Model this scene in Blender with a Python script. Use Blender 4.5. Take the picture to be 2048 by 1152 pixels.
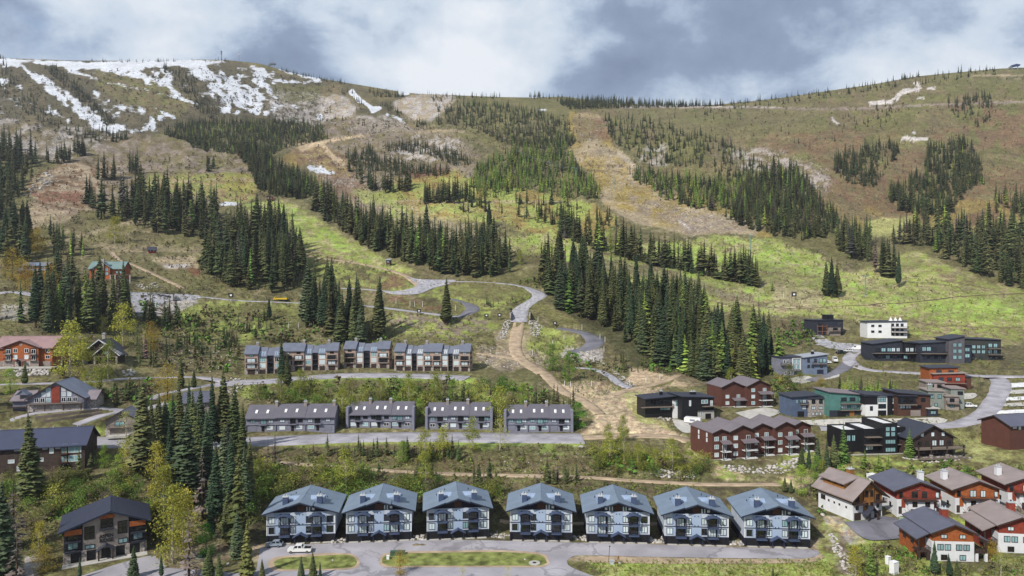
import bpy, bmesh, math, random
import numpy as np
from mathutils import Vector, Matrix, geometry
R = math.radians
F = 1365.33            # focal length in pixels of the 2048-wide frame (24 mm equivalent)
CAMZ = 100.0
scene = bpy.context.scene
for o in list(bpy.data.objects): bpy.data.objects.remove(o)
col = scene.collection

# ------------------------------------------------------------------ camera
cam_d = bpy.data.cameras.new('camera'); cam_d.lens = 24.0; cam_d.sensor_width = 36.0
cam_d.clip_start = 1.0; cam_d.clip_end = 20000.0
cam = bpy.data.objects.new('camera', cam_d); col.objects.link(cam)
cam.location = (0, 0, CAMZ); cam.rotation_euler = (R(90), 0, 0)
scene.camera = cam

# ------------------------------------------------------------------ sun, sky, exposure
SUN_EL, SUN_AZ = R(43), R(-138)        # azimuth from +Y (view direction), clockwise; sun stands left, a little behind the camera
sd = Vector((math.sin(SUN_AZ) * math.cos(SUN_EL), math.cos(SUN_AZ) * math.cos(SUN_EL), math.sin(SUN_EL)))
sun_d = bpy.data.lights.new('sun', 'SUN'); sun_d.energy = 3.7; sun_d.angle = R(1.6); sun_d.color = (1.0, 0.94, 0.85)
sun = bpy.data.objects.new('sun', sun_d); col.objects.link(sun)
sun.rotation_euler = (-sd).to_track_quat('-Z', 'Y').to_euler(); sun.location = (-200, -100, 500)
w = bpy.data.worlds.new('World'); scene.world = w; w.use_nodes = True
nt = w.node_tree; N = nt.nodes; L = nt.links
bg = N['Background']; bg.inputs['Strength'].default_value = 0.1
def wn(t, **k):
    n = N.new(t)
    for a, b in k.items(): setattr(n, a, b)
    return n
sky = wn('ShaderNodeTexSky', sky_type='NISHITA', sun_disc=False, sun_elevation=SUN_EL, sun_rotation=SUN_AZ, altitude=1400)
tc = wn('ShaderNodeTexCoord')
sep = wn('ShaderNodeSeparateXYZ'); L.new(tc.outputs['Generated'], sep.inputs[0])
zc = wn('ShaderNodeMath', operation='MAXIMUM'); L.new(sep.outputs['Z'], zc.inputs[0]); zc.inputs[1].default_value = 0.0
za = wn('ShaderNodeMath', operation='ADD'); L.new(zc.outputs[0], za.inputs[0]); za.inputs[1].default_value = 0.55
dx = wn('ShaderNodeMath', operation='DIVIDE'); L.new(sep.outputs['X'], dx.inputs[0]); L.new(za.outputs[0], dx.inputs[1])
dy = wn('ShaderNodeMath', operation='DIVIDE'); L.new(sep.outputs['Y'], dy.inputs[0]); L.new(za.outputs[0], dy.inputs[1])
cmb = wn('ShaderNodeCombineXYZ'); L.new(dx.outputs[0], cmb.inputs[0]); L.new(dy.outputs[0], cmb.inputs[1])
SKY_OFF = (2.3, 6.1, 0.2)
mp = wn('ShaderNodeMapping'); L.new(cmb.outputs[0], mp.inputs[0]); mp.inputs['Location'].default_value = SKY_OFF
n1 = wn('ShaderNodeTexNoise'); L.new(mp.outputs[0], n1.inputs['Vector'])
n1.inputs['Scale'].default_value = 1.9; n1.inputs['Detail'].default_value = 3; n1.inputs['Roughness'].default_value = 0.5; n1.inputs['Distortion'].default_value = 0.1
n3 = wn('ShaderNodeTexNoise'); L.new(mp.outputs[0], n3.inputs['Vector'])
n3.inputs['Scale'].default_value = 5.2; n3.inputs['Detail'].default_value = 10; n3.inputs['Roughness'].default_value = 0.6; n3.inputs['Distortion'].default_value = 0.15
bl_ = wn('ShaderNodeMath', operation='MULTIPLY_ADD'); L.new(n3.outputs['Fac'], bl_.inputs[0]); bl_.inputs[1].default_value = 0.46; L.new(n1.outputs['Fac'], bl_.inputs[2])
rp = wn('ShaderNodeValToRGB'); L.new(bl_.outputs[0], rp.inputs[0])
el = rp.color_ramp.elements
el[0].position = 0.60; el[0].color = (1.2, 1.6, 2.3, 1)
el[1].position = 0.865; el[1].color = (5.5, 5.75, 6.1, 1)
e = el.new(0.695); e.color = (1.75, 2.25, 3.15, 1)
e = el.new(0.735); e.color = (2.7, 3.3, 4.25, 1)
e = el.new(0.77); e.color = (3.8, 4.4, 5.15, 1)
n2 = wn('ShaderNodeTexNoise'); L.new(mp.outputs[0], n2.inputs['Vector'])
n2.inputs['Scale'].default_value = 2.6; n2.inputs['Detail'].default_value = 5; n2.inputs['Roughness'].default_value = 0.5
r2 = wn('ShaderNodeValToRGB'); L.new(n2.outputs['Fac'], r2.inputs[0])
r2.color_ramp.elements[0].position = 0.26; r2.color_ramp.elements[0].color = (0.25, 0.25, 0.25, 1)
r2.color_ramp.elements[1].position = 0.34; r2.color_ramp.elements[1].color = (1, 1, 1, 1)
mx = wn('ShaderNodeMix', data_type='RGBA')
L.new(r2.outputs[0], mx.inputs[0]); L.new(sky.outputs[0], mx.inputs[6]); L.new(rp.outputs[0], mx.inputs[7])
L.new(mx.outputs[2], bg.inputs['Color'])
scene.view_settings.view_transform = 'Standard'; scene.view_settings.look = 'None'
scene.view_settings.exposure = 0.65; scene.view_settings.gamma = 1.0; scene.view_settings.use_curve_mapping = False
scene.cycles.max_bounces = 6; scene.cycles.diffuse_bounces = 2; scene.cycles.glossy_bounces = 2
scene.cycles.transparent_max_bounces = 4; scene.cycles.volume_bounces = 0

# ------------------------------------------------------------------ helpers
def lin(c):
    return tuple((x / 255 / 12.92) if x / 255 <= 0.04045 else ((x / 255 + 0.055) / 1.055) ** 2.4 for x in c)
KALB = 0.82
def S(r, g, b, k=KALB):
    return tuple(v * k for v in lin((r, g, b)))
_m = {}
def mat(name, rgb, rough=0.8, spec=0.3, var=0.12, scale=0.5, bump=0.0, bscale=6.0, obj_var=0.0, metal=0.0, seams=None, alpha=None):
    """plain procedural surface: noise in the colour, noise relief, optional seams (axis, spacing)"""
    if name in _m: return _m[name]
    m = bpy.data.materials.new(name); m.use_nodes = True; _m[name] = m
    t = m.node_tree; b = t.nodes['Principled BSDF']
    b.inputs['Roughness'].default_value = rough; b.inputs['Specular IOR Level'].default_value = spec; b.inputs['Metallic'].default_value = metal
    co = t.nodes.new('ShaderNodeTexCoord')
    n = t.nodes.new('ShaderNodeTexNoise'); n.inputs['Scale'].default_value = scale; n.inputs['Detail'].default_value = 6
    t.links.new(co.outputs['Object'], n.inputs['Vector'])
    rm = t.nodes.new('ShaderNodeMapRange'); t.links.new(n.outputs['Fac'], rm.inputs[0])
    rm.inputs[1].default_value = 0.3; rm.inputs[2].default_value = 0.7
    rm.inputs[3].default_value = 1 - var * 1.6; rm.inputs[4].default_value = 1 + var
    val = rm.outputs[0]
    if obj_var:
        oi = t.nodes.new('ShaderNodeObjectInfo')
        r3 = t.nodes.new('ShaderNodeMapRange'); t.links.new(oi.outputs['Random'], r3.inputs[0])
        r3.inputs[3].default_value = 1 - obj_var; r3.inputs[4].default_value = 1 + obj_var
        mu = t.nodes.new('ShaderNodeMath'); mu.operation = 'MULTIPLY'
        t.links.new(val, mu.inputs[0]); t.links.new(r3.outputs[0], mu.inputs[1]); val = mu.outputs[0]
    vm = t.nodes.new('ShaderNodeVectorMath'); vm.operation = 'SCALE'
    vm.inputs[0].default_value = rgb; t.links.new(val, vm.inputs['Scale'])
    t.links.new(vm.outputs[0], b.inputs['Base Color'])
    h = None
    if bump:
        n3 = t.nodes.new('ShaderNodeTexNoise'); n3.inputs['Scale'].default_value = bscale; n3.inputs['Detail'].default_value = 4
        t.links.new(co.outputs['Object'], n3.inputs['Vector']); h = n3.outputs['Fac']
    if seams:
        wv = t.nodes.new('ShaderNodeTexWave'); wv.bands_direction = seams[0]; wv.wave_profile = 'SAW'
        wv.inputs['Scale'].default_value = 0.314 / seams[1]; wv.inputs['Distortion'].default_value = 0
        t.links.new(co.outputs['Object'], wv.inputs['Vector'])
        pw = t.nodes.new('ShaderNodeMath'); pw.operation = 'POWER'; pw.inputs[1].default_value = 6
        t.links.new(wv.outputs['Fac'], pw.inputs[0]); h = pw.outputs[0]; bump = max(bump, 0.35)
    if h is not None:
        bp = t.nodes.new('ShaderNodeBump'); bp.inputs['Strength'].default_value = bump; bp.inputs['Distance'].default_value = 0.1
        t.links.new(h, bp.inputs['Height']); t.links.new(bp.outputs[0], b.inputs['Normal'])
    return m
def tag(o, label=None, cat=None, group=None, kind=None):
    if label: o['label'] = label
    if cat: o['category'] = cat
    if group: o['group'] = group
    if kind: o['kind'] = kind
    return o
def obj(name, mesh, parent=None, loc=None):
    o = bpy.data.objects.new(name, mesh); col.objects.link(o)
    if parent is not None: o.parent = parent
    if loc is not None: o.location = loc
    return o
def empty(name, loc, rz=0.0, s=1.0):
    o = bpy.data.objects.new(name, None); col.objects.link(o)
    o.location = loc; o.rotation_euler = (0, 0, rz); o.scale = (s, s, s); o.empty_display_size = 0.5
    return o
def npmesh(name, verts, faces, mats, smooth=False, tint=None, mi=None):
    """verts (n,3), faces (m,3) or (m,4) -> mesh, fast"""
    verts = np.asarray(verts, np.float32); faces = np.asarray(faces, np.int32)
    me = bpy.data.meshes.new(name); k = faces.shape[1]
    me.vertices.add(len(verts)); me.vertices.foreach_set('co', verts.ravel())
    me.loops.add(faces.size); me.loops.foreach_set('vertex_index', faces.ravel())
    me.polygons.add(len(faces)); me.polygons.foreach_set('loop_start', np.arange(0, faces.size, k, dtype=np.int32))
    try: me.polygons.foreach_set('loop_total', np.full(len(faces), k, np.int32))
    except Exception: pass
    if smooth: me.polygons.foreach_set('use_smooth', np.ones(len(faces), bool))
    for m in mats: me.materials.append(m)
    if mi is not None: me.polygons.foreach_set('material_index', np.asarray(mi, np.int32))
    me.update(calc_edges=True)
    if tint is not None:
        a = me.color_attributes.new('tint', 'FLOAT_COLOR', 'POINT')
        t4 = np.ones((len(verts), 4), np.float32); t4[:, :3] = tint
        a.data.foreach_set('color', t4.ravel())
    return me
class MB:
    """collects boxes, prisms and bars; build() links them as ONE mesh object"""
    def __init__(s): s.v = []; s.f = []
    def poly(s, pts, faces):
        b = len(s.v); s.v += [tuple(p) for p in pts]; s.f += [tuple(i + b for i in f) for f in faces]; return s
    def box(s, x0, x1, y0, y1, z0, z1):
        return s.poly([(x0,y0,z0),(x1,y0,z0),(x1,y1,z0),(x0,y1,z0),(x0,y0,z1),(x1,y0,z1),(x1,y1,z1),(x0,y1,z1)],
                      [(0,3,2,1),(4,5,6,7),(0,1,5,4),(1,2,6,5),(2,3,7,6),(3,0,4,7)])
    def bar(s, a, b, r, n=6, r2=None):
        a = Vector(a); b = Vector(b); d = (b - a).normalized(); u = d.orthogonal().normalized(); v = d.cross(u)
        r2 = r if r2 is None else r2; p = []
        for c, rr in ((a, r), (b, r2)):
            for i in range(n):
                t = 2 * math.pi * i / n; p.append(c + (u * math.cos(t) + v * math.sin(t)) * rr)
        f = [(i, (i + 1) % n, n + (i + 1) % n, n + i) for i in range(n)] + [tuple(range(n - 1, -1, -1)), tuple(range(n, 2 * n))]
        return s.poly(p, f)
    def prism(s, outline, y0, y1, axis='y'):
        """outline of (a, z) pairs extruded along y (a is x) or along x (a is y)"""
        n = len(outline)
        P = [(a, y0, z) for a, z in outline] + [(a, y1, z) for a, z in outline]
        if axis == 'x': P = [(y, a, z) for a, y, z in P]
        f = [tuple(range(n)), tuple(range(2 * n - 1, n - 1, -1))] + [(i + n, (i + 1) % n + n, (i + 1) % n, i)[::1] for i in range(n)]
        return s.poly(P, f)
    def mesh(s, name, m):
        me = bpy.data.meshes.new(name); me.from_pydata(s.v, [], s.f)
        bm = bmesh.new(); bm.from_mesh(me); bmesh.ops.recalc_face_normals(bm, faces=bm.faces); bm.to_mesh(me); bm.free()
        me.materials.append(m); return me
    def build(s, name, m, parent=None, loc=None):
        return obj(name, s.mesh(name, m), parent, loc)

# ------------------------------------------------------------------ terrain: distance of the hillside along each view column
_rng = np.random.RandomState(7)
_LAT = _rng.rand(256, 256)
def vnoise(x, y):
    xi = np.floor(x).astype(int); yi = np.floor(y).astype(int); fx = x - xi; fy = y - yi
    fx = fx * fx * (3 - 2 * fx); fy = fy * fy * (3 - 2 * fy)
    a = _LAT[xi & 255, yi & 255]; b = _LAT[(xi + 1) & 255, yi & 255]; c = _LAT[xi & 255, (yi + 1) & 255]; d = _LAT[(xi + 1) & 255, (yi + 1) & 255]
    return (a * (1 - fx) + b * fx) * (1 - fy) + (c * (1 - fx) + d * fx) * fy
def fbm(x, y, o=4, g=0.5):
    s = 0; a = 1; t = 0
    for i in range(o):
        s = s + a * vnoise(x + 17.3 * i, y + 9.1 * i); t += a; a *= g; x = x * 2.03; y = y * 2.03
    return s / t
COLS = {
 -600: [(1320,137),(1152,165),(1100,178),(1000,198),(950,210),(870,236),(815,255),(733,290),(650,340),(580,400),(500,480),(400,600),(330,740),(250,940),(180,1150),(100,1450)],
 100:  [(1320,137),(1152,170),(1090,187),(1000,203),(955,214),(870,245),(815,260),(765,284),(733,300),(650,350),(580,420),(500,510),(400,650),(330,800),(250,1010),(180,1220),(100,1470)],
 330:  [(1320,137),(1152,170),(1090,189),(1000,208),(930,226),(868,252),(800,285),(765,310),(733,330),(680,385),(620,430),(580,455),(520,520),(450,610),(400,700),(330,840),(250,1060),(180,1260),(100,1480)],
 600:  [(1320,137),(1152,171),(1090,190),(1050,199),(1000,212),(960,226),(930,238),(890,250),(862,275),(830,287),(800,300),(765,317),(745,355),(690,402),(640,440),(600,470),(550,520),(500,580),(450,660),(400,760),(350,880),(300,1020),(250,1200),(200,1350),(140,1500)],
 1000: [(1320,137),(1152,171),(1090,190),(1050,199),(1000,212),(960,226),(930,238),(890,250),(862,275),(830,287),(800,300),(765,317),(745,355),(690,402),(640,440),(600,470),(550,520),(500,580),(450,660),(400,760),(350,880),(300,1020),(250,1180),(190,1420)],
 1250: [(1320,137),(1152,171),(1090,190),(1050,199),(1000,212),(960,226),(930,236),(890,252),(860,272),(830,290),(800,308),(750,355),(690,405),(640,445),(600,480),(550,530),(500,600),(450,690),(400,790),(350,900),(300,1030),(250,1180),(210,1400)],
 1500: [(1320,137),(1152,171),(1090,190),(1050,200),(1000,213),(950,230),(922,243),(860,272),(800,308),(750,350),(700,395),(640,445),(580,520),(500,620),(450,700),(400,790),(350,890),(300,1000),(250,1130),(200,1300)],
 1850: [(1320,137),(1152,168),(1110,178),(1040,197),(1000,206),(950,223),(905,238),(833,268),(780,308),(745,340),(722,360),(675,400),(640,440),(580,520),(500,630),(400,790),(300,960),(200,1160),(130,1340)],
 2048: [(1320,137),(1152,168),(1110,178),(1040,197),(1000,206),(950,223),(905,238),(833,268),(780,306),(745,338),(722,358),(675,400),(640,440),(580,520),(500,620),(400,770),(300,930),(200,1120),(130,1290)],
 2700: [(1320,137),(1152,168),(1040,197),(1000,206),(905,238),(833,268),(745,330),(675,390),(580,490),(500,570),(400,690),(300,830),(200,1000),(120,1150)]}
SKYLINE = [(-600,112),(0,116),(150,121),(300,122),(400,119),(455,120),(520,127),(600,150),(660,160),(720,170),(780,180),(830,187),(900,190),(1000,194),(1060,195),(1130,193),(1180,200),(1250,207),(1340,212),(1420,210),(1490,204),(1560,196),(1640,184),(1750,168),(1830,153),(1900,146),(2000,137),(2048,135),(2700,118)]
_pys = np.arange(1320.0, 60.0, -4.0); _us = np.arange(-600.0, 2701.0, 20.0)
def _smooth(a, s, axis):
    k = np.exp(-0.5 * (np.arange(-3 * s, 3 * s + 1) / s) ** 2); k /= k.sum()
    p = [(0, 0)] * 2; p[axis] = (3 * s, 3 * s); a = np.pad(a, p, mode='edge')
    return np.apply_along_axis(lambda v: np.convolve(v, k, 'valid'), axis, a)
_tab = []
_ck = sorted(COLS)
for c in _ck:
    q = COLS[c]; p = np.array([a for a, b in q][::-1], float); d = np.log([b for a, b in q][::-1])
    v = np.interp(_pys, p, d)
    sl = (d[1] - d[0]) / (p[1] - p[0]); v = np.where(_pys < p[0], d[0] + sl * (_pys - p[0]), v); _tab.append(v)
_tab = np.array(_tab); TAB = np.array([[np.interp(u, _ck, _tab[:, j]) for j in range(len(_pys))] for u in _us])
TAB = _smooth(TAB, 3, 1); TAB = _smooth(TAB, 3, 0)
NR, NB = 470, 14
U = np.concatenate([np.arange(-600, -60, 20.0), np.arange(-60, 2110, 2.5), np.arange(2110, 2701, 20.0)])
_skx = [a for a, b in SKYLINE]; _sky = [b for a, b in SKYLINE]
SKY = np.interp(U, _skx, _sky); _k = np.ones(9) / 9; SKY[40:-40] = np.convolve(SKY, _k, 'same')[40:-40]
GT = np.linspace(0, 1, NR)
GPY = 1320 - GT[None, :] * (1320 - SKY[:, None])          # nominal picture row of each terrain node
def _lookup(u, py):
    a = np.clip((u + 600) / 20.0, 0, len(_us) - 1.001); i = a.astype(int); a = a - i
    b = np.clip((1320.0 - py) / 4.0, 0, len(_pys) - 1.001); j = b.astype(int); b = b - j
    return np.exp((TAB[i, j] * (1 - a) + TAB[i + 1, j] * a) * (1 - b) + (TAB[i, j + 1] * (1 - a) + TAB[i + 1, j + 1] * a) * b)
GY = _lookup(np.repeat(U[:, None], NR, 1), GPY)
GX = (U[:, None] - 1024) / F * GY
GZ = CAMZ + (576 - GPY) / F * GY
def sstep(a, b, x):
    t = np.clip((x - a) / (b - a), 0, 1); return t * t * (3 - 2 * t)
def relief(X, Y):
    near = (fbm(X / 14.0, Y / 14.0, 4) - 0.5) * 1.3 * sstep(205, 300, Y)
    far = (fbm(X / 70.0 + 3, Y / 70.0, 4, 0.55) - 0.5) * 30 * sstep(480, 1000, Y) + (fbm(X / 22.0 + 8, Y / 30.0, 3) - .5) * 5 * sstep(480, 800, Y)
    return near + far
GZ = GZ + relief(GX, GY) * sstep(0, 70, GPY - SKY[:, None])
GP = np.minimum.accumulate(576 - (GZ - CAMZ) / GY * F, axis=1)   # picture row really shown, nearest first
def ground(px, py):
    """the point of the hillside that shows at this place of the photograph"""
    a = np.interp(px, U, np.arange(len(U))); i = min(int(a), len(U) - 2); a -= i
    r = []
    for k in (i, i + 1):
        r.append(np.interp(-py, -GP[k], GY[k]))
    Y = r[0] * (1 - a) + r[1] * a
    X = (px - 1024) / F * Y
    return Vector((X, Y, zat(X, Y)))
def zat(X, Y):
    u = X / max(Y, 1.0) * F + 1024; a = np.interp(u, U, np.arange(len(U))); i = min(int(a), len(U) - 2); a -= i
    return float(np.interp(Y, GY[i], GZ[i]) * (1 - a) + np.interp(Y, GY[i + 1], GZ[i + 1]) * a)
PADS = []   # (x, y, rz, x0, x1, y0, y1, z)

# ------------------------------------------------------------------ building kit (local x along the front, y away from the viewer, z up)
def roofm(name, rgb, var=0.08, rough=0.45, ax='X', sp=0.45): return mat(name, rgb, rough, 0.5, var, 0.35, seams=(ax, sp))
M_NAVY = mat('navy_trim', S(38, 46, 66), 0.6)
M_CONDO = mat('pale_blue_stucco', S(182, 192, 207), 0.85, bump=0.1, bscale=20, var=0.05)
M_CONDO2 = mat('powder_blue_panel', S(156, 174, 200), 0.85, var=0.04)
M_CROOF = roofm('steel_blue_roof', S(112, 128, 148), ax='Y', sp=0.5)
M_CSADDLE = roofm('pale_blue_saddle', S(150, 170, 198), ax='Y', sp=0.6)
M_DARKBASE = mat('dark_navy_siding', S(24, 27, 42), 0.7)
M_BROWNSID = mat('brown_siding', S(82, 56, 46), 0.8)
M_CHIM = mat('slate_blue_chimney', S(66, 80, 110), 0.8)
M_CAP = mat('pale_metal_cap', S(200, 205, 210), 0.4, metal=0.3)
M_CONC = mat('concrete', S(178, 176, 172), 0.9, bump=0.2)
M_RAIL = mat('dark_railing', S(36, 34, 38), 0.6)
M_PALE = mat('pale_curtained_glass', S(206, 220, 226, 0.82), 0.08, 0.8, 0.1, 0.3, obj_var=0.16)
M_TEAL = mat('sky_tinted_glass', S(150, 190, 196, 0.7), 0.06, 0.9, 0.1, 0.3, obj_var=0.2)
M_DARK = mat('dark_glass', S(30, 34, 38), 0.06, 0.9, 0.2, 0.3, obj_var=0.4)
M_WHITE = mat('white_paint', S(228, 230, 232), 0.7, var=0.05)
M_WSTUC = mat('white_stucco', S(214, 216, 220), 0.85, bump=0.15, bscale=12, var=0.06)
M_BLACK = mat('black_metal', S(30, 30, 34), 0.5)
M_STONE = mat('stone_veneer', S(168, 160, 154), 0.9, var=0.45, scale=2.2, bump=0.8, bscale=3)
M_TAUPE = mat('taupe_siding', S(148, 138, 132), 0.8, seams=('Z', 0.3))
M_GREYSID = mat('grey_siding', S(128, 130, 146), 0.8, seams=('Z', 0.3))
M_BROWNTH = mat('warm_taupe_siding', S(172, 150, 138), 0.85, seams=('Z', 0.3), var=0.08)
M_OCHRE = mat('ochre_wood', S(150, 102, 52), 0.75, var=0.2, scale=1.2)
M_RUST = mat('rust_red_wood', S(138, 60, 44), 0.75, var=0.18, scale=1.2)
M_ORANGE = mat('orange_brown_wood', S(158, 88, 46), 0.75, var=0.18, scale=1.2)
M_RED = mat('brick_red_siding', S(92, 57, 48), 0.8, seams=('Z', 0.35), var=0.1)
M_DKWOOD = mat('dark_timber', S(62, 48, 44), 0.8, var=0.2)
M_OLDWOOD = mat('weathered_brown_board', S(70, 58, 52), 0.85, seams=('X', 0.35), var=0.3, scale=0.8)
M_CHAR = mat('charcoal_siding', S(48, 52, 64), 0.75, seams=('Z', 0.3))
M_DECK = mat('deck_boards', S(128, 116, 106), 0.85)
M_LOG = mat('orange_log_wall', S(168, 92, 52), 0.75, seams=('Z', 0.4), var=0.2)
RF_NAVY = roofm('navy_metal_roof', S(48, 56, 84), rough=.6); RF_NAVY2 = roofm('dark_navy_metal_roof', S(34, 40, 62), rough=.6); RF_DARK = roofm('charcoal_roof', S(48, 52, 66), rough=0.6)
RF_PURP = roofm('mauve_grey_roof', S(128, 118, 124)); RF_SLATE = roofm('slate_grey_roof', S(88, 90, 106))
RF_TAN = roofm('tan_grey_roof', S(142, 130, 128)); RF_BLUEG = roofm('blue_grey_roof', S(108, 118, 140)); RF_MAUVE = roofm('dusty_rose_roof', S(146, 118, 118))
RF_RR = roofm('brown_grey_roof', S(112, 104, 110)); M_RECESS_SHADE = mat('recess_shade_tone', S(84, 76, 72), .8); RF_GREEN = roofm('grey_green_roof', S(108, 132, 132)); RF_SILV = roofm('silver_roof', S(160, 166, 178)); RF_WHT = mat('white_membrane_roof', S(218, 220, 224), 0.8)  # the recess colour is painted shade for flat balcony panels
RF_TH = roofm('grey_blue_roof', S(104, 110, 126)); RF_ROW = roofm('dark_mauve_roof', S(98, 96, 106))
PANES = {'p': M_PALE, 't': M_TEAL, 'd': M_DARK}
_wc = {}
def _frame_mesh(w, h, mull, m, fw):
    k = ('f', round(w, 2), round(h, 2), mull, m.name, fw)
    if k not in _wc:
        b = MB(); a = w / 2
        b.box(-a, a, -0.09, 0, h - fw, h).box(-a, a, -0.09, 0, 0, fw).box(-a, -a + fw, -0.088, 0, fw, h - fw).box(a - fw, a, -0.088, 0, fw, h - fw)
        nx, nz = mull if isinstance(mull, tuple) else (mull, 1)
        for i in range(1, nx):
            x = -a + w * i / nx; b.box(x - fw * .4, x + fw * .4, -0.08, 0, fw, h - fw)
        for i in range(1, nz):
            z = h * i / nz; b.box(-a + fw, a - fw, -0.075, 0, z - fw * .4, z + fw * .4)
        _wc[k] = b.mesh('window', m)
    return _wc[k]
def _pane_mesh(w, h, m, fw):
    k = ('p', round(w, 2), round(h, 2), m.name, fw)
    if k not in _wc: _wc[k] = MB().box(-w / 2 + fw * .5, w / 2 - fw * .5, -0.035, -0.005, fw * .5, h - fw * .5).mesh('pane', m)
    return _wc[k]
RND = random.Random(11)
class House:
    def __init__(s, name, label, px, py, rot, cat='building', group=None, pad=None, dz=0.0, foot=None):
        p = ground(px, py); s.p = p; s.k = p.y / F          # metres per picture pixel here
        s.r = empty(name, (p.x, p.y, p.z + dz), R(rot)); tag(s.r, label, cat, group)
        s.rz = R(rot); s.z = p.z + dz; s.fr = M_DARKBASE; s.fw = 0.14
        if foot: PADS.append((p.x, p.y, s.rz) + tuple(foot) + (s.z,))
    def box(s, name, x0, x1, y0, y1, z0, z1, m, parent=None): return MB().box(x0, x1, y0, y1, z0, z1).build(name, m, parent or s.r)
    def win(s, face, pl, c, z, w, h, mull=2, pane='p', name='window', fr=None, parent=None):
        fr = fr or s.fr; fw = s.fw
        if isinstance(pane, str) and len(pane) > 1: pane = RND.choice(pane)
        o = obj(name, _frame_mesh(w, h, mull, fr, fw), parent or s.r)
        if face == 'f': o.location = (c, pl - 0.004, z)
        elif face == 'l': o.location = (pl - 0.004, c, z); o.rotation_euler = (0, 0, -math.pi / 2)
        elif face == 'r': o.location = (pl + 0.004, c, z); o.rotation_euler = (0, 0, math.pi / 2)
        q = obj('pane', _pane_mesh(w, h, PANES[pane], fw), o)
        return o
    def wins(s, face, pl, cs, zs, w, h, mull=2, pane='p', **k):
        for c in cs:
            for z in zs: s.win(face, pl, c, z, w, h, mull, pane, **k)
    def garage(s, face, pl, c, z, w, h, m, parent=None):
        k = ('g', w, h, m.name)
        if k not in _wc:
            b = MB(); n = 4
            for i in range(n): b.box(-w / 2, w / 2, -0.06, 0, h * i / n + 0.02, h * (i + 1) / n - 0.02)
            b.box(-w / 2, w / 2, -0.02, 0, 0, h); _wc[k] = b.mesh('garage_door', m)
        o = obj('garage_door', _wc[k], parent or s.r)
        if face == 'f': o.location = (c, pl - 0.004, z)
        elif face == 'l': o.location = (pl - 0.004, c, z); o.rotation_euler = (0, 0, -math.pi / 2)
        else: o.location = (pl + 0.004, c, z); o.rotation_euler = (0, 0, math.pi / 2)
        return o
    def gable(s, x0, x1, y0, y1, ze, zr, axis, m, wallm=None, oh=0.8, oe=0.9, th=0.3, mid=None, name='roof', fasc=None):
        """axis = direction of the ridge; ze wall-top height; zr ridge height"""
        a0, a1 = (x0, x1) if axis == 'y' else (y0, y1); b0, b1 = (y0, y1) if axis == 'y' else (x0, x1)
        c = (a0 + a1) / 2 if mid is None else mid
        sl0 = (zr - ze) / (c - a0); sl1 = (zr - ze) / (a1 - c)
        o = [(a0 - oe, ze - sl0 * oe), (c, zr), (a1 + oe, ze - sl1 * oe), (a1 + oe, ze - sl1 * oe + th), (c, zr + th), (a0 - oe, ze - sl0 * oe + th)]
        ro = MB().prism(o, b0 - oh, b1 + oh, axis).build(name, m, s.r)
        MB().prism([(c - .22, zr + th - .05), (c, zr + th + .07), (c + .22, zr + th - .05)], b0 - oh - .02, b1 + oh + .02, axis).build('ridge_cap', m, ro)
        if fasc:
            for e0, e1 in ((b0 - oh - .06, b0 - oh - .003), (b1 + oh + .003, b1 + oh + .06)):
                MB().prism([(a0 - oe, ze - sl0 * oe - .08), (c, zr - .08), (a1 + oe, ze - sl1 * oe - .08), (a1 + oe, ze - sl1 * oe + th + .02), (c, zr + th + .02), (a0 - oe, ze - sl0 * oe + th + .02)], e0, e1, axis).build('fascia', fasc, ro)
        if wallm:
            MB().prism([(a0, ze - .01), (c, zr - .02), (a1, ze - .01)], b0 + .02, b1 - .02, axis).build('gable_wall', wallm, s.r)
        return ro
    def shed(s, x0, x1, y0, y1, z0, z1, axis, m, wallm=None, oh=0.7, th=0.3, name='roof'):
        """z0 at the low-index side, z1 at the high-index side of axis"""
        a0, a1 = (x0, x1) if axis == 'x' else (y0, y1); b0, b1 = (y0, y1) if axis == 'x' else (x0, x1)
        sl = (z1 - z0) / (a1 - a0); pa = 'y' if axis == 'x' else 'x'
        ro = MB().prism([(a0 - oh, z0 - sl * oh), (a1 + oh, z1 + sl * oh), (a1 + oh, z1 + sl * oh + th), (a0 - oh, z0 - sl * oh + th)], b0 - oh, b1 + oh, pa).build(name, m, s.r)
        if wallm:
            lo = min(z0, z1) - 0.01
            MB().prism([(a0, lo - .2), (a1, lo - .2), (a1, z1 - .004), (a0, z0 - .004)], b0 + .01, b1 - .01, pa).build('upper_wall', wallm, s.r)
        return ro
    def balcony(s, x0, x1, y, z, d=1.4, rail=1.05, m=None, rm=None, name='balcony', bal=0.35, parent=None):
        m = m or M_DECK; rm = rm or M_RAIL
        o = MB().box(x0, x1, y - d, y - .004, z - .22, z).build(name, m, parent or s.r)
        b = MB(); t = .05
        b.box(x0, x1, y - d, y - d + t, z + rail - .08, z + rail).box(x0, x0 + t, y - d + t, y - .01, z + rail - .08, z + rail).box(x1 - t, x1, y - d + t, y - .01, z + rail - .08, z + rail)
        n = max(2, int((x1 - x0) / bal))
        for i in range(n + 1):
            x = x0 + .005 + (x1 - x0 - .05) * i / n; b.box(x, x + .04, y - d + .005, y - d + .045, z, z + rail - .08)
        nd = max(1, int(d / bal))
        for i in range(1, nd + 1):
            yy = y - d + d * i / (nd + 1)
            for x in (x0 + .005, x1 - .045): b.box(x, x + .04, yy, yy + .04, z, z + rail - .08)
        b.build('railing', rm, o)
        return o
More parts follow.
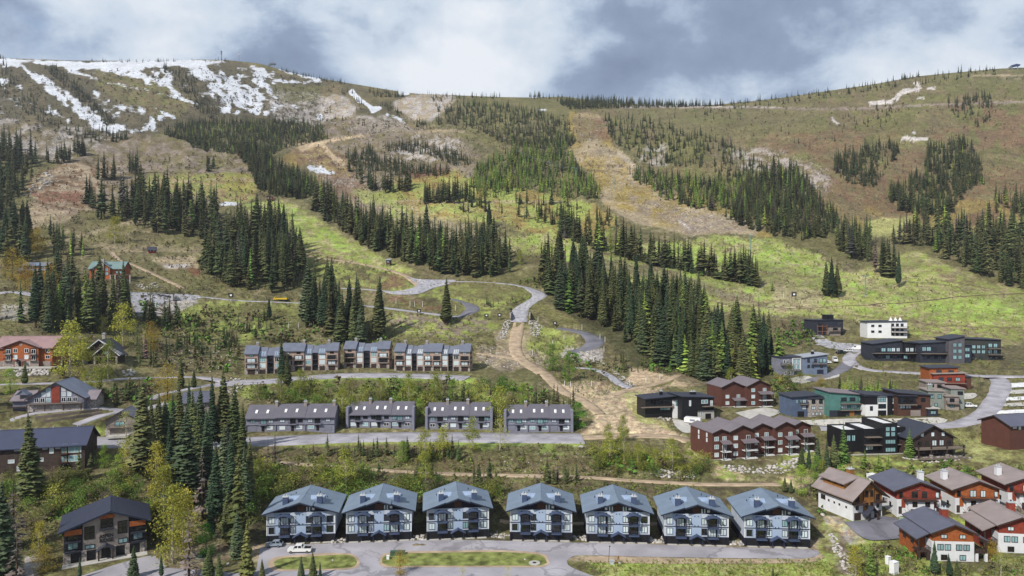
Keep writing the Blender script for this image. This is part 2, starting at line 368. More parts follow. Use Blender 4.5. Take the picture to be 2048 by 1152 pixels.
    def chimney(s, x, y, z0, z1, w, d, m, capm=None):
        o = s.box('chimney', x - w / 2, x + w / 2, y - d / 2, y + d / 2, z0, z1, m)
        b = MB().box(x - w / 2 - .12, x + w / 2 + .12, y - d / 2 - .12, y + d / 2 + .12, z1, z1 + .18)
        b.build('chimney_cap', capm or M_CAP, o)
        for q in (-.25, .25): MB().bar((x + q * w, y, z1 + .18), (x + q * w, y, z1 + .75), .16, 8).build('flue', capm or M_CAP, o)
        return o
    def posts(s, pts, z0, z1, m, r=.14, name='post'):
        for x, y in pts: s.box(name, x - r, x + r, y - r, y + r, z0, z1, m)

# ------------------------------------------------------------------ the seven pale blue condominium blocks along the lower road
def condo(px, py, rot, Wpx, label, pat, gab):
    h = House('condominium_block', label, px, py, rot, 'condominium', 'pale blue condominium blocks along the lower road', foot=(-10.5, 10.5, -1.2, 15.5))
    W = Wpx * h.k; a = W / 2; D = 14.5; G = 2.15; E = 8.45
    h.box('base_wall', -a, a, 0, D, -2.5, G, M_DARKBASE)
    h.box('wall', -a + .02, a - .02, 0.05, D - .05, G, E, M_CONDO)
    h.box('centre_panel', -1.35, 1.35, -.02, .045, G + .3, E - .06, M_CONDO2)
    for s in (-1, 1):
        x = s * (a - 3.05); h.box('bay_panel', x - .95, x + .6, -.01, .045, G + .3, E - .12, M_CONDO2)
        h.box('corner_board', s * a - (.18 if s > 0 else -.0), s * a + (.0 if s > 0 else .18), -.05, .045, G + .02, E, M_WHITE)
    for z in (G - .12, G + 2.68): h.box('trim_band', -a - .06, a + .06, -.1, .04, z, z + .2, M_NAVY)
    # windows: outer, inner on two floors and both sides
    k = 0
    for fl in (0, 1):
        for s in (-1, 1):
            for xx in (a - 1.45, 2.1):
                h.win('f', .05, s * xx, G + .5 + fl * 2.8, 1.8 if xx > 3 else 1.55, 1.85, 2, pat[k % len(pat)], fr=M_NAVY); k += 1
    h.fw = .12
    # balcony bays: dark doors, deck, railing, awning over the upper one
    for s in (-1, 1):
        xc = s * 4.35
        h.box('balcony_shade_panel', xc - 1.35, xc + 1.35, -.03, .045, G + .05, E - .3, M_DARKBASE)  # flat dark panel: shade of a sunken balcony put into colour
        for fl in (0, 1):
            d = h.win('f', -.03, xc - .1, G + .1 + fl * 2.8, 2.2, 2.15, 3, pat[(k + fl) % len(pat)] if pat[k % len(pat)] == 'd' else 'dp', name='balcony_door', fr=M_NAVY)
            h.balcony(xc - 1.45, xc + 1.45, -.03, G + .02 + fl * 2.8, 1.35, m=M_CHIM)
        for q in (-1.35, 1.35): h.box('balcony_post', xc + q - .07, xc + q + .07, -1.36, -1.22, G + 2.83, E - .75, M_NAVY)
        E2 = E - .45; MB().prism([(xc - 2.1, E2 - .75), (xc - .9, E2 - .22), (xc, E2 - .08), (xc + .9, E2 - .22), (xc + 2.1, E2 - .75), (xc + 2.1, E2 - .48), (xc + .9, E2 + .06), (xc, E2 + .2), (xc - .9, E2 + .06), (xc - 2.1, E2 - .48)], -1.75, 0.04).build('awning', M_CHIM, h.r)
    # gable wall, its brown panel, windows and vent
    MB().prism([(-a + .02, E - .01), (0, E + 2.95), (a - .02, E - .01)], .3, D - .3).build('gable_wall', M_DARKBASE, h.r)
    h.box('gable_panel', -1.1, 1.1, .2, .297, E + .2, E + 1.9, M_BROWNSID)
    for s, on in ((-1, gab[0]), (1, gab[1])):
        if on:
            for q in (1.55, 2.3): h.win('f', .3, s * q, E + .05, .62, 1.45, 1, 'p', fr=M_NAVY)
            h.box('vent_box', s * 3.3 - .35, s * 3.3 + .35, .1, .297, E + .45, E + 1.1, M_WHITE)
    for fl in (0, 1):
        for q in (-.45, .45): h.box('wall_lamp', q - .1, q + .1, -.12, -.021, E - .75 - fl * 2.6, E - .5 - fl * 2.6, M_BLACK)
    # roof: main slopes, stepped forward over the middle third
    ro = h.gable(-a, a, 0, D, E, E + 2.95, 'y', M_CROOF, oh=1.15, oe=1.15, th=.28, fasc=M_NAVY)
    sl = 2.95 / a
    MB().prism([(-3.4, E + 2.95 - sl * 3.4 + .3), (0, E + 2.95 + .3), (3.4, E + 2.95 - sl * 3.4 + .3), (3.4, E + 2.95 - sl * 3.4 + .5), (0, E + 3.45 + .05), (-3.4, E + 2.95 - sl * 3.4 + .5)], -1.85, 1.6).build('prow_roof', M_CROOF, ro)
    MB().prism([(-3.4, E + 2.95 - sl * 3.4 - .1), (0, E + 2.85), (3.4, E + 2.95 - sl * 3.4 - .1), (3.4, E + 2.95 - sl * 3.4 + .3), (0, E + 3.24), (-3.4, E + 2.95 - sl * 3.4 + .3)], -1.88, -1.24).build('prow_fascia', M_NAVY, ro)
    for s in (-1, 1):
        x = s * 4.7; zr = E + 2.95 - sl * 4.7 + .28
        h.chimney(x, 2.4, zr - .6, zr + 2.0, 1.45, 1.3, M_CHIM)
        z2 = zr + 1.15
        P = [(x - s * 2.6, 3.1, zr + sl * 2.6 + .02), (x + s * .9, 3.1, z2), (x + s * .9, 3.1, zr - sl * .9 - .1), (x - s * 3.2, 6.6, zr + sl * 3.2 + .03), (x + s * 1.1, 6.6, z2 - .1), (x + s * 1.1, 6.6, zr - sl * 1.1 - .1)]
        MB().poly(P, [(0, 1, 2), (3, 5, 4), (0, 3, 4, 1), (1, 4, 5, 2), (0, 2, 5, 3)]).build('roof_saddle', M_CSADDLE, ro)
        for q in range(3):
            xx = x - s * 1.2 * (q - 1); yy = 8.5 + q * 1.1; zz = E + 2.95 - sl * abs(xx) + .28
            MB().bar((xx, yy, zz - .1), (xx, yy, zz + .5), .12, 6).build('vent_pipe', M_NAVY, ro)
    # garages, entry
    for s in (-1, 1):
        for xc in (a - 2.05, a - 5.4):
            h.garage('f', 0, s * xc, 0, 2.7, 2.2, M_BLACK)
            h.box('threshold', s * xc - 1.3, s * xc + 1.3, -1.0, -.01, -.12, .06, M_CONC)
    h.box('entry_dark_panel', -1.1, 1.1, -.03, -.002, 0, 2.3, M_BLACK); h.box('entry_slab', -1.1, 1.1, -1.5, -.04, -.12, .08, M_CONC)  # flat black panel standing for the dark of a sunken entry
    h.gable(-1.7, 1.7, -1.3, -.35, G - .25, G + .65, 'y', M_CHIM, oh=.3, oe=.4, th=.18, name='porch_roof')
    h.posts([(-1.5, -1.25), (1.5, -1.25)], 0, G - .2, M_NAVY, .1)
    for q in range(-2, 3):
        if q: h.box('pier', q * a * .49 - .22, q * a * .49 + .22, -.3, -.003, -.3, G - .13, M_DARKBASE)
CN = ['pale blue condominium block behind the parked grey car and white pickup, leftmost of seven',
      'pale blue condominium block, second of the seven from the left, right of the white pickup',
      'pale blue condominium block, third of the seven from the left along the lower road',
      'pale blue condominium block, middle one of the seven along the lower road',
      'pale blue condominium block, third of the seven from the right along the lower road',
      'pale blue condominium block, second of the seven from the right along the lower road',
      'pale blue condominium block, rightmost of seven, next to the rocky ditch']
CD = [(602,1085,6,134,'dpddppdd',(0,1)),(758,1081,6,129,'ppptpdpd',(0,1)),(916,1076,7,124,'ppptdppd',(0,0)),(1082,1080,-2,124,'ddpppdpp',(0,1)),(1236,1084,-3,125,'ppppppdp',(1,1)),(1393,1089,-4,126,'pppdpppp',(0,1)),(1554,1093,-4,128,'dppppppt',(0,1))]
for c, l in zip(CD, CN): condo(*c[:4], l, *c[4:])

def mk(name, label, px, py, rot, vols, wins=(), balcs=(), gar=(), chim=(), foot=None, dz=0.0, fr=None, cat='house', group=None):
    """vols: (x0,x1,y0,y1,z0,z1,wall,roof,roofmat[,rise]); wins: (face,plane,[c],[z],w,h,mull,pane); balcs: (x0,x1,y,z,d); gar: (face,plane,c,z,w,h,mat)"""
    if foot is None:
        foot = (min(v[0] for v in vols) - .5, max(v[1] for v in vols) + .5, min(v[2] for v in vols) - .5, max(v[3] for v in vols) + .5)
    h = House(name, label, px, py, rot, cat, group, foot=foot, dz=dz)
    if fr: h.fr = fr
    for v in vols:
        x0, x1, y0, y1, z0, z1, wm, rf, rm = v[:9]; rise = v[9] if len(v) > 9 else 1.0
        h.box('wall', x0, x1, y0, y1, z0 if z0 > 0 else -3.0, z1, wm)
        if rf == 'flat':
            ro = h.box('roof', x0 - .5, x1 + .5, y0 - .5, y1 + .5, z1, z1 + .35, rm)
        elif rf == 'par':
            h.box('roof', x0 + .3, x1 - .3, y0 + .3, y1 - .3, z1, z1 + .06, rm)
            b = MB(); t = .28
            b.box(x0 - .02, x1 + .02, y0 - .02, y0 + t, z1 + .002, z1 + .5).box(x0 - .02, x1 + .02, y1 - t, y1 + .02, z1 + .002, z1 + .5).box(x0 - .02, x0 + t, y0 + t, y1 - t, z1 + .002, z1 + .497).box(x1 - t, x1 + .02, y0 + t, y1 - t, z1 + .002, z1 + .497)
            b.build('parapet', wm, h.r)
        elif rf == 'gy': h.gable(x0, x1, y0, y1, z1, z1 + rise, 'y', rm, wm, fasc=M_DKWOOD)
        elif rf == 'gx': h.gable(x0, x1, y0, y1, z1, z1 + rise, 'x', rm, wm, fasc=M_DKWOOD)
        elif rf == 'sx': h.shed(x0, x1, y0, y1, z1 + (0 if rise > 0 else -rise), z1 + (rise if rise > 0 else 0), 'x', rm, wm)
        elif rf == 'sy': h.shed(x0, x1, y0, y1, z1 + (0 if rise > 0 else -rise), z1 + (rise if rise > 0 else 0), 'y', rm, wm)
    for wv in wins: h.wins(*wv)
    for b in balcs: h.balcony(*b)
    for g in gar: h.garage(*g)
    for c in chim: h.chimney(*c)
    return h

# ------------------------------------------------------------------ four-storey taupe townhouse blocks above the middle road
M_GSTRIP = mat('sloped_skylight_glass', S(150, 165, 185, 0.7), 0.1, 0.8, 0.1)
def townhouse(label, px, py, rot, bays, endw=None, strip=M_GSTRIP):
    tot = sum(b[1] for b in bays); h = House('townhouse_block', label, px, py, rot, 'townhouses', 'taupe townhouse blocks above the middle road', foot=(-tot / 2 - 1, tot / 2 + 1, -3, 12))
    h.fw = .12; x = -tot / 2; G = 2.7; fl = 2.75; D = 11
    for i, (t, wd) in enumerate(bays):
        x0, x1 = x + .01, x + wd - .01; x += wd; c = (x0 + x1) / 2
        if t in 'mM':
            h.box('wall', x0, x1, 0, D, -2.5, 10.4, M_BROWNTH)
            h.box('stone_base', x0 - .03, x1 + .03, -.12, -.005, -.3, G, M_STONE)
            MB().prism([(-.7, 9.9), (5.5, 13.6), (11.7, 9.6), (11.7, 9.9), (5.5, 13.95), (-.7, 10.2)], x0 - .3, x1 + .3, 'x').build('roof', RF_TH, h.r)
            MB().prism([(0, 10.4), (5.5, 13.5), (11, 10.4)], x0 + .02, x1 - .02, 'x').build('gable_wall', M_BROWNTH, h.r)
            n = 2 if t == 'M' else 1
            for q in range(n):
                cc = x0 + (x1 - x0) * (q + .5) / n; bw = (x1 - x0) / n * .42
                h.garage('f', -.12, cc, 0, min(3.4, bw * 1.7), 2.2, M_DKWOOD)
                for f in (0, 1):
                    h.box('balcony_shade_panel', cc - bw, cc + bw, -.02, -.004, G + .25 + f * fl, G + 2.45 + f * fl, M_RECESS_SHADE)  # no depth here; the darker panel paints the balcony shade
                    h.win('f', -.02, cc - .1, G + .3 + f * fl, bw * 1.5, 2.0, 2, 'pd', name='balcony_door', fr=M_RAIL)
                    h.balcony(cc - bw, cc + bw, -.025, G + .2 + f * fl, .9, 1.0, m=M_BROWNTH, bal=.5)
                h.win('f', 0, cc, G + 5.9, 2.0, 1.3, 2, 'tpd', fr=M_DKWOOD)
            if t == 'M' or i in (0, len(bays) - 1): h.chimney(x1 - .9 if i == 0 else x0 + .9, 5.5, 12.6, 15.0, 1.3, 1.3, M_TAUPE)
        elif t == 'g':
            h.box('wall', x0, x1, .7, D, -2.5, 8.6, M_BROWNTH); h.box('stone_base', x0 - .0, x1, .58, .695, -.3, G, M_STONE)
            MB().prism([(.2, 8.3), (5.5, 12.6), (11.5, 9.0), (11.5, 9.3), (5.5, 12.95), (.2, 8.65)], x0 - .008, x1 + .008, 'x').build('roof', RF_TH, h.r)
            h.garage('f', .58, c, 0, 2.7, 2.2, M_DKWOOD)
            for f in (0, 1): h.win('f', .7, c, G + .35 + f * 2.85, (x1 - x0) * .72, 2.25, 3, 'ptppd', fr=M_WHITE)
            ro = h.r
            for q in range(3):
                xx = x0 + .35 + (x1 - x0 - .7) * q / 3; ww = (x1 - x0 - .7) / 3 - .25
                MB().poly([(xx, .5, 8.92), (xx + ww, .5, 8.92), (xx + ww, 2.9, 10.87), (xx, 2.9, 10.87), (xx, .5, 9.02), (xx + ww, .5, 9.02), (xx + ww, 2.9, 10.97), (xx, 2.9, 10.97)],
                          [(0, 3, 2, 1), (4, 5, 6, 7), (0, 1, 5, 4), (1, 2, 6, 5), (2, 3, 7, 6), (3, 0, 4, 7)]).build('skylight', strip, h.r)
        else:
            h.box('wall', x0, x1, 1.6, D, -2.5, 9.0, M_CHAR)
            MB().prism([(1.0, 8.9), (5.5, 12.2), (11.4, 9.0), (11.4, 9.3), (5.5, 12.5), (1.0, 9.2)], x0 - .005, x1 + .005, 'x').build('roof', RF_TH, h.r)
            h.box('entry', c - .8, c + .8, 1.5, 1.595, 0, 2.3, M_BLACK)
            for f in (0, 1): h.balcony(x0 + .05, x1 - .05, 1.59, G + .2 + f * fl, 1.0, 1.0, m=M_CHAR, bal=.5)
            h.win('f', 1.6, c, G + .3, 1.6, 2.0, 2, 'd', name='stair_window', fr=M_BLACK); h.win('f', 1.6, c, G + 3.1, 1.6, 2.0, 2, 'd', name='stair_window', fr=M_BLACK)
    if endw:
        s = 1 if endw == 'r' else -1
        for y in (2.2, 4.2, 7.0): h.wins(endw, s * (tot / 2 - .01), [y], [G + .6, G + 3.3, G + 5.9], 1.0, 1.2, 1, 'd')
    return h
townhouse('taupe four-storey townhouse block, left end one beside the rock-strewn bank', 526, 748, 12, [('m', 6.2), ('g', 4.2), ('s', 3.2), ('g', 3.6)], 'l')
townhouse('taupe four-storey townhouse block right of the two tall dark trees standing before it', 620, 741, 7, [('M', 11), ('g', 4), ('s', 3), ('g', 4), ('m', 6)], None)
townhouse('shortest taupe four-storey townhouse block, two gaps either side of it', 733, 736, 1, [('m', 6.2), ('g', 4), ('s', 3.4), ('g', 4), ('m', 6.2)], 'r')
townhouse('longest taupe four-storey townhouse block with silvery skylight strips and a gabled end wall', 864, 742, -4, [('m', 5.4), ('g', 3.6), ('s', 2.6), ('g', 3.6), ('M', 9.4), ('g', 3.5), ('s', 2.4), ('g', 3.6), ('m', 5.4)], 'r', M_CAP)

# ------------------------------------------------------------------ grey two-storey rowhouses
def rows(label, px, py, rot, W, n, wing=True, seed=0):
    h = House('rowhouse', label, px, py, rot, 'rowhouse', 'grey rowhouses along the middle road', foot=(-W / 2 - 1, W / 2 + 1, -2, 12.5)); rd = random.Random(seed)
    a = W / 2; E = 5.3; D = 12; h.fw = .12; h.fr = M_CHAR
    h.box('wall', -a, a, 0, D, -2.5, E, M_GREYSID)
    h.box('floor_band', -a - .05, a + .05, -.35, -.004, 2.55, 2.8, M_GREYSID)
    u = W / n; cuts = [-a + u * i for i in range(n + 1)]
    for i in range(n):
        x0, x1 = cuts[i], cuts[i + 1]; off = (.0, .25, .1, .3)[i % 4]
        MB().prism([(-.8, E - .35 + off), (6, E + 3.9 + off), (12.8, E - .35 + off), (12.8, E + off), (6, E + 4.25 + off), (-.8, E + off)], x0 + .004 - (.4 if i == 0 else 0), x1 - .004 + (.4 if i == n - 1 else 0), 'x').build('roof', RF_ROW, h.r)
        MB().prism([(0.02, E - .01), (6, E + 3.85 + off), (11.98, E - .01)], x0 + .03, x1 - .03, 'x').build('gable_wall', M_GREYSID, h.r)
        for q in (.3, .68):
            xx = x0 + u * q; o = MB().poly([(xx - .45, 1.6, E + off + 1.55), (xx + .45, 1.6, E + off + 1.55), (xx + .45, 3.0, E + off + 2.45), (xx - .45, 3.0, E + off + 2.45), (xx - .45, 1.6, E + off + 1.8), (xx + .45, 1.6, E + off + 1.8), (xx + .45, 3.0, E + off + 2.68), (xx - .45, 3.0, E + off + 2.68)],
                          [(0, 3, 2, 1), (4, 5, 6, 7), (0, 1, 5, 4), (1, 2, 6, 5), (2, 3, 7, 6), (3, 0, 4, 7)]).build('skylight', M_WHITE, h.r)
        if i < n - 1 or not wing: h.chimney(x1 - .9, 5.2, E + 2.8, E + 5.4, 1.1, 1.1, M_TAUPE)
        m = rd.random() < .5
        def X(q): return x0 + u * ((1 - q) if m else q)
        h.win('f', 0, X(.17), 3.35, 1.9, 1.4, 2, 'pdt'); h.win('f', 0, X(.42), 2.9, 2.2, 2.1, 2, 'dt', name='balcony_door')
        h.balcony(X(.42) - 1.6, X(.42) + 1.6, -.005, 2.82, 1.1, 1.0, m=M_GREYSID, bal=.45)
        h.win('f', 0, X(.78), 3.5, 1.9, 1.2, 2, 'ptd')
        h.win('f', 0, X(.2), .7, 2.3, 1.35, 2, 'ptp', fr=M_WHITE); h.box('door', X(.43) - .55, X(.43) + .55, -.06, -.003, 0, 2.1, M_BLACK)
        if rd.random() < .6: h.garage('f', 0, X(.78), 0, 3.0, 2.2, M_GREYSID)
        else: h.win('f', 0, X(.78), .6, 2.2, 1.4, 2, 'tdp', fr=M_WHITE)
        h.box('pilaster', x0 - .1 if i else x0, x0 + .12, -.4, -.003, 0, 2.54, M_GREYSID)
    if wing:
        for s in (-1, 1): h.box('wing_wall', s * (a + .55) - .5, s * (a + .55) + .5, -.9, 3.2, -2, E + 3.0, M_GREYSID)
    return h
rows('grey two-storey rowhouse with mauve roof, longest and leftmost of four', 581, 862, 5, 34, 3, False, 3)
rows('grey two-storey rowhouse with mauve roof, second of four from the left', 761, 855, 0, 25.5, 3, True, 5)
rows('grey two-storey rowhouse with mauve roof, third of four from the left', 918, 857, 0, 25.0, 3, True, 8)
rows('grey two-storey rowhouse with mauve roof, rightmost of four beside the dirt track', 1077, 862, -1, 25.5, 3, True, 9)

# ------------------------------------------------------------------ left side buildings
h = House('lodge', 'taupe and charcoal lodge reading ASPEN RIDGE with a navy gable roof', 212, 1114, 30, 'building', foot=(-10.5, 10.5, -2.5, 14))
a = 9.4; h.fr = M_BLACK
h.box('wall', -a, a, 0, 13, -2.5, 7.6, M_CHAR)
h.box('centre_wall', -5.2, 5.2, -.5, -.01, 2.4, 7.6, M_TAUPE)
MB().prism([(-5.2, 7.6), (5.2, 7.6), (5.2, 9.25), (1.0, 10.45), (-5.2, 9.0)], -.5, -.01).build('centre_gable', M_TAUPE, h.r)
MB().prism([(-a, 7.59), (1.0, 10.6), (a, 7.59)], .02, 12.8).build('gable_wall', M_CHAR, h.r)
h.gable(-a, a, 0, 13, 7.6, 10.7, 'y', RF_NAVY2, oh=1.5, oe=1.2, mid=1.0, fasc=M_NAVY)
for x in (-8.4, -4.9, -1.7, 1.7, 4.9, 8.4): h.box('stone_pier', x - .55, x + .55, -.75, -.51, -.4, 2.5, M_STONE)
h.box('stone_base', -a - .1, a + .1, -.3, -.005, -.4, 2.45, M_STONE)
for x in (-6.7, -3.3, 3.3, 6.7): h.garage('f', -.3, x, 0, 2.5, 2.2, M_BLACK)
for x, z, w_, hh, q in ((-3.7, 4.9, 2.3, 3.0, 'd'), (3.8, 5.1, 2.3, 3.0, 'd'), (-3.6, 2.7, 2.2, .95, 't'), (3.9, 2.8, 2.2, 1.2, 't'), (.2, 7.0, 2.9, 2.1, 'd')): h.win('f', -.5, x, z, w_, hh, (2, 2) if hh > 2 else 2, q)
for s in (-1, 1):
    h.box('balcony_shade_panel', s * 7.4 - 1.6, s * 7.4 + 1.6, -.03, -.004, 2.8, 7.2, M_BLACK)  # black sheet on the wall, painted shade behind the balconies
    h.box('gable_board', s * 7.3 - 1.9, s * 7.3 + 1.9, -1.0, -.85, 6.5, 7.7, M_ORANGE)
    h.win('f', -.03, s * 7.4, 3.0, 2.4, 1.9, 2, 'td', name='balcony_door'); h.win('f', -.03, s * 7.4, 5.1, 2.4, 1.5, 2, 'd', name='balcony_door')
    for z in (2.75, 4.95): h.balcony(s * 7.4 - 1.8, s * 7.4 + 1.8, -.035, z, 1.3, 1.0, m=M_CHAR)
h.box('gable_board', -1.4, 1.9, -.8, -.52, 9.2, 10.1, M_ORANGE)
h.balcony(-1.4, 1.8, -.505, 6.85, 1.0, .95, m=M_CHAR)
h.gable(-1.9, 1.9, -2.4, -.8, 2.3, 3.3, 'y', RF_DARK, oh=.3, oe=.3, th=.2, name='porch_roof'); h.posts([(-1.6, -2.3), (1.6, -2.3)], 0, 2.3, M_DKWOOD, .18)
h.box('entry_door', -.9, .9, -.58, -.505, 0, 2.2, M_BLACK)
for i, tx in enumerate(('ASPEN', 'RIDGE')):
    cu = bpy.data.curves.new('lettering', 'FONT'); cu.body = tx; cu.align_x = 'CENTER'; cu.size = 1.12; cu.extrude = .05; cu.offset = .03
    to = bpy.data.objects.new('tmp', cu); col.objects.link(to); bpy.context.view_layer.update()
    me = bpy.data.meshes.new_from_object(to.evaluated_get(bpy.context.evaluated_depsgraph_get())); bpy.data.objects.remove(to)
    me.materials.clear(); me.materials.append(M_BLACK); lo = obj('lettering', me, h.r, (.1, -.57, 4.75 - i * 1.0)); lo.rotation_euler = (R(90), 0, 0)
h.box('forecourt', -9.6, 9.6, -3.6, -.8, -.6, .03, M_CONC)
h.r.scale = (1, 1, 1.13)

h = mk('apartment_building', 'weathered brown board building with a navy metal roof at the left edge', 70, 944, 16,
   [(-21, 14, 0, 13, 0, 8.2, M_OLDWOOD, 'gx', RF_NAVY, 4.2)],
   [('f', 0, [-3.2, 4.6, -17], [5.6], 1.2, 1.9, (2, 2), 'p'), ('f', 0, [-5.0, -1.4, 2.8, 6.4], [7.0], 1.4, .8, 2, 'p'), ('f', 0, [1.5, -6.5, -15], [3.2], 1.8, 1.2, 2, 'p'), ('f', 0, [11.2], [2.6, 5.5], 3.6, 2.1, 2, 't'), ('f', 0, [11.2, 8.4], [7.75], 1.5, .7, 2, 'p'), ('f', 0, [-4.2], [.6], 1.6, 1.6, 2, 'p')], fr=M_WHITE, cat='building')
h.box('balcony_shade_panel', 7.1, 9.2, -.03, -.004, .2, 7.6, M_BLACK); h.win('f', -.03, 8.15, 2.6, 1.8, 2.0, 2, 't', name='balcony_door', fr=M_OCHRE); h.win('f', -.03, 8.15, 5.4, 1.8, 2.0, 2, 't', name='balcony_door', fr=M_OCHRE)  # tall black sheet paints the shade of the balcony bay
h.balcony(7.0, 9.3, -.035, 2.55, .9, 1.0, m=M_DKWOOD); h.balcony(7.0, 9.3, -.035, 5.35, .9, 1.0, m=M_DKWOOD)
for x in (-12, 3, 10): MB().bar((x, 6.5, 12.3), (x, 6.5, 13.2), .18).build('vent_pipe', M_CAP, h.r)

h = mk('chalet_lodge', 'grey chalet lodge with tall glazed gable and stone garages', 112, 820, 12,
   [(-9.5, 9.5, 0, 15, 0, 4.6, M_GREYSID, 'gy', RF_BLUEG, 5.8), (-15.5, -9.55, 2, 12, 0, 4.0, M_GREYSID, 'gx', RF_PURP, 2.6), (9.55, 12.5, 3, 12, 0, 3.6, M_STONE, 'gx', RF_PURP, 2.4)],
   [('f', 0, [-6.6, -4.6], [3.0], 1.6, 1.8, 2, 'd'), ('f', 0, [-4.2, -2.6], [5.2], 1.4, 1.6, 1, 'p'), ('f', 0, [-2.6], [3.1, 7.0], 1.5, 1.5, 1, 't'), ('f', 0, [2.6, 4.6], [5.2], 1.5, 1.7, 1, 'p'), ('f', 0, [2.6, 4.6, 6.6], [3.0], 1.6, 1.8, 2, 'td'), ('f', 0, [2.6], [7.2], 1.4, 1.4, 1, 'p')],
   [(-9.4, 9.4, -.01, 2.75, 1.6)], [('f', -.2, -4.2, 0, 4.6, 2.2, M_TAUPE), ('f', -.2, 4.4, 0, 4.6, 2.2, M_TAUPE)], fr=M_WHITE)
h.box('stone_base', -9.6, 9.6, -.2, -.004, -.4, 2.5, M_STONE); h.box('timber_panel', -1.4, 1.4, -.25, -.003, 2.8, 9.0, M_RUST)
h.gable(-14, -10.5, 1.2, 4, 6.0, 7.6, 'y', RF_BLUEG, M_GREYSID, oh=.3, oe=.3, name='dormer_roof')
h.posts([(-9.2, -1.5), (-3.2, -1.5), (3.2, -1.5), (9.2, -1.5)], 0, 2.55, M_DKWOOD, .15)
h.balcony(-16.5, -9.6, 1.98, 1.4, 2.0, 1.0, m=M_DKWOOD)

h = mk('garage_house', 'small tan gabled house over a garage beside the left road', 243, 868, 14, [(-5.2, 5.2, 0, 11, 0, 5.2, M_TAUPE, 'gy', RF_SLATE, 3.0)],
   [('f', 0, [-.6], [3.0], 3.2, 1.6, 2, 't'), ('f', 0, [.0], [6.0], .9, .9, 1, 'd')], [(-4.8, 4.8, -.01, 2.7, 1.3)], [('f', 0, -1.2, 0, 4.4, 2.2, M_TAUPE)])
h.box('stone_base', -5.3, -3.6, -.25, -.004, -.3, 2.5, M_STONE); h.box('stone_base', 1.2, 5.3, -.25, -.004, -.3, 2.5, M_STONE); h.box('forecourt', -4, 3, -4, -.3, -.7, .02, M_CONC)
mk('garage_house', 'small house with slate roof half hidden behind dark conifers', 395, 826, 20, [(-5, 5, 0, 10, 0, 4.6, M_TAUPE, 'gx', RF_SLATE, 3.2)], [('f', 0, [-2.5, 2], [2.6], 1.8, 1.3, 2, 'p')], (), [('f', 0, 0, 0, 3, 2.1, M_WHITE)])
h = mk('apartment_building', 'orange-brown wooden apartment building with dusty rose roof and rock wall below', 42, 733, 2,
   [(-12.5, 12.5, 1.5, 14, 0, 8.4, M_ORANGE, 'gx', RF_MAUVE, 4.2), (-7.5, 7.5, 0, 8, 0, 8.4, M_ORANGE, 'gy', RF_MAUVE, 2.8)],
   [('f', 0, [-2.4, 2.4], [3.2, 6.0], 1.8, 1.9, 2, 'pd'), ('f', 1.5, [10.6], [3.2, 6.0], 2.0, 1.6, 2, 'dp')],
   [], [('f', 1.3, -10.2, 0, 3.4, 2.2, M_TAUPE), ('f', -.2, -5.6, 0, 3.2, 2.2, M_TAUPE), ('f', -.2, 5.6, 0, 3.2, 2.2, M_TAUPE), ('f', 1.3, 10.2, 0, 3.4, 2.2, M_TAUPE)], fr=M_WHITE, cat='building')
for s in (-1, 1):
    h.box('balcony_shade_panel', s * 5.4 - 1.3, s * 5.4 + 1.3, -.03, -.004, 2.8, 8.0, M_BLACK)  # shade behind the balconies painted as a thin black sheet
    for z in (2.75, 5.5): h.win('f', -.03, s * 5.4, z + .05, 2.0, 2.0, 2, 'd', name='balcony_door'); h.balcony(s * 5.4 - 1.6, s * 5.4 + 1.6, -.035, z, 1.2, 1.0, m=M_TAUPE)
h.box('stone_base', -7.6, 7.6, -.2, -.005, -.3, 2.45, M_STONE); h.gable(-2, 2, -2, -.3, 2.5, 3.5, 'y', RF_MAUVE, oh=.2, oe=.3, th=.2, name='porch_roof'); h.box('entry_door', -.9, .9, -.28, -.205, 0, 2.2, M_BLACK); h.posts([(-1.7, -1.9), (1.7, -1.9)], 0, 2.5, M_ORANGE, .16)
h.win('f', 0, 0, 9.4, 1.0, .7, 1, 'd')
h.box('forecourt', -13, 16, -4.5, -.25, -.5, .02, M_CONC)

h = mk('log_cabin', 'dark log cabin with two stepped gables edged in pale timber', 200, 727, 8, [(-6.5, 4.5, 2, 14, 0, 6.0, M_DKWOOD, 'gy', RF_DARK, 4.6), (-1.5, 8.5, -1.5, 6, 0, 4.2, M_DKWOOD, 'gy', RF_DARK, 4.4)],
   [('f', -1.5, [1.5, 3.6, 5.6], [1.2], 1.4, 1.8, 2, 'd'), ('f', 2, [-4.2], [1.2, 4.2], 1.8, 1.6, 2, 'd'), ('f', -1.5, [3.5], [4.3], 2.2, 1.5, 2, 't')], [(-1.4, 8.4, -1.51, 3.4, 1.2)], chim=[(-2, 9, 9, 13.2, 1.4, 1.4, M_STONE)])
for x0, c, x1, ze, zr, y in ((-7.5, -1, 5.5, 5.2, 10.6, 1.15), (-2.5, 3.5, 9.5, 3.4, 8.7, -2.4)):
    MB().bar((x0, y, ze + .3), (c, y, zr + .35), .22, 6).build('barge_log', M_WSTUC, h.r); MB().bar((c, y, zr + .35), (x1, y, ze + .3), .22, 6).build('barge_log', M_WSTUC, h.r)
    for q in (.25, .5): MB().bar((c, y, zr + .4), (c + (x1 - c) * 1.0, y + 6 * q, ze + .5 + q), .14, 6).build('roof_log', M_WSTUC, h.r)
h.posts([(-6.2, 1.2), (-6.2, -1), (8.2, -2.4), (-1.2, -2.4)], 0, 3.4, M_STONE, .35)

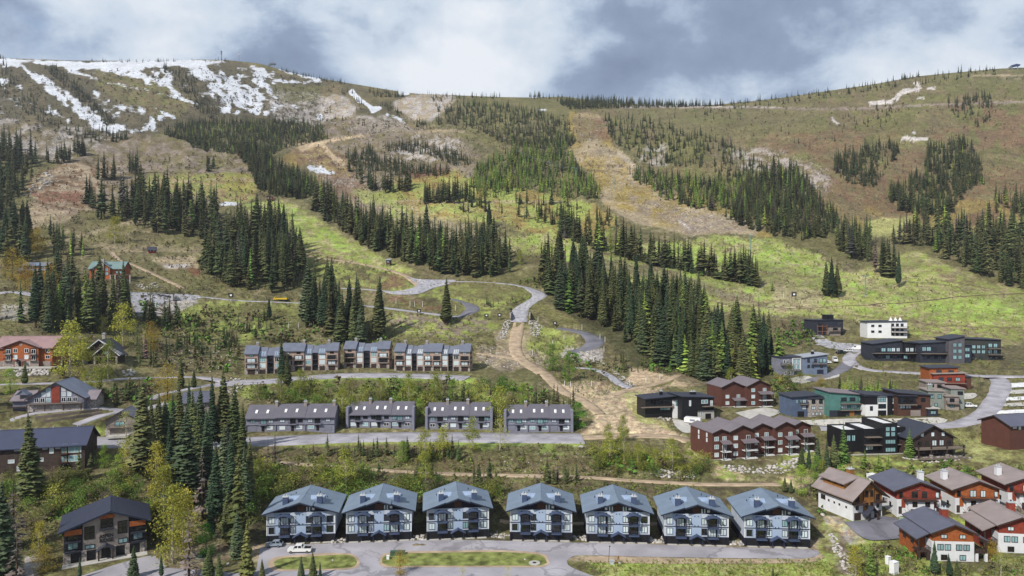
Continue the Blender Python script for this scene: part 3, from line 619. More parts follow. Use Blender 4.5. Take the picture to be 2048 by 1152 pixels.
h = mk('timber_cabin', 'orange timber cabin with long grey shed dormer at the far upper left', 66, 556, -3, [(-9, 9, 0, 10, 0, 5.2, M_ORANGE, 'gx', RF_BLUEG, 3.2), (-7.5, 8.6, 1.0, 6, 5.0, 8.4, M_ORANGE, 'gx', RF_BLUEG, 1.6)],
   [('f', 1.0, [-2.5, -1.0, 4.0, 5.5, 7.0], [6.4], 1.3, 1.3, 1, 't'), ('f', 0, [-5, 0, 6], [3.0], 2.2, 1.4, 2, 'dt')], [(-9, 9, -.01, 2.7, 1.6)])
h = mk('stone_cabin', 'timber cabin with grey-green roof and tall stone chimney breast', 205, 558, 4, [(-9, 13, 1, 11, 0, 7.4, M_LOG, 'gx', RF_GREEN, 4.4), (-4.5, 5.2, -1, 6, 0, 7.6, M_LOG, 'gy', RF_GREEN, 3.6)],
   [('f', -1, [3.3], [2.6, 5.2], 1.9, 2.1, 2, 't'), ('f', 1, [9, 11.5], [3.6], 1.8, 1.8, 2, 't'), ('f', 1, [-7], [4.0], 2, 1.6, 2, 'd')], [(5.3, 19, .99, 2.9, 2.6)])
h.box('chimney_breast', -1.6, 1.6, -1.8, -1.005, -2, 10.5, M_STONE); h.box('chimney', -1.5, 1.5, -1.0, .6, 10.4, 13.5, M_STONE); h.posts([(6, -1.5), (9, -1.5), (12, -1.5), (15, -1.5), (18.6, -1.5)], -3, 2.68, M_STONE, .4)
mk('red_shed', 'small red shed with a white window beside a dark conifer', 304, 506, 25, [(-2.6, 2.6, 0, 4, 0, 2.8, mat('barn_red', S(150, 38, 34), .8), 'gx', RF_DARK, 1.8)], [('f', 0, [-1, 1.2], [1.0], 1.0, 1.0, 1, 'p')], cat='shed')
h = mk('lift_hut', 'small red lift operator hut on legs at the top of the grassy knoll', 539, 402, 5, [(-3, 3, 0, 5, 1.2, 4.6, mat('hut_red', S(146, 62, 46), .8), 'gy', RF_SILV, 1.6)], [('f', 0, [-1.2, 1.2], [2.6], 1.6, 1.4, 1, 'p')], cat='hut'); h.posts([(-2.8, .3), (2.8, .3), (-2.8, 4.7), (2.8, 4.7)], -3, 1.2, M_DKWOOD, .18); h.balcony(-3, 4.6, -.01, 1.25, 1.4, 1.0, m=M_DKWOOD)
h = mk('warming_hut', 'small brown hut with pale roof beside the upper gravel road', 776, 531, -8, [(-1.7, 1.7, 0, 3.4, .8, 4.4, M_BROWNSID, 'sy', RF_SILV, .7)], [('f', 0, [0], [2.3], 1.8, 1.2, 2, 't')], cat='hut'); h.posts([(-1.5, .2), (1.5, .2), (-1.5, 3.2), (1.5, 3.2)], -2, .8, M_DKWOOD, .15)

# ------------------------------------------------------------------ right side buildings
h = mk('hillside_house', 'black and white modern house with broad flat eaves beside the dirt clearing', 1335, 836, 10,
   [(-9, 5.2, 2, 12, 0, 7.8, M_BLACK, 'sx', RF_DARK, .9), (3.0, 5.6, .6, 6, 0, 7.4, M_WHITE, 'flat', M_BLACK), (5.65, 10, 1.4, 11, 0, 7.4, M_CHAR, 'sx', RF_DARK, .5)],
   [('f', 2, [-5.4, -2.0, .8], [5.4], 2.6, 2.0, 2, 'd'), ('f', 2, [-.2], [2.9], 4.6, 1.8, 3, 't'), ('f', .6, [4.3], [4.9], .8, 2.0, 1, 't'), ('f', 1.4, [7.8], [5.2, 2.8], 3.4, 2.0, 2, 'td')],
   [(-11, 3, 1.99, 4.6, 1.8), (5.7, 11.5, 1.39, 4.6, 1.4)], [('f', 2, -.2, 0, 4.6, 2.3, M_BLACK)], fr=M_BLACK, chim=[(0, 7, 8, 10.2, 1.2, 1.0, M_BLACK)])
h = mk('hillside_house', 'tall black modern house with white lower corner behind the white trailer', 1404, 838, 14,
   [(-9, 5.5, 0, 12, 0, 8.8, M_BLACK, 'sx', RF_DARK, -.8), (-2, 5.6, -.1, 5, 0, 3.6, M_CONC, 'flat', M_BLACK)],
   [('f', 0, [-5.5], [5.6], .9, 2.4, 1, 'p'), ('f', 0, [1.2], [6.4], 3.0, 1.6, 2, 't'), ('f', 0, [4.4], [5.0], 1.2, 2.6, 1, 'p'), ('f', -.1, [-.3], [1.6], 1.0, 1.4, 1, 't'), ('r', 5.6, [2.5], [1.0], 1.6, 1.8, 1, 't')],
   [(0, 5.6, -.01, 5.4, 1.5)], [('f', -.1, 2.8, 0, 2.6, 2.2, M_BLACK)], fr=M_WHITE, chim=[(-1, 6, 9, 10.6, 2.4, 1.2, M_BLACK)])
def redrow(px, py, rot, label, units, D=13, balc=True, foot=None):
    tot = sum(u[0] for u in units); h = House('townhouse_row', label, px, py, rot, 'townhouses', None, foot=foot or (-tot / 2 - 1, tot / 2 + 1, -2, D + 1)); x = -tot / 2; h.fr = M_WHITE; h.fw = .11
    for i, (wd, yo, E, rise) in enumerate(units):
        x0, x1 = x + .01, x + wd - .01; x += wd; c = (x0 + x1) / 2
        h.box('wall', x0, x1, yo, D, -4.5, E, M_RED); h.box('concrete_base', x0 - .05, x1 + .05, yo - .1, yo - .004, -4.5, .15, M_CONC)
        h.gable(x0, x1, yo, D, E, E + rise, 'y', RF_RR, M_RED, oh=.7, oe=.25, th=.25, fasc=M_DKWOOD)
        nf = int((E - .4) / 2.8)
        for f in range(nf):
            z = .9 + f * 2.8; h.win('f', yo, x0 + wd * .26, z, 1.7, 1.5, 2, 'pt'); h.win('f', yo, x0 + wd * .74, z - (.7 if balc and f < nf - 1 else 0), 1.6, 1.5 + (.6 if balc and f < nf - 1 else 0), 2, 'td', name='balcony_door' if balc and f < nf - 1 else 'window')
            if balc and f < nf - 1: h.balcony(x0 + wd * .5, x1 + .2, yo - .01, .15 + f * 2.8, 2.0, 1.0, m=M_WHITE, bal=.5)
        if balc:
            zz = .15 + (nf - 1) * 2.8
            MB().poly([(x0 + wd * .45, yo - 2.4, zz - .2), (x1 + .3, yo - 2.4, zz - .2), (x1 + .3, yo - .01, zz + .7), (x0 + wd * .45, yo - .01, zz + .7), (x0 + wd * .45, yo - 2.4, zz), (x1 + .3, yo - 2.4, zz), (x1 + .3, yo - .01, zz + .9), (x0 + wd * .45, yo - .01, zz + .9)],
               [(0, 3, 2, 1), (4, 5, 6, 7), (0, 1, 5, 4), (1, 2, 6, 5), (2, 3, 7, 6), (3, 0, 4, 7)]).build('porch_roof', RF_RR, h.r)
            h.posts([(x0 + wd * .52, yo - 1.95), (x1 + .1, yo - 1.95)], -4, zz, M_DKWOOD, .12)
    return h
h = redrow(1531, 912, 15, 'long brick-red stepped townhouse row with five gables above a rock slope', [(6.5, 0, 9.4, 1.2), (10.5, -.2, 9.4, 2.1), (8.6, 2.0, 9.6, 1.7), (9, .4, 9.8, 1.9), (8.5, 3.0, 9.2, 1.7)], 15)
h.wins('l', -21.55, [3.5, 9], [5.6, 7.4], .8, 1.4, 1, 'p')
for x in (-15, -10, -2, 4, 9, 15): h.box('footing', x - .6, x + .6, -2.4, -1.2, -5, -1.2, M_CONC)
h = redrow(1492, 813, 12, 'pair of brick-red gabled townhouses in front of the dark forest edge', [(11, 1, 8.6, 2.3), (11.5, -1.2, 9.0, 2.5)], 14)
mk('hillside_house', 'blue-grey three-storey house with a pale stone middle bay', 1626, 834, 6, [(-8.5, 3, 1.2, 12, 0, 8.0, mat('denim_siding', S(84, 98, 124), .8, seams=('Z', .3)), 'sx', RF_DARK, .6), (-1.6, 5.2, 0, 8, 0, 7.6, M_STONE, 'flat', RF_DARK), (5.25, 8.5, .9, 12, 0, 8.0, mat('denim_siding', S(84, 98, 124)), 'flat', RF_DARK)],
   [('f', 0, [.2, 3.4], [5.4], 1.6, 1.9, 2, 'td'), ('f', 0, [.2, 3.4], [3.0], 1.7, 1.4, 2, 'pt'), ('f', 0, [0, 1.6, 3.2], [.6], 1.0, 1.4, 1, 'p'), ('f', 1.2, [-6.4, -4.4], [5.4], 1.2, 1.8, 2, 't'), ('f', 1.2, [-3.2], [2.9, 5.5], 1.8, 1.6, 2, 'p'), ('f', .9, [6.9], [2.9, 5.5], 2.0, 1.6, 2, 'tp')],
   [(-5, -1.7, 1.19, 5.2, 1.1), (5.3, 8.4, .89, 5.2, 1.1)], [('f', 1.2, -4.6, 0, 2.8, 2.2, M_BLACK), ('f', .9, 6.9, 0, 2.6, 2.2, M_BLACK)], fr=M_CHAR)
M_TEALW = mat('teal_green_siding', S(82, 128, 122), .8, seams=('Z', .3))
h = mk('hillside_house', 'teal-green three-storey house with a timber entry door', 1699, 833, 4, [(-8.4, 8.4, 0, 12, 0, 8.6, M_TEALW, 'sx', RF_PURP, -1.4)],
   [('f', 0, [-2.4, 1.2], [6.2], 2.4, 1.6, 2, 'd'), ('f', 0, [5.2], [6.2], 2.6, 1.6, 2, 'dt'), ('f', 0, [-2.2, 1.8, 5.4], [3.2], 2.6, 1.6, 3, 'tp')], [(-4, 8.2, -.01, 5.4, 1.2), (-4, 8.2, -.01, 2.75, 1.2)], [('f', -.3, -3.6, 0, 3.4, 2.3, M_BLACK), ('f', -.3, 5.2, 0, 3.4, 2.3, M_BLACK)], fr=M_CHAR)
h.box('stone_base', -8.5, 8.5, -.3, -.005, -.3, 2.6, M_CHAR); h.box('entry_door', -.2, 1.8, -.42, -.305, 0, 2.5, M_OCHRE)
mk('hillside_house', 'white and black boxy house with shed roof, third from the left in the upper row', 1770, 832, 2, [(-8, 5.8, 0, 11, 0, 7.8, M_WHITE, 'sx', RF_DARK, -.7), (-8.2, -3.0, -.02, 9, 4.6, 8.0, M_BLACK, 'flat', RF_DARK), (.9, 2.8, -.4, 8, 0, 8.2, M_BLACK, 'flat', RF_DARK)],
   [('f', 0, [-1.2], [3.0, 5.6], 3.2, 1.9, (3, 2), 'dt'), ('f', 0, [4.4], [2.9, 5.6], 2.8, 2.0, 2, 'dt'), ('f', 0, [-5.6], [2.2], 1.2, 1.8, 1, 'd')], [], [('f', 0, -1.2, 0, 3.4, 2.3, M_BLACK), ('f', 0, 4.4, 0, 2.8, 2.3, M_BLACK)], fr=M_BLACK)
mk('hillside_house', 'dark brown timber house with glazed corner next to the pale grey-green one', 1828, 832, 0, [(-6.5, 6.5, 0, 11, 0, 8.2, M_BROWNSID, 'sx', RF_DARK, -1.0), (-6.4, .4, -.4, 5, 4.8, 8.0, M_BLACK, 'flat', RF_DARK), (5.0, 9.0, -1, 6, 0, 3.0, M_CHAR, 'flat', M_CONC)],
   [('f', 0, [-4.6, -2.2], [2.9], 2.2, 1.5, 2, 'p'), ('f', 0, [2.2], [2.9], 1.6, 1.5, 2, 'd'), ('f', -.4, [-3.0], [5.2], 5.2, 2.4, 3, 'd'), ('f', 0, [3.6], [5.6], 1.8, 1.6, 1, 'd'), ('f', -1, [7], [.9], 2.2, 1.4, 2, 't')], [(-6.4, .5, -.41, 4.75, 1.2)], [('f', 0, .6, 0, 4.0, 2.3, M_TAUPE)], fr=M_BLACK)
M_SAGE = mat('sage_grey_siding', S(134, 142, 136), .8, seams=('Z', .3))
mk('hillside_house', 'pale sage-grey stepped house with flat terraces and chimney block', 1888, 818, -10, [(-6, 0, 0, 9, 0, 7.2, M_SAGE, 'flat', M_TAUPE), (.02, 5, -1.5, 8, 0, 5.4, M_TAUPE, 'flat', M_TAUPE), (3, 8, 1, 9, 0, 8.2, M_SAGE, 'flat', RF_TAN), (-3, 4, 9.1, 17, 0, 9.6, M_TAUPE, 'flat', RF_TAN)],
   [('f', 0, [-4.4, -1.6], [4.2], 1.4, 1.8, 2, 't'), ('f', 0, [-3], [1.0], 1.2, 1.4, 1, 't'), ('f', -1.5, [2.4], [.9, 3.2], 1.8, 1.5, 2, 'dt'), ('f', 1, [6.5], [5.8], 2, 1.5, 2, 'd'), ('f', 9.1, [-1, 2], [7.4], 1.8, 1.5, 2, 'd')], [(.1, 4.9, -1.51, 2.7, 1.2)], [], chim=[(-4.8, 1.5, 7.2, 9.6, 1.6, 1.4, M_SAGE)])
mk('hillside_house', 'rust-brown timber and metal house beside the bend of the right road', 1906, 778, -10, [(-8, 5, 0, 10, 0, 6.6, M_RUST, 'sx', M_TAUPE, .6), (-9, 3, 2, 12, 0, 9.0, M_ORANGE, 'sx', RF_DARK, .5), (5.05, 8, 1, 8, 0, 5.4, M_BROWNSID, 'flat', RF_DARK)],
   [('f', 0, [-5, -1.5, 2], [3.6], 2.0, 1.6, 2, 'dt'), ('f', 2, [-5, 0], [7.0], 2.2, 1.3, 2, 'd')], [(-8, 5, -.01, 2.8, 1.6)], [('r', 8, 4, 0, 3, 2.2, M_TAUPE)])
h = mk('hillside_house', 'grey modern house with tall white-framed window wall beside a conifer', 1585, 751, 12, [(-7, 7, 0, 10, 0, 9.2, M_GREYSID, 'flat', RF_DARK)],
   [('f', 0, [1.2, 3.2], [3.2, 5.9], 1.8, 2.3, 1, 't'), ('f', 0, [-4.6, -2.6], [6.2], 1.2, 1.8, 1, 'd'), ('f', 0, [-4, -1.6], [.5], .9, 1.8, 1, 'd')], [(-7, -1, -.01, 5.6, 1.3)], [('f', 0, 3.2, 0, 4.6, 2.4, M_NAVY)], fr=M_WHITE)
h.box('white_frame', -.2, .05, -.35, -.01, 2.8, 8.8, M_WHITE); h.box('white_frame', 4.4, 4.65, -.35, -.01, 2.8, 8.8, M_WHITE); h.box('white_frame', .06, 4.39, -.35, -.01, 8.5, 8.8, M_WHITE)
mk('hillside_house', 'blue-grey modern house with silver shed roof right of the white-framed window wall', 1630, 748, 6, [(-6, 6.5, 0, 10, 0, 8.4, mat('steel_blue_siding', S(112, 126, 148), .8), 'sx', RF_SILV, 1.4)],
   [('f', 0, [-3.4, .2], [5.8], 1.4, 2.0, 1, 'd'), ('f', 0, [3.2, 5.0], [5.6], 1.6, 2.2, 1, 't'), ('f', 0, [-3.4, -1.2, 3.4], [3.0], 1.4, 1.7, 1, 'd')], [(-1.5, 6.2, -.01, 5.2, 1.2)], [('f', 0, 2.8, 0, 3.4, 2.2, M_NAVY)], chim=[(1.5, 5, 9, 11, 1.2, 1, M_BLACK)])
mk('mountain_lodge', 'wide dark modern lodge with butterfly roof, left of three on the grass shoulder', 1800, 722, 2, [(-14, 2, 1, 13, 0, 9.0, M_CHAR, 'sx', RF_DARK, 1.8), (2.02, 12.5, 0, 13, 0, 8.6, M_BLACK, 'sx', RF_DARK, -1.4)],
   [('f', 1, [-11.5, -8.4, -5.2], [4.9], 2.4, 2.0, 2, 'td'), ('f', 1, [-3.0, -.4], [4.9], 2.0, 2.1, 2, 'p'), ('f', 0, [4.0, 6.4, 9.0], [4.9], 2.0, 2.2, 2, 'tp'), ('f', 0, [3, 6, 10], [1.2], 2.2, 1.8, 2, 'dt'), ('f', 1, [-10, -6, -2], [1.2], 2.2, 1.8, 2, 'dt')], [(-14.5, 2, .99, 4.2, 2.0), (2.1, 12.4, -.01, 4.2, 1.8)], fr=M_BLACK, cat='lodge')
mk('mountain_lodge', 'dark grey modern lodge with tall window tower, middle of three on the grass shoulder', 1890, 727, -2, [(-11, 2, 3, 14, 0, 10.2, M_CHAR, 'sx', RF_DARK, .8), (2.02, 10, 0, 12, 0, 12.6, mat('greige_panel', S(92, 90, 96), .7), 'sx', RF_DARK, 1.6), (10.05, 14, 1, 10, 0, 9.5, M_CHAR, 'flat', RF_DARK)],
   [('f', 0, [5.0, 7.6], [2.2, 5.4, 8.6], 1.9, 2.1, 2, 't'), ('f', 3, [-9, -6.6, -3.8], [6.2], 2.2, 2.2, 2, 'dt'), ('f', 3, [-8.5, -5, -1], [1.4], 2.4, 2.0, 2, 'd'), ('f', 1, [12], [3, 6.2], 2.4, 2, 2, 't')], [(-11, 1.9, 2.99, 5.0, 2.2)], fr=M_BLACK, cat='lodge')
mk('mountain_lodge', 'dark flat-roofed lodge on stone base, right of three on the grass shoulder', 1962, 720, -5, [(-10, 10, 0, 13, 0, 10.6, mat('dark_olive_panel', S(60, 62, 60), .7), 'sx', RF_DARK, -.6)],
   [('f', 0, [-6, -3.6, -1.2, 1.2], [6.0, 3.4], 1.8, 1.9, 2, 't'), ('f', 0, [4.6, 7.2], [6.6, 3.4], 2.0, 2.2, 2, 'td'), ('f', 0, [-4, 0, 5, 7.5], [.4], 1.6, 1.4, 2, 'd')], [(3, 10.5, -.01, 3.0, 2.0), (3, 10.5, -.01, 6.2, 2.0)], fr=M_BLACK, cat='lodge')
h = mk('construction_house', 'dark house under construction with scaffold and rooftop box, upper right', 1665, 671, 8, [(-10, 9, 3, 14, 0, 9.0, M_CHAR, 'flat', RF_DARK), (-2, 5, -.5, 6, 0, 5.4, M_TAUPE, 'flat', M_CHAR), (-.5, 4, 5, 10, 9.3, 12, M_BLACK, 'flat', RF_DARK)],
   [('f', 3, [-6, 6.8], [3.4, 6.2], 3.0, 1.8, 2, 'd'), ('r', 9, [6, 9, 12], [3.4, 6.4], 1.6, 1.8, 2, 'd'), ('f', -.5, [1.5], [3.2], 3, 1.4, 2, 'd')], [(-10, 4.9, -.52, 2.8, 1.2)], cat='building')
for x in (-9, -6, -3): h.box('scaffold_post', x - .1, x + .1, .9, 1.1, 0, 6.5, M_ORANGE)
h.box('scaffold_deck', -9.2, -2.1, .6, 1.4, 5.4, 5.55, M_OCHRE)
h = mk('construction_house', 'white wrapped house under construction with three pointed roof caps', 1778, 676, -8, [(-12, 10, 0, 12, 0, 9.4, M_WHITE, 'sx', RF_DARK, .5)],
   [('f', 0, [2, 4.6, 7.2], [6.8, 4.2, 1.4], 1.6, 1.8, 2, 'd'), ('f', 0, [-9, -5], [6.4, 3.0], 1.8, 1.4, 2, 'd'), ('r', 10, [3, 6, 9], [6.8, 4.0], 1.4, 1.6, 2, 'd')], [(1, 10.2, -.01, 3.4, 1.8), (1, 10.2, -.01, 6.0, 1.8)], cat='building')
for x in (2.4, 5.0, 7.6): MB().poly([(x - .9, 3, 9.9), (x + .9, 3, 9.9), (x + .9, 4.8, 9.9), (x - .9, 4.8, 9.9), (x, 3.9, 12.4)], [(0, 1, 4), (1, 2, 4), (2, 3, 4), (3, 0, 4), (0, 3, 2, 1)]).build('roof_cap', M_WHITE, h.r)
h = mk('hillside_house', 'black flat-roofed villa with white parapets and large pale windows', 1757, 908, 5, [(-11, -4.6, 4, 14, 0, 7.4, M_BLACK, 'par', RF_WHT), (-4.55, 1.2, 1.2, 13, 0, 8.2, M_BLACK, 'par', RF_WHT), (1.25, 6.6, -.6, 12, 0, 10.4, M_BLACK, 'par', RF_WHT), (6.65, 11, 1.4, 12, 0, 8.6, M_BLACK, 'par', RF_WHT)],
   [('f', -.6, [3.0, 5.0], [6.2, 8.0], 1.7, 1.7, 1, 't'), ('f', -.6, [4.0], [3.6, .8], 3.8, 1.6, 4, 'pt'), ('f', 1.4, [8.4], [6.0], 2.6, 1.2, 3, 'p'), ('f', 1.4, [8.4], [.8, 3.6], 2.8, 1.6, 3, 'pd'), ('f', 4, [-8.6, -6.8], [3.8], 1.4, 2.2, 2, 't'), ('f', 1.2, [-2.6], [4.4], 2.6, 1.8, 3, 'd'), ('f', 1.2, [-2.6], [1.2], 2.8, 1.8, 3, 'dp')], [(-4.5, 1.2, 1.19, 3.2, 1.6), (6.7, 11, 1.39, 3.2, 1.4), (-4.5, 1.2, 1.19, 6.0, 1.6)], fr=M_BLACK)
h.box('concrete_base', -11.1, 11.1, -.9, -.61, -3, .3, M_CONC)
h = mk('timber_chalet', 'dark timber chalet with broad slate roof and two railed decks above rocks', 1874, 914, 8, [(-8, 8, 2, 15, 0, 6.2, M_DKWOOD, 'gy', RF_DARK, 4.2)],
   [('f', 2, [-5, -2.2, .6, 3.4, 6.2], [3.4], 1.8, 2.0, 2, 'pd'), ('f', 2, [-4, 0, 4], [6.6], 1.4, 1.6, 1, 'p'), ('f', 2, [-4, 1, 5], [.4], 2.2, 1.9, 2, 'd')], [(-8, 10, 1.99, 3.0, 3.2), (-8.5, 11, 1.99, .1, 5.0)], fr=M_DKWOOD)
h.posts([(-7.8, -1), (-3, -1), (3, -1), (9.4, -1)], -3, 4.1, M_DKWOOD, .18); h.posts([(-3, -1.05), (3, -1.05)], -.1, 1.1, M_STONE, .4)
h = mk('apartment_building', 'brick-red long building with slate roof cut by the right edge', 2060, 897, 14, [(-9, 22, 0, 11, 0, 8.6, M_RED, 'gx', RF_SLATE, 2.4)],
   [('f', 0, [-4.6, 2.2], [6.9], 1.0, 1.1, 1, 'p'), ('f', 0, [-6.8, 5], [7.4], 1.6, .8, 2, 'p'), ('f', 0, [-.5], [1.8, 4.6], 1.2, 1.3, 1, 'p')], fr=M_WHITE, cat='building')
h.box('concrete_base', -9.1, 22, -.15, -.004, -3.5, -.4, M_CONC)

# chalets at the lower right
def chalet(px, py, rot, label, W, woodm, roofm_, balm=M_DKWOOD, fl=True):
    a = W / 2; h = House('chalet', label, px, py, rot, 'chalet', 'white stucco chalets at the lower right', foot=(-a - 1, a + 1, -2, 16)); h.fr = M_DKWOOD
    h.box('lower_wall', -a, a, .3, 14, -2.5, 4.6, M_WSTUC); h.box('upper_wall', -a + .02, a - .02, .32, 13.98, 4.6, 7.4, woodm)
    h.box('projecting_bay', -3.6, 3.6, -.9, .295, -2, 4.5, M_WSTUC)
    h.gable(-a, a, .3, 14, 7.4, 9.7, 'y', roofm_, woodm, oh=.9, oe=1.3, th=.28, fasc=M_DKWOOD)
    for x in (-1.8, 1.8):
        h.garage('f', -.9, x, 0, 2.5, 2.1, M_DKWOOD); h.win('f', -.9, x, 2.75, 1.4, 1.5, 2, 'd')
    h.balcony(-4.6, 4.6, .3, 4.65, 1.9, 1.0, m=balm, rm=balm, bal=.3)
    for x in (-5.2, 5.2): h.win('f', .3, x, 5.0, 1.1, 1.8, 1, 'dp'); h.box('stair_panel', x * .86 - .55, x * .86 + .55, .2, .297, 2.2, 4.59, woodm); h.box('door', x * 1.04 - .45, x * 1.04 + .45, .2, .296, .4, 2.5, M_DKWOOD)
    h.win('f', .32, -1.2, 5.0, 1.8, 2.0, 2, 'dp', name='balcony_door'); h.win('f', .32, 1.6, 5.0, 1.5, 2.0, 2, 'dp', name='balcony_door')
    h.wins('l', -a, [4, 8], [1.5], 1.0, 1.3, 1, 'd')
    for s in (-1, 1):
        b = MB()
        for i in range(6): b.box(s * 4.2 - .6, s * 4.2 + .6, -3.4 + i * .42, -3.4 + i * .42 + .44, -.3 + i * .2, .0 + i * .2 + .002 * i)
        b.build('stairs', M_DECK, h.r)
        r = MB()
        for q in (-.62, .62): r.bar((s * 4.2 + q, -3.4, .9), (s * 4.2 + q, -1.0, 2.0), .06, 4).bar((s * 4.2 + q, -3.4, -.3), (s * 4.2 + q, -3.4, .95), .06, 4)
        r.build('stair_railing', M_DKWOOD, h.r)
    return h
h = chalet(1839, 1031, -2, 'red and white chalet right of the ochre one, with wide brown balcony', 12.6, M_RUST, RF_SLATE)
h.chimney(5.2, 9, 7.5, 10.4, 1.4, 1.4, M_WSTUC)
MB().bar((-.2, .1, 7.4), (-.2, .12, 7.42), .5, 12).build('round_crest', M_CAP, h.r)
h = chalet(1956, 1029, -4, 'orange-brown and white chalet with white chimneys, second from the right edge', 12.4, M_ORANGE, RF_TAN); h.chimney(-5.2, 8, 8, 10.6, 1.4, 1.4, M_WSTUC)
h = chalet(2062, 1018, -6, 'rust-red and white chalet cut by the right edge', 12.4, M_RUST, RF_TAN); h.chimney(-5.2, 7, 8, 10.6, 1.4, 1.4, M_WSTUC)
h = House('chalet', 'ochre and white chalet with shed dormer and tan metal roof beside the asphalt court', 1735, 1038, 18, 'chalet', None, foot=(-6.5, 6.5, -2, 15)); h.fr = M_DKWOOD
h.box('lower_wall', -5.4, 5.4, 0, 13.5, -2.5, 4.9, M_WSTUC); h.box('upper_wall', -5.38, 5.38, .02, 13.48, 4.9, 7.0, M_OCHRE)
ro = h.gable(-5.4, 5.4, 0, 13.5, 7.0, 11.2, 'y', RF_TAN, M_OCHRE, oh=1.5, oe=1.4, th=.28, fasc=M_DKWOOD)
h.box('dormer_wall', -4.6, -1.0, 4, 12.5, 7.6, 9.9, M_OCHRE); MB().prism([(-5.6, 9.55), (-.2, 11.0), (-.2, 11.3), (-5.6, 9.85)], 3.2, 13.4).build('dormer_roof', RF_TAN, h.r)
for y in (5, 7.5, 10): h.win('l', -4.6, y, 8.7, .9, .6, 1, 'd')
h.win('l', -5.4, 11.5, 3.0, 1.8, 1.4, 2, 'd'); h.wins('l', -5.4, [9.2, 7, 5, 2.4], [3.0], .6, .6, 1, 'd')
h.box('centre_bay', -1.6, 1.9, -.5, -.01, 2.4, 10.2, M_OCHRE)
for x in (-.8, 1.0):
    h.win('f', -.5, x, 6.6, 1.1, 1.9, 2, 'd'); h.win('f', -.5, x, 3.7, 1.1, 1.3, 2, 'dp')
for s in (-1, 1):
    h.balcony(s * 3.8 - 1.9, s * 3.8 + 1.9, -.01, 4.95, 1.6, 1.0, m=M_DKWOOD, rm=M_DKWOOD, bal=.3); h.win('f', 0, s * 3.8, 5.1, 1.5, 1.9, 2, 'd', name='balcony_door'); h.win('f', 0, s * 3.8, 3.0, 1.0, 1.2, 1, 'd'); h.garage('f', 0, s * 3.7, 0, 2.4, 2.2, M_DKWOOD)
h.gable(-1.9, 1.9, -2.2, -.6, 2.2, 4.0, 'y', RF_DARK, oh=.3, oe=.5, th=.2, name='porch_roof'); h.posts([(-1.7, -2.1), (1.7, -2.1)], 0, 2.2, M_DKWOOD, .2); h.box('entry_door', -.5, .6, -.6, -.505, 0, 2.1, M_DKWOOD)
h.chimney(3.0, 9.5, 8.5, 12.0, 1.8, 1.4, M_OCHRE)
h.balcony(-1, 3, 15.4, 3.4, 1.6, 1.0, m=M_DKWOOD)
def lowchalet(px, py, rot, label, woodm, roofm_):
    h = House('chalet', label, px, py, rot, 'chalet', None, foot=(-8, 8, -2.5, 15)); h.fr = M_DKWOOD
    h.box('lower_wall', -5.2, 5.2, 0, 13, -2.5, 5.0, M_WSTUC); h.box('upper_wall', -5.0, 5.0, .06, 12.9, 5.0, 7.4, woodm)
    h.gable(-5.0, 5.0, 0, 13, 7.4, 9.4, 'y', roofm_, woodm, oh=1.0, oe=.9, th=.28, fasc=M_DKWOOD)
    for s in (-1, 1): MB().prism([(s * 5.0, 7.0), (s * 8.9, 5.1), (s * 8.9, 5.4), (s * 5.0, 7.3)], .4, 12.4).build('side_roof', roofm_, h.r)
    h.box('side_wall', -7.6, -5.25, 3.3, 12, -2.5, 5.4, woodm); h.wins('l', -7.6, [5, 9], [2.6], 1.6, 1.5, 2, 'd')
    for x in (-2.2, 2.4): h.win('f', .06, x, 5.7, 1.6, 1.1, 2, 'dp'); h.win('f', 0, x - .9, 2.7, 1.55, 1.6, 2, 't'); h.win('f', 0, x + .9, 2.7, 1.55, 1.6, 2, 't'); h.win('f', 0, x, .2, 1.6, 1.4, 2, 'td')
    for s in (-1, 1):
        h.balcony(min(s * 5.3, s * 8.5), max(s * 5.3, s * 8.5), 3.2, 2.2, 3.0, 1.0, m=M_DKWOOD, rm=M_DKWOOD, bal=.3)
        h.posts([(s * 8.3, .4), (s * 6, .4)], -3, 2.0, M_WSTUC if s > 0 else M_DKWOOD, .3); h.posts([(s * 8.3, .4)], 2.2, 5.0, M_DKWOOD, .12)
    h.chimney(2.6, 9, 8, 10.6, 1.7, 1.3, M_RUST)
    return h
lowchalet(1906, 1122, -4, 'orange and white chalet with tiered slate roof at the bottom, front of a small conifer', M_ORANGE, RF_SLATE)
lowchalet(2040, 1106, -8, 'red and white chalet with tiered tan roof in the bottom right corner', M_RUST, RF_TAN)

# ------------------------------------------------------------------ level the building pads and the road beds into the hillside
def spl(pts, step):
    """smooth curve through picture points -> picture points"""
    P = np.array(pts, float); out = []
    for i in range(len(P) - 1):
        p0 = P[max(i - 1, 0)]; p1 = P[i]; p2 = P[i + 1]; p3 = P[min(i + 2, len(P) - 1)]
        n = max(2, int(np.hypot(*(p2 - p1)) / step))
        for t in np.linspace(0, 1, n, endpoint=False):
            out.append(.5 * ((2 * p1) + (-p0 + p2) * t + (2 * p0 - 5 * p1 + 4 * p2 - p3) * t * t + (-p0 + 3 * p1 - 3 * p2 + p3) * t ** 3))
    out.append(P[-1]); return np.array(out)
for (bx, by, rz, x0, x1, y0, y1, z) in PADS:
    c, s = math.cos(rz), math.sin(rz); R_ = 60
    sel = (np.abs(GX - bx) < R_) & (np.abs(GY - by) < R_)
    dx_ = GX[sel] - bx; dy_ = GY[sel] - by; lx = dx_ * c + dy_ * s; ly = -dx_ * s + dy_ * c
    d = np.hypot(np.maximum(np.maximum(x0 - lx, lx - x1), 0), np.maximum(np.maximum(y0 - ly, ly - y1), 0))
    k = 1 - sstep(0.3, 5.5, d)
    GZ[sel] = GZ[sel] * (1 - k) + (z - .06) * k
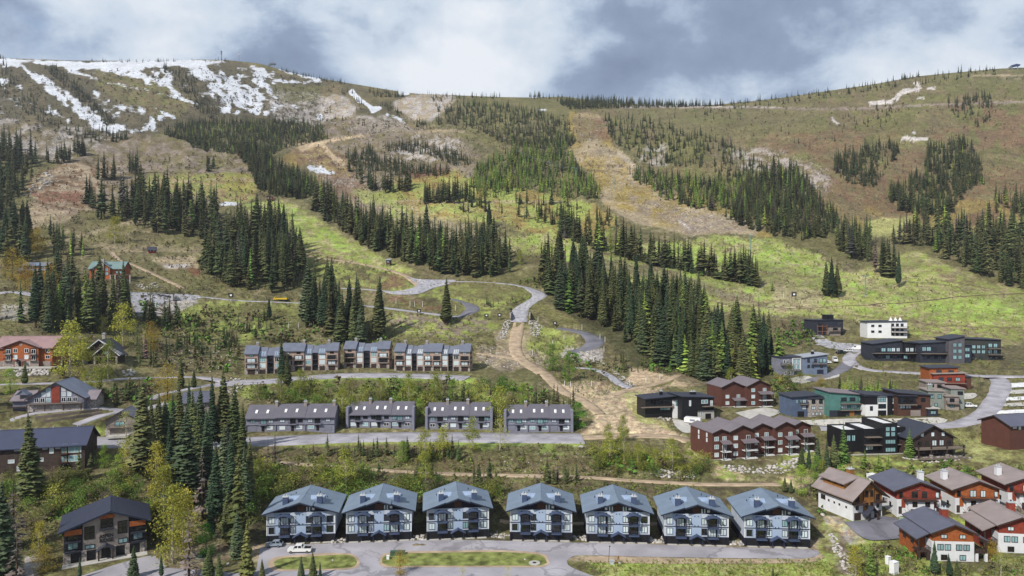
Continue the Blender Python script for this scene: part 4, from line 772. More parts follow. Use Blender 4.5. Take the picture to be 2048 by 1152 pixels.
ASPH_P = mat('plain_asphalt', S(160, 158, 166), 0.9, 0.2, 0.2, 0.2, bump=0.3, bscale=2.0)
ASPH = mat('worn_asphalt', S(158, 156, 164), 0.9, 0.2, 0.16, 0.12, bump=0.3, bscale=2.0)
def cracks(m, sc, dark):
    t = m.node_tree; b = t.nodes['Principled BSDF']; src = b.inputs['Base Color'].links[0].from_socket
    co = t.nodes.new('ShaderNodeTexCoord'); nz = t.nodes.new('ShaderNodeTexNoise'); nz.inputs['Scale'].default_value = .35; nz.inputs['Detail'].default_value = 5; t.links.new(co.outputs['Object'], nz.inputs['Vector'])
    ad = t.nodes.new('ShaderNodeVectorMath'); ad.operation = 'MULTIPLY_ADD'; t.links.new(nz.outputs['Color'], ad.inputs[0]); ad.inputs[1].default_value = (7, 7, 0); t.links.new(co.outputs['Object'], ad.inputs[2])
    fac = None
    for s_, w_ in ((sc, .012), (sc * 2.7, .008)):
        vo = t.nodes.new('ShaderNodeTexVoronoi'); vo.feature = 'DISTANCE_TO_EDGE'; vo.inputs['Scale'].default_value = s_; t.links.new(ad.outputs[0], vo.inputs['Vector'])
        mr = t.nodes.new('ShaderNodeMapRange'); t.links.new(vo.outputs['Distance'], mr.inputs[0]); mr.inputs[1].default_value = w_; mr.inputs[2].default_value = w_ * 2.2; mr.inputs[3].default_value = 1; mr.inputs[4].default_value = 0
        if fac is None: fac = mr.outputs[0]
        else:
            n2_ = t.nodes.new('ShaderNodeTexNoise'); n2_.inputs['Scale'].default_value = .06; t.links.new(co.outputs['Object'], n2_.inputs['Vector']); gt = t.nodes.new('ShaderNodeMapRange'); t.links.new(n2_.outputs['Fac'], gt.inputs[0]); gt.inputs[1].default_value = .5; gt.inputs[2].default_value = .6
            mu = t.nodes.new('ShaderNodeMath'); mu.operation = 'MULTIPLY'; t.links.new(mr.outputs[0], mu.inputs[0]); t.links.new(gt.outputs[0], mu.inputs[1]); mx_ = t.nodes.new('ShaderNodeMath'); mx_.operation = 'MAXIMUM'; t.links.new(fac, mx_.inputs[0]); t.links.new(mu.outputs[0], mx_.inputs[1]); fac = mx_.outputs[0]
    mi = t.nodes.new('ShaderNodeMix'); mi.data_type = 'RGBA'; mk_ = t.nodes.new('ShaderNodeMath'); mk_.operation = 'MULTIPLY'; mk_.inputs[1].default_value = .36; t.links.new(fac, mk_.inputs[0]); t.links.new(mk_.outputs[0], mi.inputs[0]); t.links.new(src, mi.inputs[6]); mi.inputs[7].default_value = dark + (1,); t.links.new(mi.outputs[2], b.inputs['Base Color'])
cracks(ASPH, .04, S(70, 68, 74))
ASPH_D = mat('dark_asphalt', S(112, 112, 122), 0.9, 0.2, 0.18, 0.15, bump=0.3, bscale=2.0)
GRAV = mat('grey_gravel', S(160, 160, 168), 0.95, 0.1, 0.22, 0.5, bump=0.6, bscale=2.0)
DIRT = mat('tan_dirt', S(172, 154, 132), 0.95, 0.1, 0.22, 0.25, bump=0.6, bscale=1.5)
ROADS = [  # name, picture points of the middle line, width, material
 ('road', [(-40,592),(0,588),(30,580),(60,590),(130,592),(200,590),(262,589),(330,590),(400,593),(470,600),(560,604),(640,607),(700,609),(760,614),(820,622),(880,629),(915,634)], 9.5, GRAV),
 ('road', [(915,634),(938,627),(946,616),(938,606),(920,601),(905,598)], 10, ASPH_D),
 ('road', [(690,576),(740,579),(790,583),(825,580),(848,570),(880,564),(940,563),(1000,566),(1040,571),(1068,579),(1080,592),(1062,604),(1042,614),(1040,628),(1038,644)], 11, GRAV),
 ('track', [(600,512),(650,517),(700,524),(750,533),(790,543),(812,551),(830,561),(840,570)], 7, DIRT),
 ('track', [(1038,645),(1034,665),(1030,690),(1036,712),(1058,730),(1088,748)], 7.5, DIRT),
 ('track', [(955,706),(1000,712),(1040,720),(1080,738),(1105,764),(1130,786),(1165,800),(1200,828)], 6.0, DIRT),
 ('road', [(1118,656),(1150,661),(1178,669),(1190,680),(1186,692),(1168,700),(1140,704)], 12, ASPH_D),
 ('track', [(1150,735),(1190,738),(1220,752),(1240,768),(1262,775)], 5.0, GRAV),
 ('track', [(1230,790),(1260,777),(1300,771),(1340,758),(1356,750)], 4.5, DIRT),
 ('road', [(-40,772),(30,767),(110,766),(180,763),(250,757),(320,755),(400,754),(450,762)], 5.0, ASPH_P),
 ('road', [(430,768),(480,765),(540,762),(600,757),(680,751),(760,750),(850,752),(935,756)], 17, ASPH_P),
 ('road', [(300,800),(330,786),(380,778),(430,768)], 4.5, ASPH_P),
 ('road', [(170,884),(240,884),(300,885),(360,886),(440,886),(500,883),(580,880),(700,875),(850,873),(1000,875),(1110,876),(1165,876)], 17, ASPH_P),
 ('road', [(150,850),(200,832),(240,822),(290,818),(330,806)], 5.0, ASPH_P),
 ('road', [(20,840),(70,828),(120,822),(170,816),(215,815),(250,817)], 5.5, ASPH_P),
 ('track', [(1160,873),(1220,872),(1290,871),(1350,874),(1385,882)], 7.0, DIRT),
 ('track', [(560,925),(700,935),(850,945),(1000,950),(1150,953),(1290,962),(1420,968),(1560,968)], 3.2, DIRT),
 ('track', [(1000,1018),(1100,1022),(1180,1021),(1260,1022),(1470,1022)], 2.4, DIRT),
 ('road', [(2060,753),(1990,752),(1930,750),(1870,748),(1800,744),(1740,740),(1706,730),(1698,716),(1712,702),(1726,690)], 7.0, ASPH_P),
 ('road', [(1698,726),(1680,742),(1650,752),(1620,762)], 6.5, ASPH_D),
 ('road', [(1990,750),(2002,765),(1998,785),(1985,808),(1965,830),(1930,845),(1880,852),(1800,856),(1720,858),(1640,856)], 8.0, ASPH_P),
 ('road', [(1640,690),(1660,684),(1690,690),(1712,702)], 6.0, GRAV),
 ('track', [(225,504),(232,518),(265,528),(300,545),(335,560),(365,577)], 4.0, DIRT),
 ('track', [(1770,614),(1745,612),(1750,606),(1800,606),(1870,599),(1930,592),(2060,586)], 3.0, mat('dark_earth', S(96, 80, 70), .95, .1, .3, .3)),
 ('track', [(1536,614),(1600,617),(1680,612),(1760,610)], 1.5, mat('dark_earth', S(96, 80, 70))),
]
road_pts = []
ZR = np.zeros_like(GZ); DM = np.full(GZ.shape, 1e9)
for name, pts, wd, m in ROADS:
    pp = spl(pts, 5.0); W3 = [ground(a, b) for a, b in pp]
    z = np.array([p.z for p in W3]); k = np.ones(9) / 9
    z = np.convolve(np.pad(z, 4, 'reflect', reflect_type='odd'), k, 'valid')
    for p, q in zip(W3, z): p.z = q
    # resample evenly
    d = np.concatenate([[0], np.cumsum([(W3[i + 1] - W3[i]).length for i in range(len(W3) - 1)])]); n = max(4, int(d[-1] / 2.0))
    A = np.array(W3); A = np.array([[np.interp(t, d, A[:, j]) for j in range(3)] for t in np.linspace(0, d[-1], n)])
    road_pts.append(A)
    for x, y, zz in A:
        rr = wd / 2 + 4.0; u = x / y * F + 1024; du = rr / y * F
        i0, i1 = np.searchsorted(U, u - du), np.searchsorted(U, u + du); ic = min(max((i0 + i1) // 2, 0), len(U) - 1)
        j0, j1 = np.searchsorted(GY[ic], y - rr - 2), np.searchsorted(GY[ic], y + rr + 2)
        gx = GX[i0:i1, j0:j1]; gy = GY[i0:i1, j0:j1]; dd = np.hypot(gx - x, gy - y); q = dd < DM[i0:i1, j0:j1]
        DM[i0:i1, j0:j1][q] = dd[q]; ZR[i0:i1, j0:j1][q] = zz
    DM[(DM < 1e8)] = np.where(DM[(DM < 1e8)] < wd / 2 + 4.0, DM[DM < 1e8], 1e9)
    k = (1 - sstep(wd / 2 + .3, wd / 2 + 3.5, DM)) * (DM < 1e8)
    GZ = GZ * (1 - k) + (ZR - .22) * k; DM[:] = 1e9
GP = np.minimum.accumulate(576 - (GZ - CAMZ) / GY * F, axis=1)

# ------------------------------------------------------------------ what covers the ground, painted node by node (true surface colours)
PXv = np.repeat(U[:, None], NR, 1).copy(); PYv = 576 - (GZ - CAMZ) / GY * F
n_a = fbm(PXv / 26, PYv / 15, 4); n_b = fbm(PXv / 9 + 50, PYv / 6 + 50, 3); n_c = fbm(PXv / 70 + 9, PYv / 40 + 3, 3); n_w1 = fbm(PXv / 14 + 200, PYv / 10 + 9, 3) - .5 + 1.3 * (fbm(PXv / 60 + 20, PYv / 34 + 9, 2) - .5); n_w2 = fbm(PXv / 14 + 77, PYv / 10 + 140, 3) - .5 + 1.3 * (fbm(PXv / 60 + 7, PYv / 34 + 44, 2) - .5); n_f1 = np.random.RandomState(3).randn(*PXv.shape); n_f2 = np.random.RandomState(4).randn(*PXv.shape)
n_e = .55 * fbm((PXv + 1.2 * PYv) / 13, (PYv - .25 * PXv) / 4.5 + 40, 2) + .45 * fbm(PXv / 5 + 9, PYv / 3.2 + 60, 2)
n_d = fbm((PXv + 1.2 * PYv) / 16, (PYv - .25 * PXv) / 5 + 40, 3)
CL = dict(olive=(112,110,70), brown=(120,108,82), redbrown=(124,96,78), red=(130,86,70), tan=(172,156,132), ochre=(156,136,82), grass=(140,150,78), lime=(136,158,74), pale=(172,172,112), grey=(164,158,156), snow=(246,248,252), dirt=(176,156,132), dark=(70,72,50), dsnow=(206,200,198), mud=(104,86,74), scrub=(112,108,76), yellow=(148,136,72), deep=(90,84,68), mauve=(146,132,124))
CL = {k: np.array(S(*v, .62 if k == 'dsnow' else .88 if k in ('lime', 'grass') else (.88 if k in ('dirt', 'grey') else .64))) for k, v in CL.items()}
COV = np.empty(GZ.shape + (3,))
COV[:] = CL['scrub']
SNW = np.zeros(GZ.shape)
def inpoly(poly, warp=4.0):
    P = np.array(poly, float); m = warp * 3 + 6
    sel = (PXv > P[:, 0].min() - m) & (PXv < P[:, 0].max() + m) & (PYv > P[:, 1].min() - m) & (PYv < P[:, 1].max() + m)
    n = len(P); acc = 0; big = warp > 2.6
    for k in ((-1, 0, 1) if big else (0,)):
        x = PXv[sel] + n_w1[sel] * warp * 3 + k * n_f1[sel] * warp * .7; y = PYv[sel] + n_w2[sel] * warp * 1.8 + k * n_f2[sel] * warp * .45; r = np.zeros(len(x), bool)
        for i in range(n):
            x0, y0 = P[i]; x1, y1 = P[(i + 1) % n]
            if y0 == y1: continue
            c = ((y0 > y) != (y1 > y)) & (x < (x1 - x0) * (y - y0) / (y1 - y0) + x0); r ^= c
        acc = acc + r
    return sel, acc / (3. if big else 1.)
def paint(poly, c, a=1.0, warp=5.0, nz=None, th=None, soft=.08, c2=None, nz2=None):
    """fill a patch with colour c (mixed with c2 by noise); nz/th leave gaps"""
    sel, r = inpoly(poly, warp); k = r * a
    if nz is not None: k = k * sstep(th - soft, th + soft, nz[sel])
    if c == 'snow': SNW[sel] = SNW[sel] * (1 - k) + k; return
    SNW[sel] *= (1 - k)
    cc = CL[c][None, :]
    if c2: q = sstep(.38, .62, (n_a if nz2 is None else nz2)[sel])[:, None]; cc = cc * (1 - q) + CL[c2][None, :] * q
    COV[sel] = COV[sel] * (1 - k[:, None]) + cc * k[:, None]
def line(pts, wpx, c, a=1.0, warp=1.2, gaps=None):
    P = spl(pts, 6.0)
    for i in range(len(P) - 1):
        (x0, y0), (x1, y1) = P[i], P[i + 1]; d = np.hypot(x1 - x0, y1 - y0) + 1e-6; nx, ny = -(y1 - y0) / d * wpx / 2, (x1 - x0) / d * wpx / 2
        if abs(ny) < abs(nx) * .5: pass
        paint([(x0 + nx, y0 + ny), (x1 + nx, y1 + ny), (x1 - nx, y1 - ny), (x0 - nx, y0 - ny)], c, a, warp, n_b if gaps else None, gaps)
ALL = [(-700,60),(2800,60),(2800,1400),(-700,1400)]
paint(ALL, 'brown', .55, 0, n_a, .52); paint(ALL, 'dark', .45, 0, n_b, .60); paint(ALL, 'tan', .35, 0, n_d, .66); paint(ALL, 'olive', .5, 0, n_c, .52)
# right upper mountainside
paint([(1120,190),(1500,200),(2760,110),(2760,420),(1960,440),(1560,470),(1300,330),(1150,240)], 'olive', .8, 6, c2='brown'); 
paint([(1480,270),(2760,230),(2760,420),(1780,440),(1560,400)], 'brown', .7, 10, n_c, .46, c2='redbrown', nz2=n_d)
paint([(1900,200),(2760,180),(2760,300),(1960,300)], 'redbrown', .55, 8, n_a, .5); paint([(1240,190),(1480,205),(1640,190),(1640,260),(1420,280),(1230,240)], 'scrub', .6, 6)
paint([(1420,290),(1560,300),(1660,340),(1640,400),(1560,380),(1480,330)], 'grey', .6, 8, n_d, .52); paint([(1560,380),(1660,400),(1760,420),(1800,460),(1700,450),(1640,440)], 'ochre', .6, 8, c2='brown')
paint([(1800,420),(1900,400),(2048,400),(2048,480),(1880,460)], 'ochre', .6, 8, c2='redbrown'); paint([(1260,300),(1330,290),(1340,330),(1280,330)], 'grey', .6, 6, n_b, .5)
paint([(1740,440),(1830,430),(1800,475),(1740,470)], 'pale', .7, 4)
for p, wv in (([(1786,200),(1810,182),(1838,178),(1832,163)], 8), ([(1740,206),(1760,204),(1785,203)], 9), ([(1852,178),(1870,174)], 5), ([(1804,277),(1855,276)], 6), ([(1824,262),(1830,268)], 5), ([(1664,232),(1676,246)], 5), ([(1836,196),(1850,196)], 3)): line(p, wv, 'dsnow', .9, 2.5)
line([(1240,215),(1390,214),(1560,216),(1680,217),(1790,213),(1900,208),(2060,203)], 4, 'mauve', .9); line([(1250,214),(1380,213),(1560,215)], 2, 'dsnow', .6); line([(1940,151),(2048,150)], 3, 'tan', .8)
# left snowy bowl
paint([(-650,116),(460,120),(760,180),(830,190),(830,250),(660,270),(420,245),(330,262),(250,280),(100,320),(-650,340)], 'deep', .75, 3, c2='brown')
paint([(-650,120),(460,124),(640,165),(650,240),(420,245),(330,262),(250,280),(-650,330)], 'deep', .7, 4)
paint([(200,130),(330,160),(400,210),(330,245),(240,210),(190,170)], 'brown', .8, 4, c2='olive', nz2=n_d); paint([(-20,240),(60,240),(150,270),(160,300),(60,310),(-20,300)], 'grey', .6, 6, c2='brown')
paint([(100,250),(200,250),(250,270),(220,300),(100,320)], 'grey', .5, 6, n_d, .5)
sn = 'snow'
paint([(530,180),(640,185),(660,240),(600,262),(540,235)], 'grey', .6, 6, n_d, .48); paint([(700,230),(800,240),(820,262),(720,262)], 'grey', .7, 6, n_d, .45)
paint([(60,126),(460,123),(560,140),(610,170),(590,215),(520,230),(440,228),(390,205),(330,180),(240,150),(140,142)], sn, .55, 4, n_e, .50, .05)
paint([(190,176),(260,205),(340,240),(330,256),(290,268),(230,262),(180,235),(140,200)], sn, .5, 4, n_e, .5, .05)
paint([(-650,140),(40,160),(120,215),(180,255),(60,235),(-650,215)], sn, .45, 4, n_e, .5, .05)
paint([(-650,114),(5,116),(37,120),(105,121),(180,124),(237,120),(345,120),(445,119),(457,121),(410,130),(375,134),(320,130),(287,137),(245,142),(212,139),(175,137),(150,139),(125,134),(87,129),(60,125),(-650,128)], sn, 1, 2)
paint([(-650,126),(8,117),(38,125),(58,140),(88,152),(108,163),(118,175),(140,187),(160,203),(180,220),(200,235),(208,240),(245,252),(250,259),(220,265),(200,260),(185,255),(170,242),(140,220),(130,212),(112,198),(95,185),(70,162),(50,147),(30,135),(-650,180)], sn, 1, 2.2, n_e, .39, .03)
paint([(-650,150),(15,155),(32,167),(55,180),(82,205),(120,220),(145,240),(125,240),(95,227),(62,192),(25,177),(-650,190)], sn, 1, 2.2, n_e, .505, .03)
paint([(190,175),(205,192),(225,205),(260,220),(237,230),(245,240),(225,220),(212,210),(197,197),(185,180)], sn, 1, 2.2, n_e, .445, .03); paint([(262,210),(280,220),(305,235),(310,255),(287,267),(265,258),(275,252),(300,250),(295,235),(270,220)], sn, 1, 2.2, n_e, .42, .03); paint([(305,215),(325,224),(360,232),(342,247),(318,240),(308,228)], sn, 1, 2.2, n_e, .44, .03)
paint([(212,262),(300,256),(320,262),(290,268),(230,270)], sn, .9, 2.2, n_e, .50, .03)
line([(135,141),(175,151),(212,164),(250,172),(292,180),(345,193),(400,210)], 5, sn, 1, 1)
paint([(212,140),(287,137),(325,130),(335,145),(350,162),(360,180),(385,197),(350,188),(300,168),(250,152)], sn, 1, 2.2, n_e, .475, .03)
paint([(370,134),(410,132),(430,145),(490,150),(485,165),(512,180),(530,200),(512,222),(475,228),(445,225),(440,205),(422,192),(405,168),(390,155)], sn, 1, 2.2, n_e, .45, .03)
paint([(512,135),(540,162),(562,178),(580,202),(562,195),(550,200),(527,180),(505,165)], sn, 1, 2.2, n_e, .42, .03); paint([(505,195),(530,212),(552,225),(535,232),(512,230),(500,215)], sn, 1, 2.2, n_e, .46, .03); paint([(505,130),(530,135),(560,148),(545,155),(515,150)], sn, .95, 2.2, n_e, .47, .03)
line([(557,136),(590,146),(620,154),(640,158)], 6, sn, 1, 1.5); line([(548,162),(600,164),(645,161)], 4, sn, 1, 1); line([(582,178),(598,190),(610,202)], 5, sn, .9, 3, .45); paint([(630,228),(650,222),(652,234),(636,240)], sn, 1, 2); line([(583,210),(595,218)], 4, sn)
paint([(640,195),(690,190),(725,215),(700,235),(650,235),(640,215)], 'grey', .85, 5, c2='tan', nz2=n_b); paint([(790,200),(850,185),(910,185),(900,215),(870,240),(820,235),(790,220)], 'grey', .85, 5, c2='tan', nz2=n_b); paint([(530,170),(640,165),(640,200),(560,210)], 'olive', .6, 5)
line([(698,178),(712,190),(725,203),(742,213),(752,222)], 9, sn, 1, 2.5); paint([(738,212),(770,213),(760,222),(745,228)], sn, 1, 2); line([(770,228),(800,240),(828,258)], 6, sn, .95, 2); line([(810,256),(830,262)], 6, sn, .9, 2); line([(660,255),(690,272),(735,266)], 3, sn, .8, 2, .4); line([(780,252),(795,258)], 4, sn); paint([(795,182),(822,184),(820,191),(800,190)], sn, 1, 1); line([(1075,219),(1096,219)], 4, sn); line([(1060,195),(1110,195)], 2, sn); line([(960,266),(985,272)], 3, sn, .8); line([(1145,238),(1196,239)], 3, 'dsnow', .8); line([(930,265),(970,275)], 2, sn, .7)
# middle slopes
paint([(640,240),(860,250),(940,290),(960,330),(940,390),(860,430),(700,420),(620,330),(560,300),(660,280)], 'mauve', .7, 8, c2='brown', nz2=n_d); paint([(830,270),(920,280),(920,320),(850,325),(760,315)], 'grey', .8, 6, c2='brown', nz2=n_b)
paint([(580,300),(640,290),(720,330),(700,360),(620,330),(590,345),(560,320)], 'ochre', .7, 6, c2='redbrown', nz2=n_d); paint([(640,340),(700,350),(760,400),(680,400),(630,370)], 'redbrown', .7, 6, c2='mauve', nz2=n_d); paint([(820,335),(900,335),(900,370),(830,380)], 'red', .7, 5, c2='redbrown')
line([(600,300),(640,290),(660,310),(690,328)], 9, 'dirt', .8, 3); line([(512,282),(600,288),(650,283),(740,268)], 5, 'dirt', .7, 2); line([(830,268),(870,262),(930,262)], 5, 'tan', .7, 2)
paint([(612,334),(640,331),(672,343),(668,349),(630,345)], sn, 1, 2, n_b, .30)
paint([(240,270),(330,275),(480,310),(520,360),(500,420),(380,400),(250,400),(100,420),(40,480),(20,430),(120,330)], 'brown', .8, 8, c2='mauve', nz2=n_d); paint([(280,290),(480,310),(470,350),(330,350),(270,320)], 'olive', .5, 8, n_a, .55); paint([(60,360),(130,320),(230,330),(200,420),(60,440)], 'redbrown', .75, 8, c2='tan', nz2=n_d); paint([(60,385),(170,385),(170,400),(80,405)], 'red', .8, 4, n_d, .42); paint([(40,400),(160,420),(130,450),(50,460)], 'mauve', .5, 6, c2='tan')
paint([(290,345),(520,350),(512,400),(480,410),(360,390),(300,380)], 'grass', .6, 6, c2='ochre', nz2=n_d); paint([(410,355),(500,350),(512,390),(450,385)], 'yellow', .6, 8, n_a, .45); line([(300,365),(400,360),(512,358)], 3, 'tan', .8)
line([(100,490),(170,470),(230,450),(300,440)], 6, 'tan', .6, 3); line([(190,490),(330,500),(410,505)], 12, 'tan', .5, 5); paint([(430,410),(450,402),(490,408),(465,413)], sn, 1, 1)
paint([(300,515),(390,515),(400,535),(330,535)], 'tan', .8, 4); paint([(325,528),(380,527),(378,533),(330,534)], 'grey', 1, 2); paint([(370,535),(405,535),(402,555),(380,545)], 'red', .7, 3)
# grassy knoll and lower meadows
paint([(480,412),(560,402),(600,412),(660,450),(720,490),(790,530),(830,545),(790,550),(700,522),(620,512),(590,500),(520,440)], 'grass', .85, 5, c2='pale', nz2=n_d); paint([(490,410),(600,415),(680,480),(790,535),(740,535),(650,490),(540,440)], 'lime', .85, 8, n_a, .47); paint([(590,490),(680,498),(760,535),(700,525),(610,512)], 'brown', .6, 5, n_d, .5)
paint([(600,512),(780,545),(840,560),(830,580),(720,575),(620,560)], 'scrub', .7, 4, c2='grass', nz2=n_d); paint([(780,548),(815,555),(812,572),(780,582),(755,575)], 'redbrown', .7, 4); paint([(720,545),(780,550),(740,572),(700,570)], 'brown', .4, 4)
paint([(790,360),(900,340),(1000,370),(1150,400),(1240,440),(1200,480),(1080,470),(1010,450),(900,440),(780,440),(760,400)], 'ochre', .8, 8, c2='grass', nz2=n_a); paint([(800,420),(1000,410),(1100,440),(1000,440),(850,440)], 'pale', .6, 6, n_d, .48); paint([(700,380),(800,375),(820,400),(740,410)], 'grass', .6, 6); line([(800,400),(880,405),(1000,403),(1140,405)], 4, 'tan', .7, 2)
paint([(680,400),(800,400),(900,440),(1000,470),(1020,500),(900,480),(780,440)], 'tan', .5, 7, n_d, .45)
paint([(1138,222),(1190,232),(1212,245),(1225,290),(1262,330),(1330,380),(1420,420),(1520,450),(1545,475),(1480,468),(1380,470),(1280,450),(1200,410),(1190,350),(1150,320),(1136,290)], 'tan', .85, 4, c2='ochre', nz2=n_c); paint([(1130,300),(1240,320),(1310,370),(1300,420),(1220,400),(1170,340)], 'ochre', .6, 6, n_b, .46); paint([(1150,235),(1210,240),(1220,280),(1150,285)], 'brown', .8, 5, c2='redbrown', nz2=n_a); paint([(1230,380),(1420,430),(1500,465),(1380,465),(1280,430)], 'mauve', .6, 6, n_d, .46); paint([(1380,380),(1480,430),(1520,450),(1420,420),(1340,390)], 'ochre', .7, 5); line([(1170,331),(1230,332),(1275,340)], 3, 'mud', .7); line([(1180,342),(1240,344)], 2.5, 'mud', .6); line([(1200,400),(1300,412),(1420,418)], 3, 'tan', .7); line([(1355,440),(1372,452),(1380,460)], 4, 'dsnow', .8); paint([(1220,300),(1262,330),(1280,345),(1250,325)], 'grey', .8, 3)
paint([(1000,470),(1100,470),(1260,490),(1440,472),(1560,482),(1700,545),(1830,505),(1900,530),(2048,590),(2700,640),(2700,720),(1900,690),(1700,640),(1520,625),(1380,610),(1250,560),(1150,520),(1010,500)], 'grass', .85, 6, c2='pale', nz2=n_d); paint([(1010,470),(1180,500),(1440,475),(1560,485),(1700,560),(1900,600),(2700,640),(2700,700),(1700,620),(1400,590),(1150,520)], 'lime', .85, 10, n_a, .50); paint([(1180,515),(1330,540),(1480,590),(1600,620),(1480,605),(1330,560),(1200,540)], 'mauve', .75, 6, c2='mud', nz2=n_d); paint([(1520,540),(1660,560),(1700,600),(1560,600),(1500,580)], 'brown', .6, 8, n_a, .5); paint([(1540,560),(1640,590),(1640,625),(1540,620)], 'tan', .6, 6); paint([(1820,520),(1960,560),(2040,590),(1900,560)], 'redbrown', .7, 5, n_d, .46); paint([(1860,600),(2060,595),(2060,640),(1900,640)], 'lime', .8, 7, n_d, .42); line([(1800,560),(1900,572),(2000,585)], 3, 'mud', .7, 2); line([(1300,575),(1420,590),(1540,607)], 2.5, 'mud', .5); line([(1440,492),(1460,488),(1465,496),(1445,505)], 3, 'mud', .9); line([(1380,640),(1460,625),(1540,560)], 3, 'tan', .5)
paint([(1780,630),(1900,650),(2048,660),(2048,690),(1850,670)], 'brown', .6, 5, n_d, .46); paint([(1540,625),(1640,640),(1640,680),(1550,690)], 'deep', .7, 5, c2='brown')
paint([(2000,690),(2700,700),(2700,745),(1990,745)], 'deep', .6, 5)
M_ = [(1000,470),(1100,470),(1260,490),(1440,472),(1560,482),(1700,545),(1830,505),(1900,530),(2048,590),(2700,640),(2700,720),(1900,690),(1700,640),(1520,625),(1380,610),(1250,560),(1150,520),(1010,500)]
paint(M_, 'tan', .4, 4, n_d, .60, .06); paint(M_, 'brown', .4, 4, n_e, .58, .05); paint(M_, 'scrub', .45, 4, n_c, .58, .08); paint([(480,412),(600,412),(790,530),(830,545),(700,522),(590,500)], 'tan', .45, 4, n_d, .58, .06); paint([(480,412),(600,412),(790,530),(830,545),(700,522),(590,500)], 'scrub', .5, 4, n_e, .55, .06)
for q in ([(1400,520),(1480,540),(1560,548),(1640,556)], [(1180,500),(1260,520),(1340,545)], [(1600,600),(1640,590),(1660,610)], [(1850,560),(1920,566),(1990,580)], [(1700,630),(1800,640),(1900,652),(2040,655)], [(1420,600),(1500,612),(1560,600),(1600,618)]): line(q, 3, 'mud', .65, 2)
# terraces with the switchback roads
paint([(360,600),(600,608),(600,660),(480,690),(380,690),(350,640)], 'scrub', .7, 5, c2='grass', nz2=n_a); paint([(400,612),(600,612),(600,640),(440,640)], 'olive', .7, 5); paint([(280,655),(420,650),(480,700),(460,760),(300,750)], 'brown', .5, 6, n_a, .46); line([(360,620),(372,650),(390,672)], 10, 'grass', .8, 3); line([(345,620),(358,648),(372,675)], 6, 'dirt', .7, 2)
paint([(255,592),(400,596),(390,612),(330,632),(275,632)], 'grey', .85, 4); paint([(760,585),(900,570),(1060,580),(1060,610),(960,640),(900,600),(800,590)], 'grass', .7, 5, c2='scrub', nz2=n_d); paint([(770,590),(900,612),(890,625),(780,605)], 'olive', .8, 4, c2='redbrown', nz2=n_d); paint([(780,622),(980,640),(1000,660),(900,680),(790,660)], 'grass', .6, 6, c2='mauve', nz2=n_d)
paint([(870,570),(1050,578),(1050,600),(960,595),(900,590)], 'olive', .7, 4); paint([(1065,600),(1150,640),(1160,655),(1090,640)], 'olive', .9, 3); paint([(1060,650),(1140,668),(1160,700),(1080,715),(1050,690)], 'grass', .7, 5, c2='scrub', nz2=n_a)
paint([(960,690),(1080,700),(1110,730),(1000,740),(950,715)], 'mauve', .7, 5, c2='tan', nz2=n_d); paint([(990,660),(1060,660),(1050,715),(1000,715)], 'tan', .55, 4); paint([(1130,695),(1196,695),(1205,722),(1160,725),(1122,712)], 'grey', .85, 4)
paint([(600,512),(720,524),(720,528),(600,515)], 'tan', .6, 2)
paint([(1110,775),(1180,760),(1240,775),(1330,770),(1300,790),(1280,815),(1330,850),(1380,880),(1290,872),(1210,868),(1165,868),(1190,835),(1150,800)], 'dirt', .9, 5, c2='tan', nz2=n_b); paint([(1260,735),(1320,745),(1340,760),(1280,772),(1250,765)], 'dirt', .9, 3); paint([(1330,752),(1370,745),(1430,765),(1400,772),(1320,772)], 'dirt', .8, 3); line([(1300,775),(1340,765),(1350,752)], 6, 'olive', .9, 2); paint([(1195,765),(1270,770),(1250,785),(1200,785)], 'redbrown', .5, 4, n_b, .45)
paint([(1250,800),(1290,830),(1350,860),(1280,845)], 'grass', .6, 4); paint([(1220,770),(1290,785),(1285,830),(1255,800)], 'grass', .4, 4)
# banks between the terraces
paint([(470,770),(620,762),(800,756),(960,758),(1060,790),(1100,870),(1000,800),(600,800),(480,800)], 'grass', .6, 5, c2='scrub', nz2=n_a); line([(600,765),(700,756),(820,755),(950,760)], 9, 'lime', .7, 3)
paint([(180,893),(500,890),(900,880),(1180,886),(1300,900),(1380,960),(1300,1000),(500,1010),(180,960)], 'scrub', .75, 6, c2='brown', nz2=n_a); line([(320,896),(600,888),(900,884),(1170,888)], 8, 'grass', .8, 3); paint([(900,880),(1180,886),(1180,910),(900,900)], 'lime', .6, 5, n_a, .5)
paint([(530,945),(1000,960),(1600,975),(1650,1090),(500,1090)], 'scrub', .8, 5, c2='deep', nz2=n_a); paint([(700,950),(1200,970),(1400,990),(1000,1000),(700,990)], 'brown', .5, 6, n_d, .5)
paint([(1380,880),(1430,925),(1500,960),(1440,960),(1370,930)], 'dirt', .8, 5, c2='grass', nz2=n_d); paint([(1280,930),(1420,930),(1450,965),(1300,955)], 'deep', .5, 5)
paint([(1560,900),(1700,905),(1930,930),(2048,940),(2700,940),(2700,1000),(1800,970),(1640,960),(1560,975)], 'olive', .8, 5, c2='grass', nz2=n_d); paint([(1900,860),(2048,870),(2700,900),(2700,1000),(1960,970),(1940,920)], 'pale', .6, 6, c2='olive', nz2=n_a); paint([(1560,950),(1640,955),(1600,985)], 'dirt', .7, 4)
paint([(1640,1020),(1760,1030),(1760,1100),(1900,1110),(1900,1200),(1640,1200)], 'olive', .7, 5, c2='grass', nz2=n_a); paint([(1640,1030),(1690,1038),(1730,1085),(1700,1090),(1650,1050)], 'grey', .8, 4, c2='dirt', nz2=n_b); paint([(1650,1050),(1680,1070),(1720,1152),(1680,1152),(1640,1080)], 'mauve', .7, 4, c2='mud', nz2=n_b)
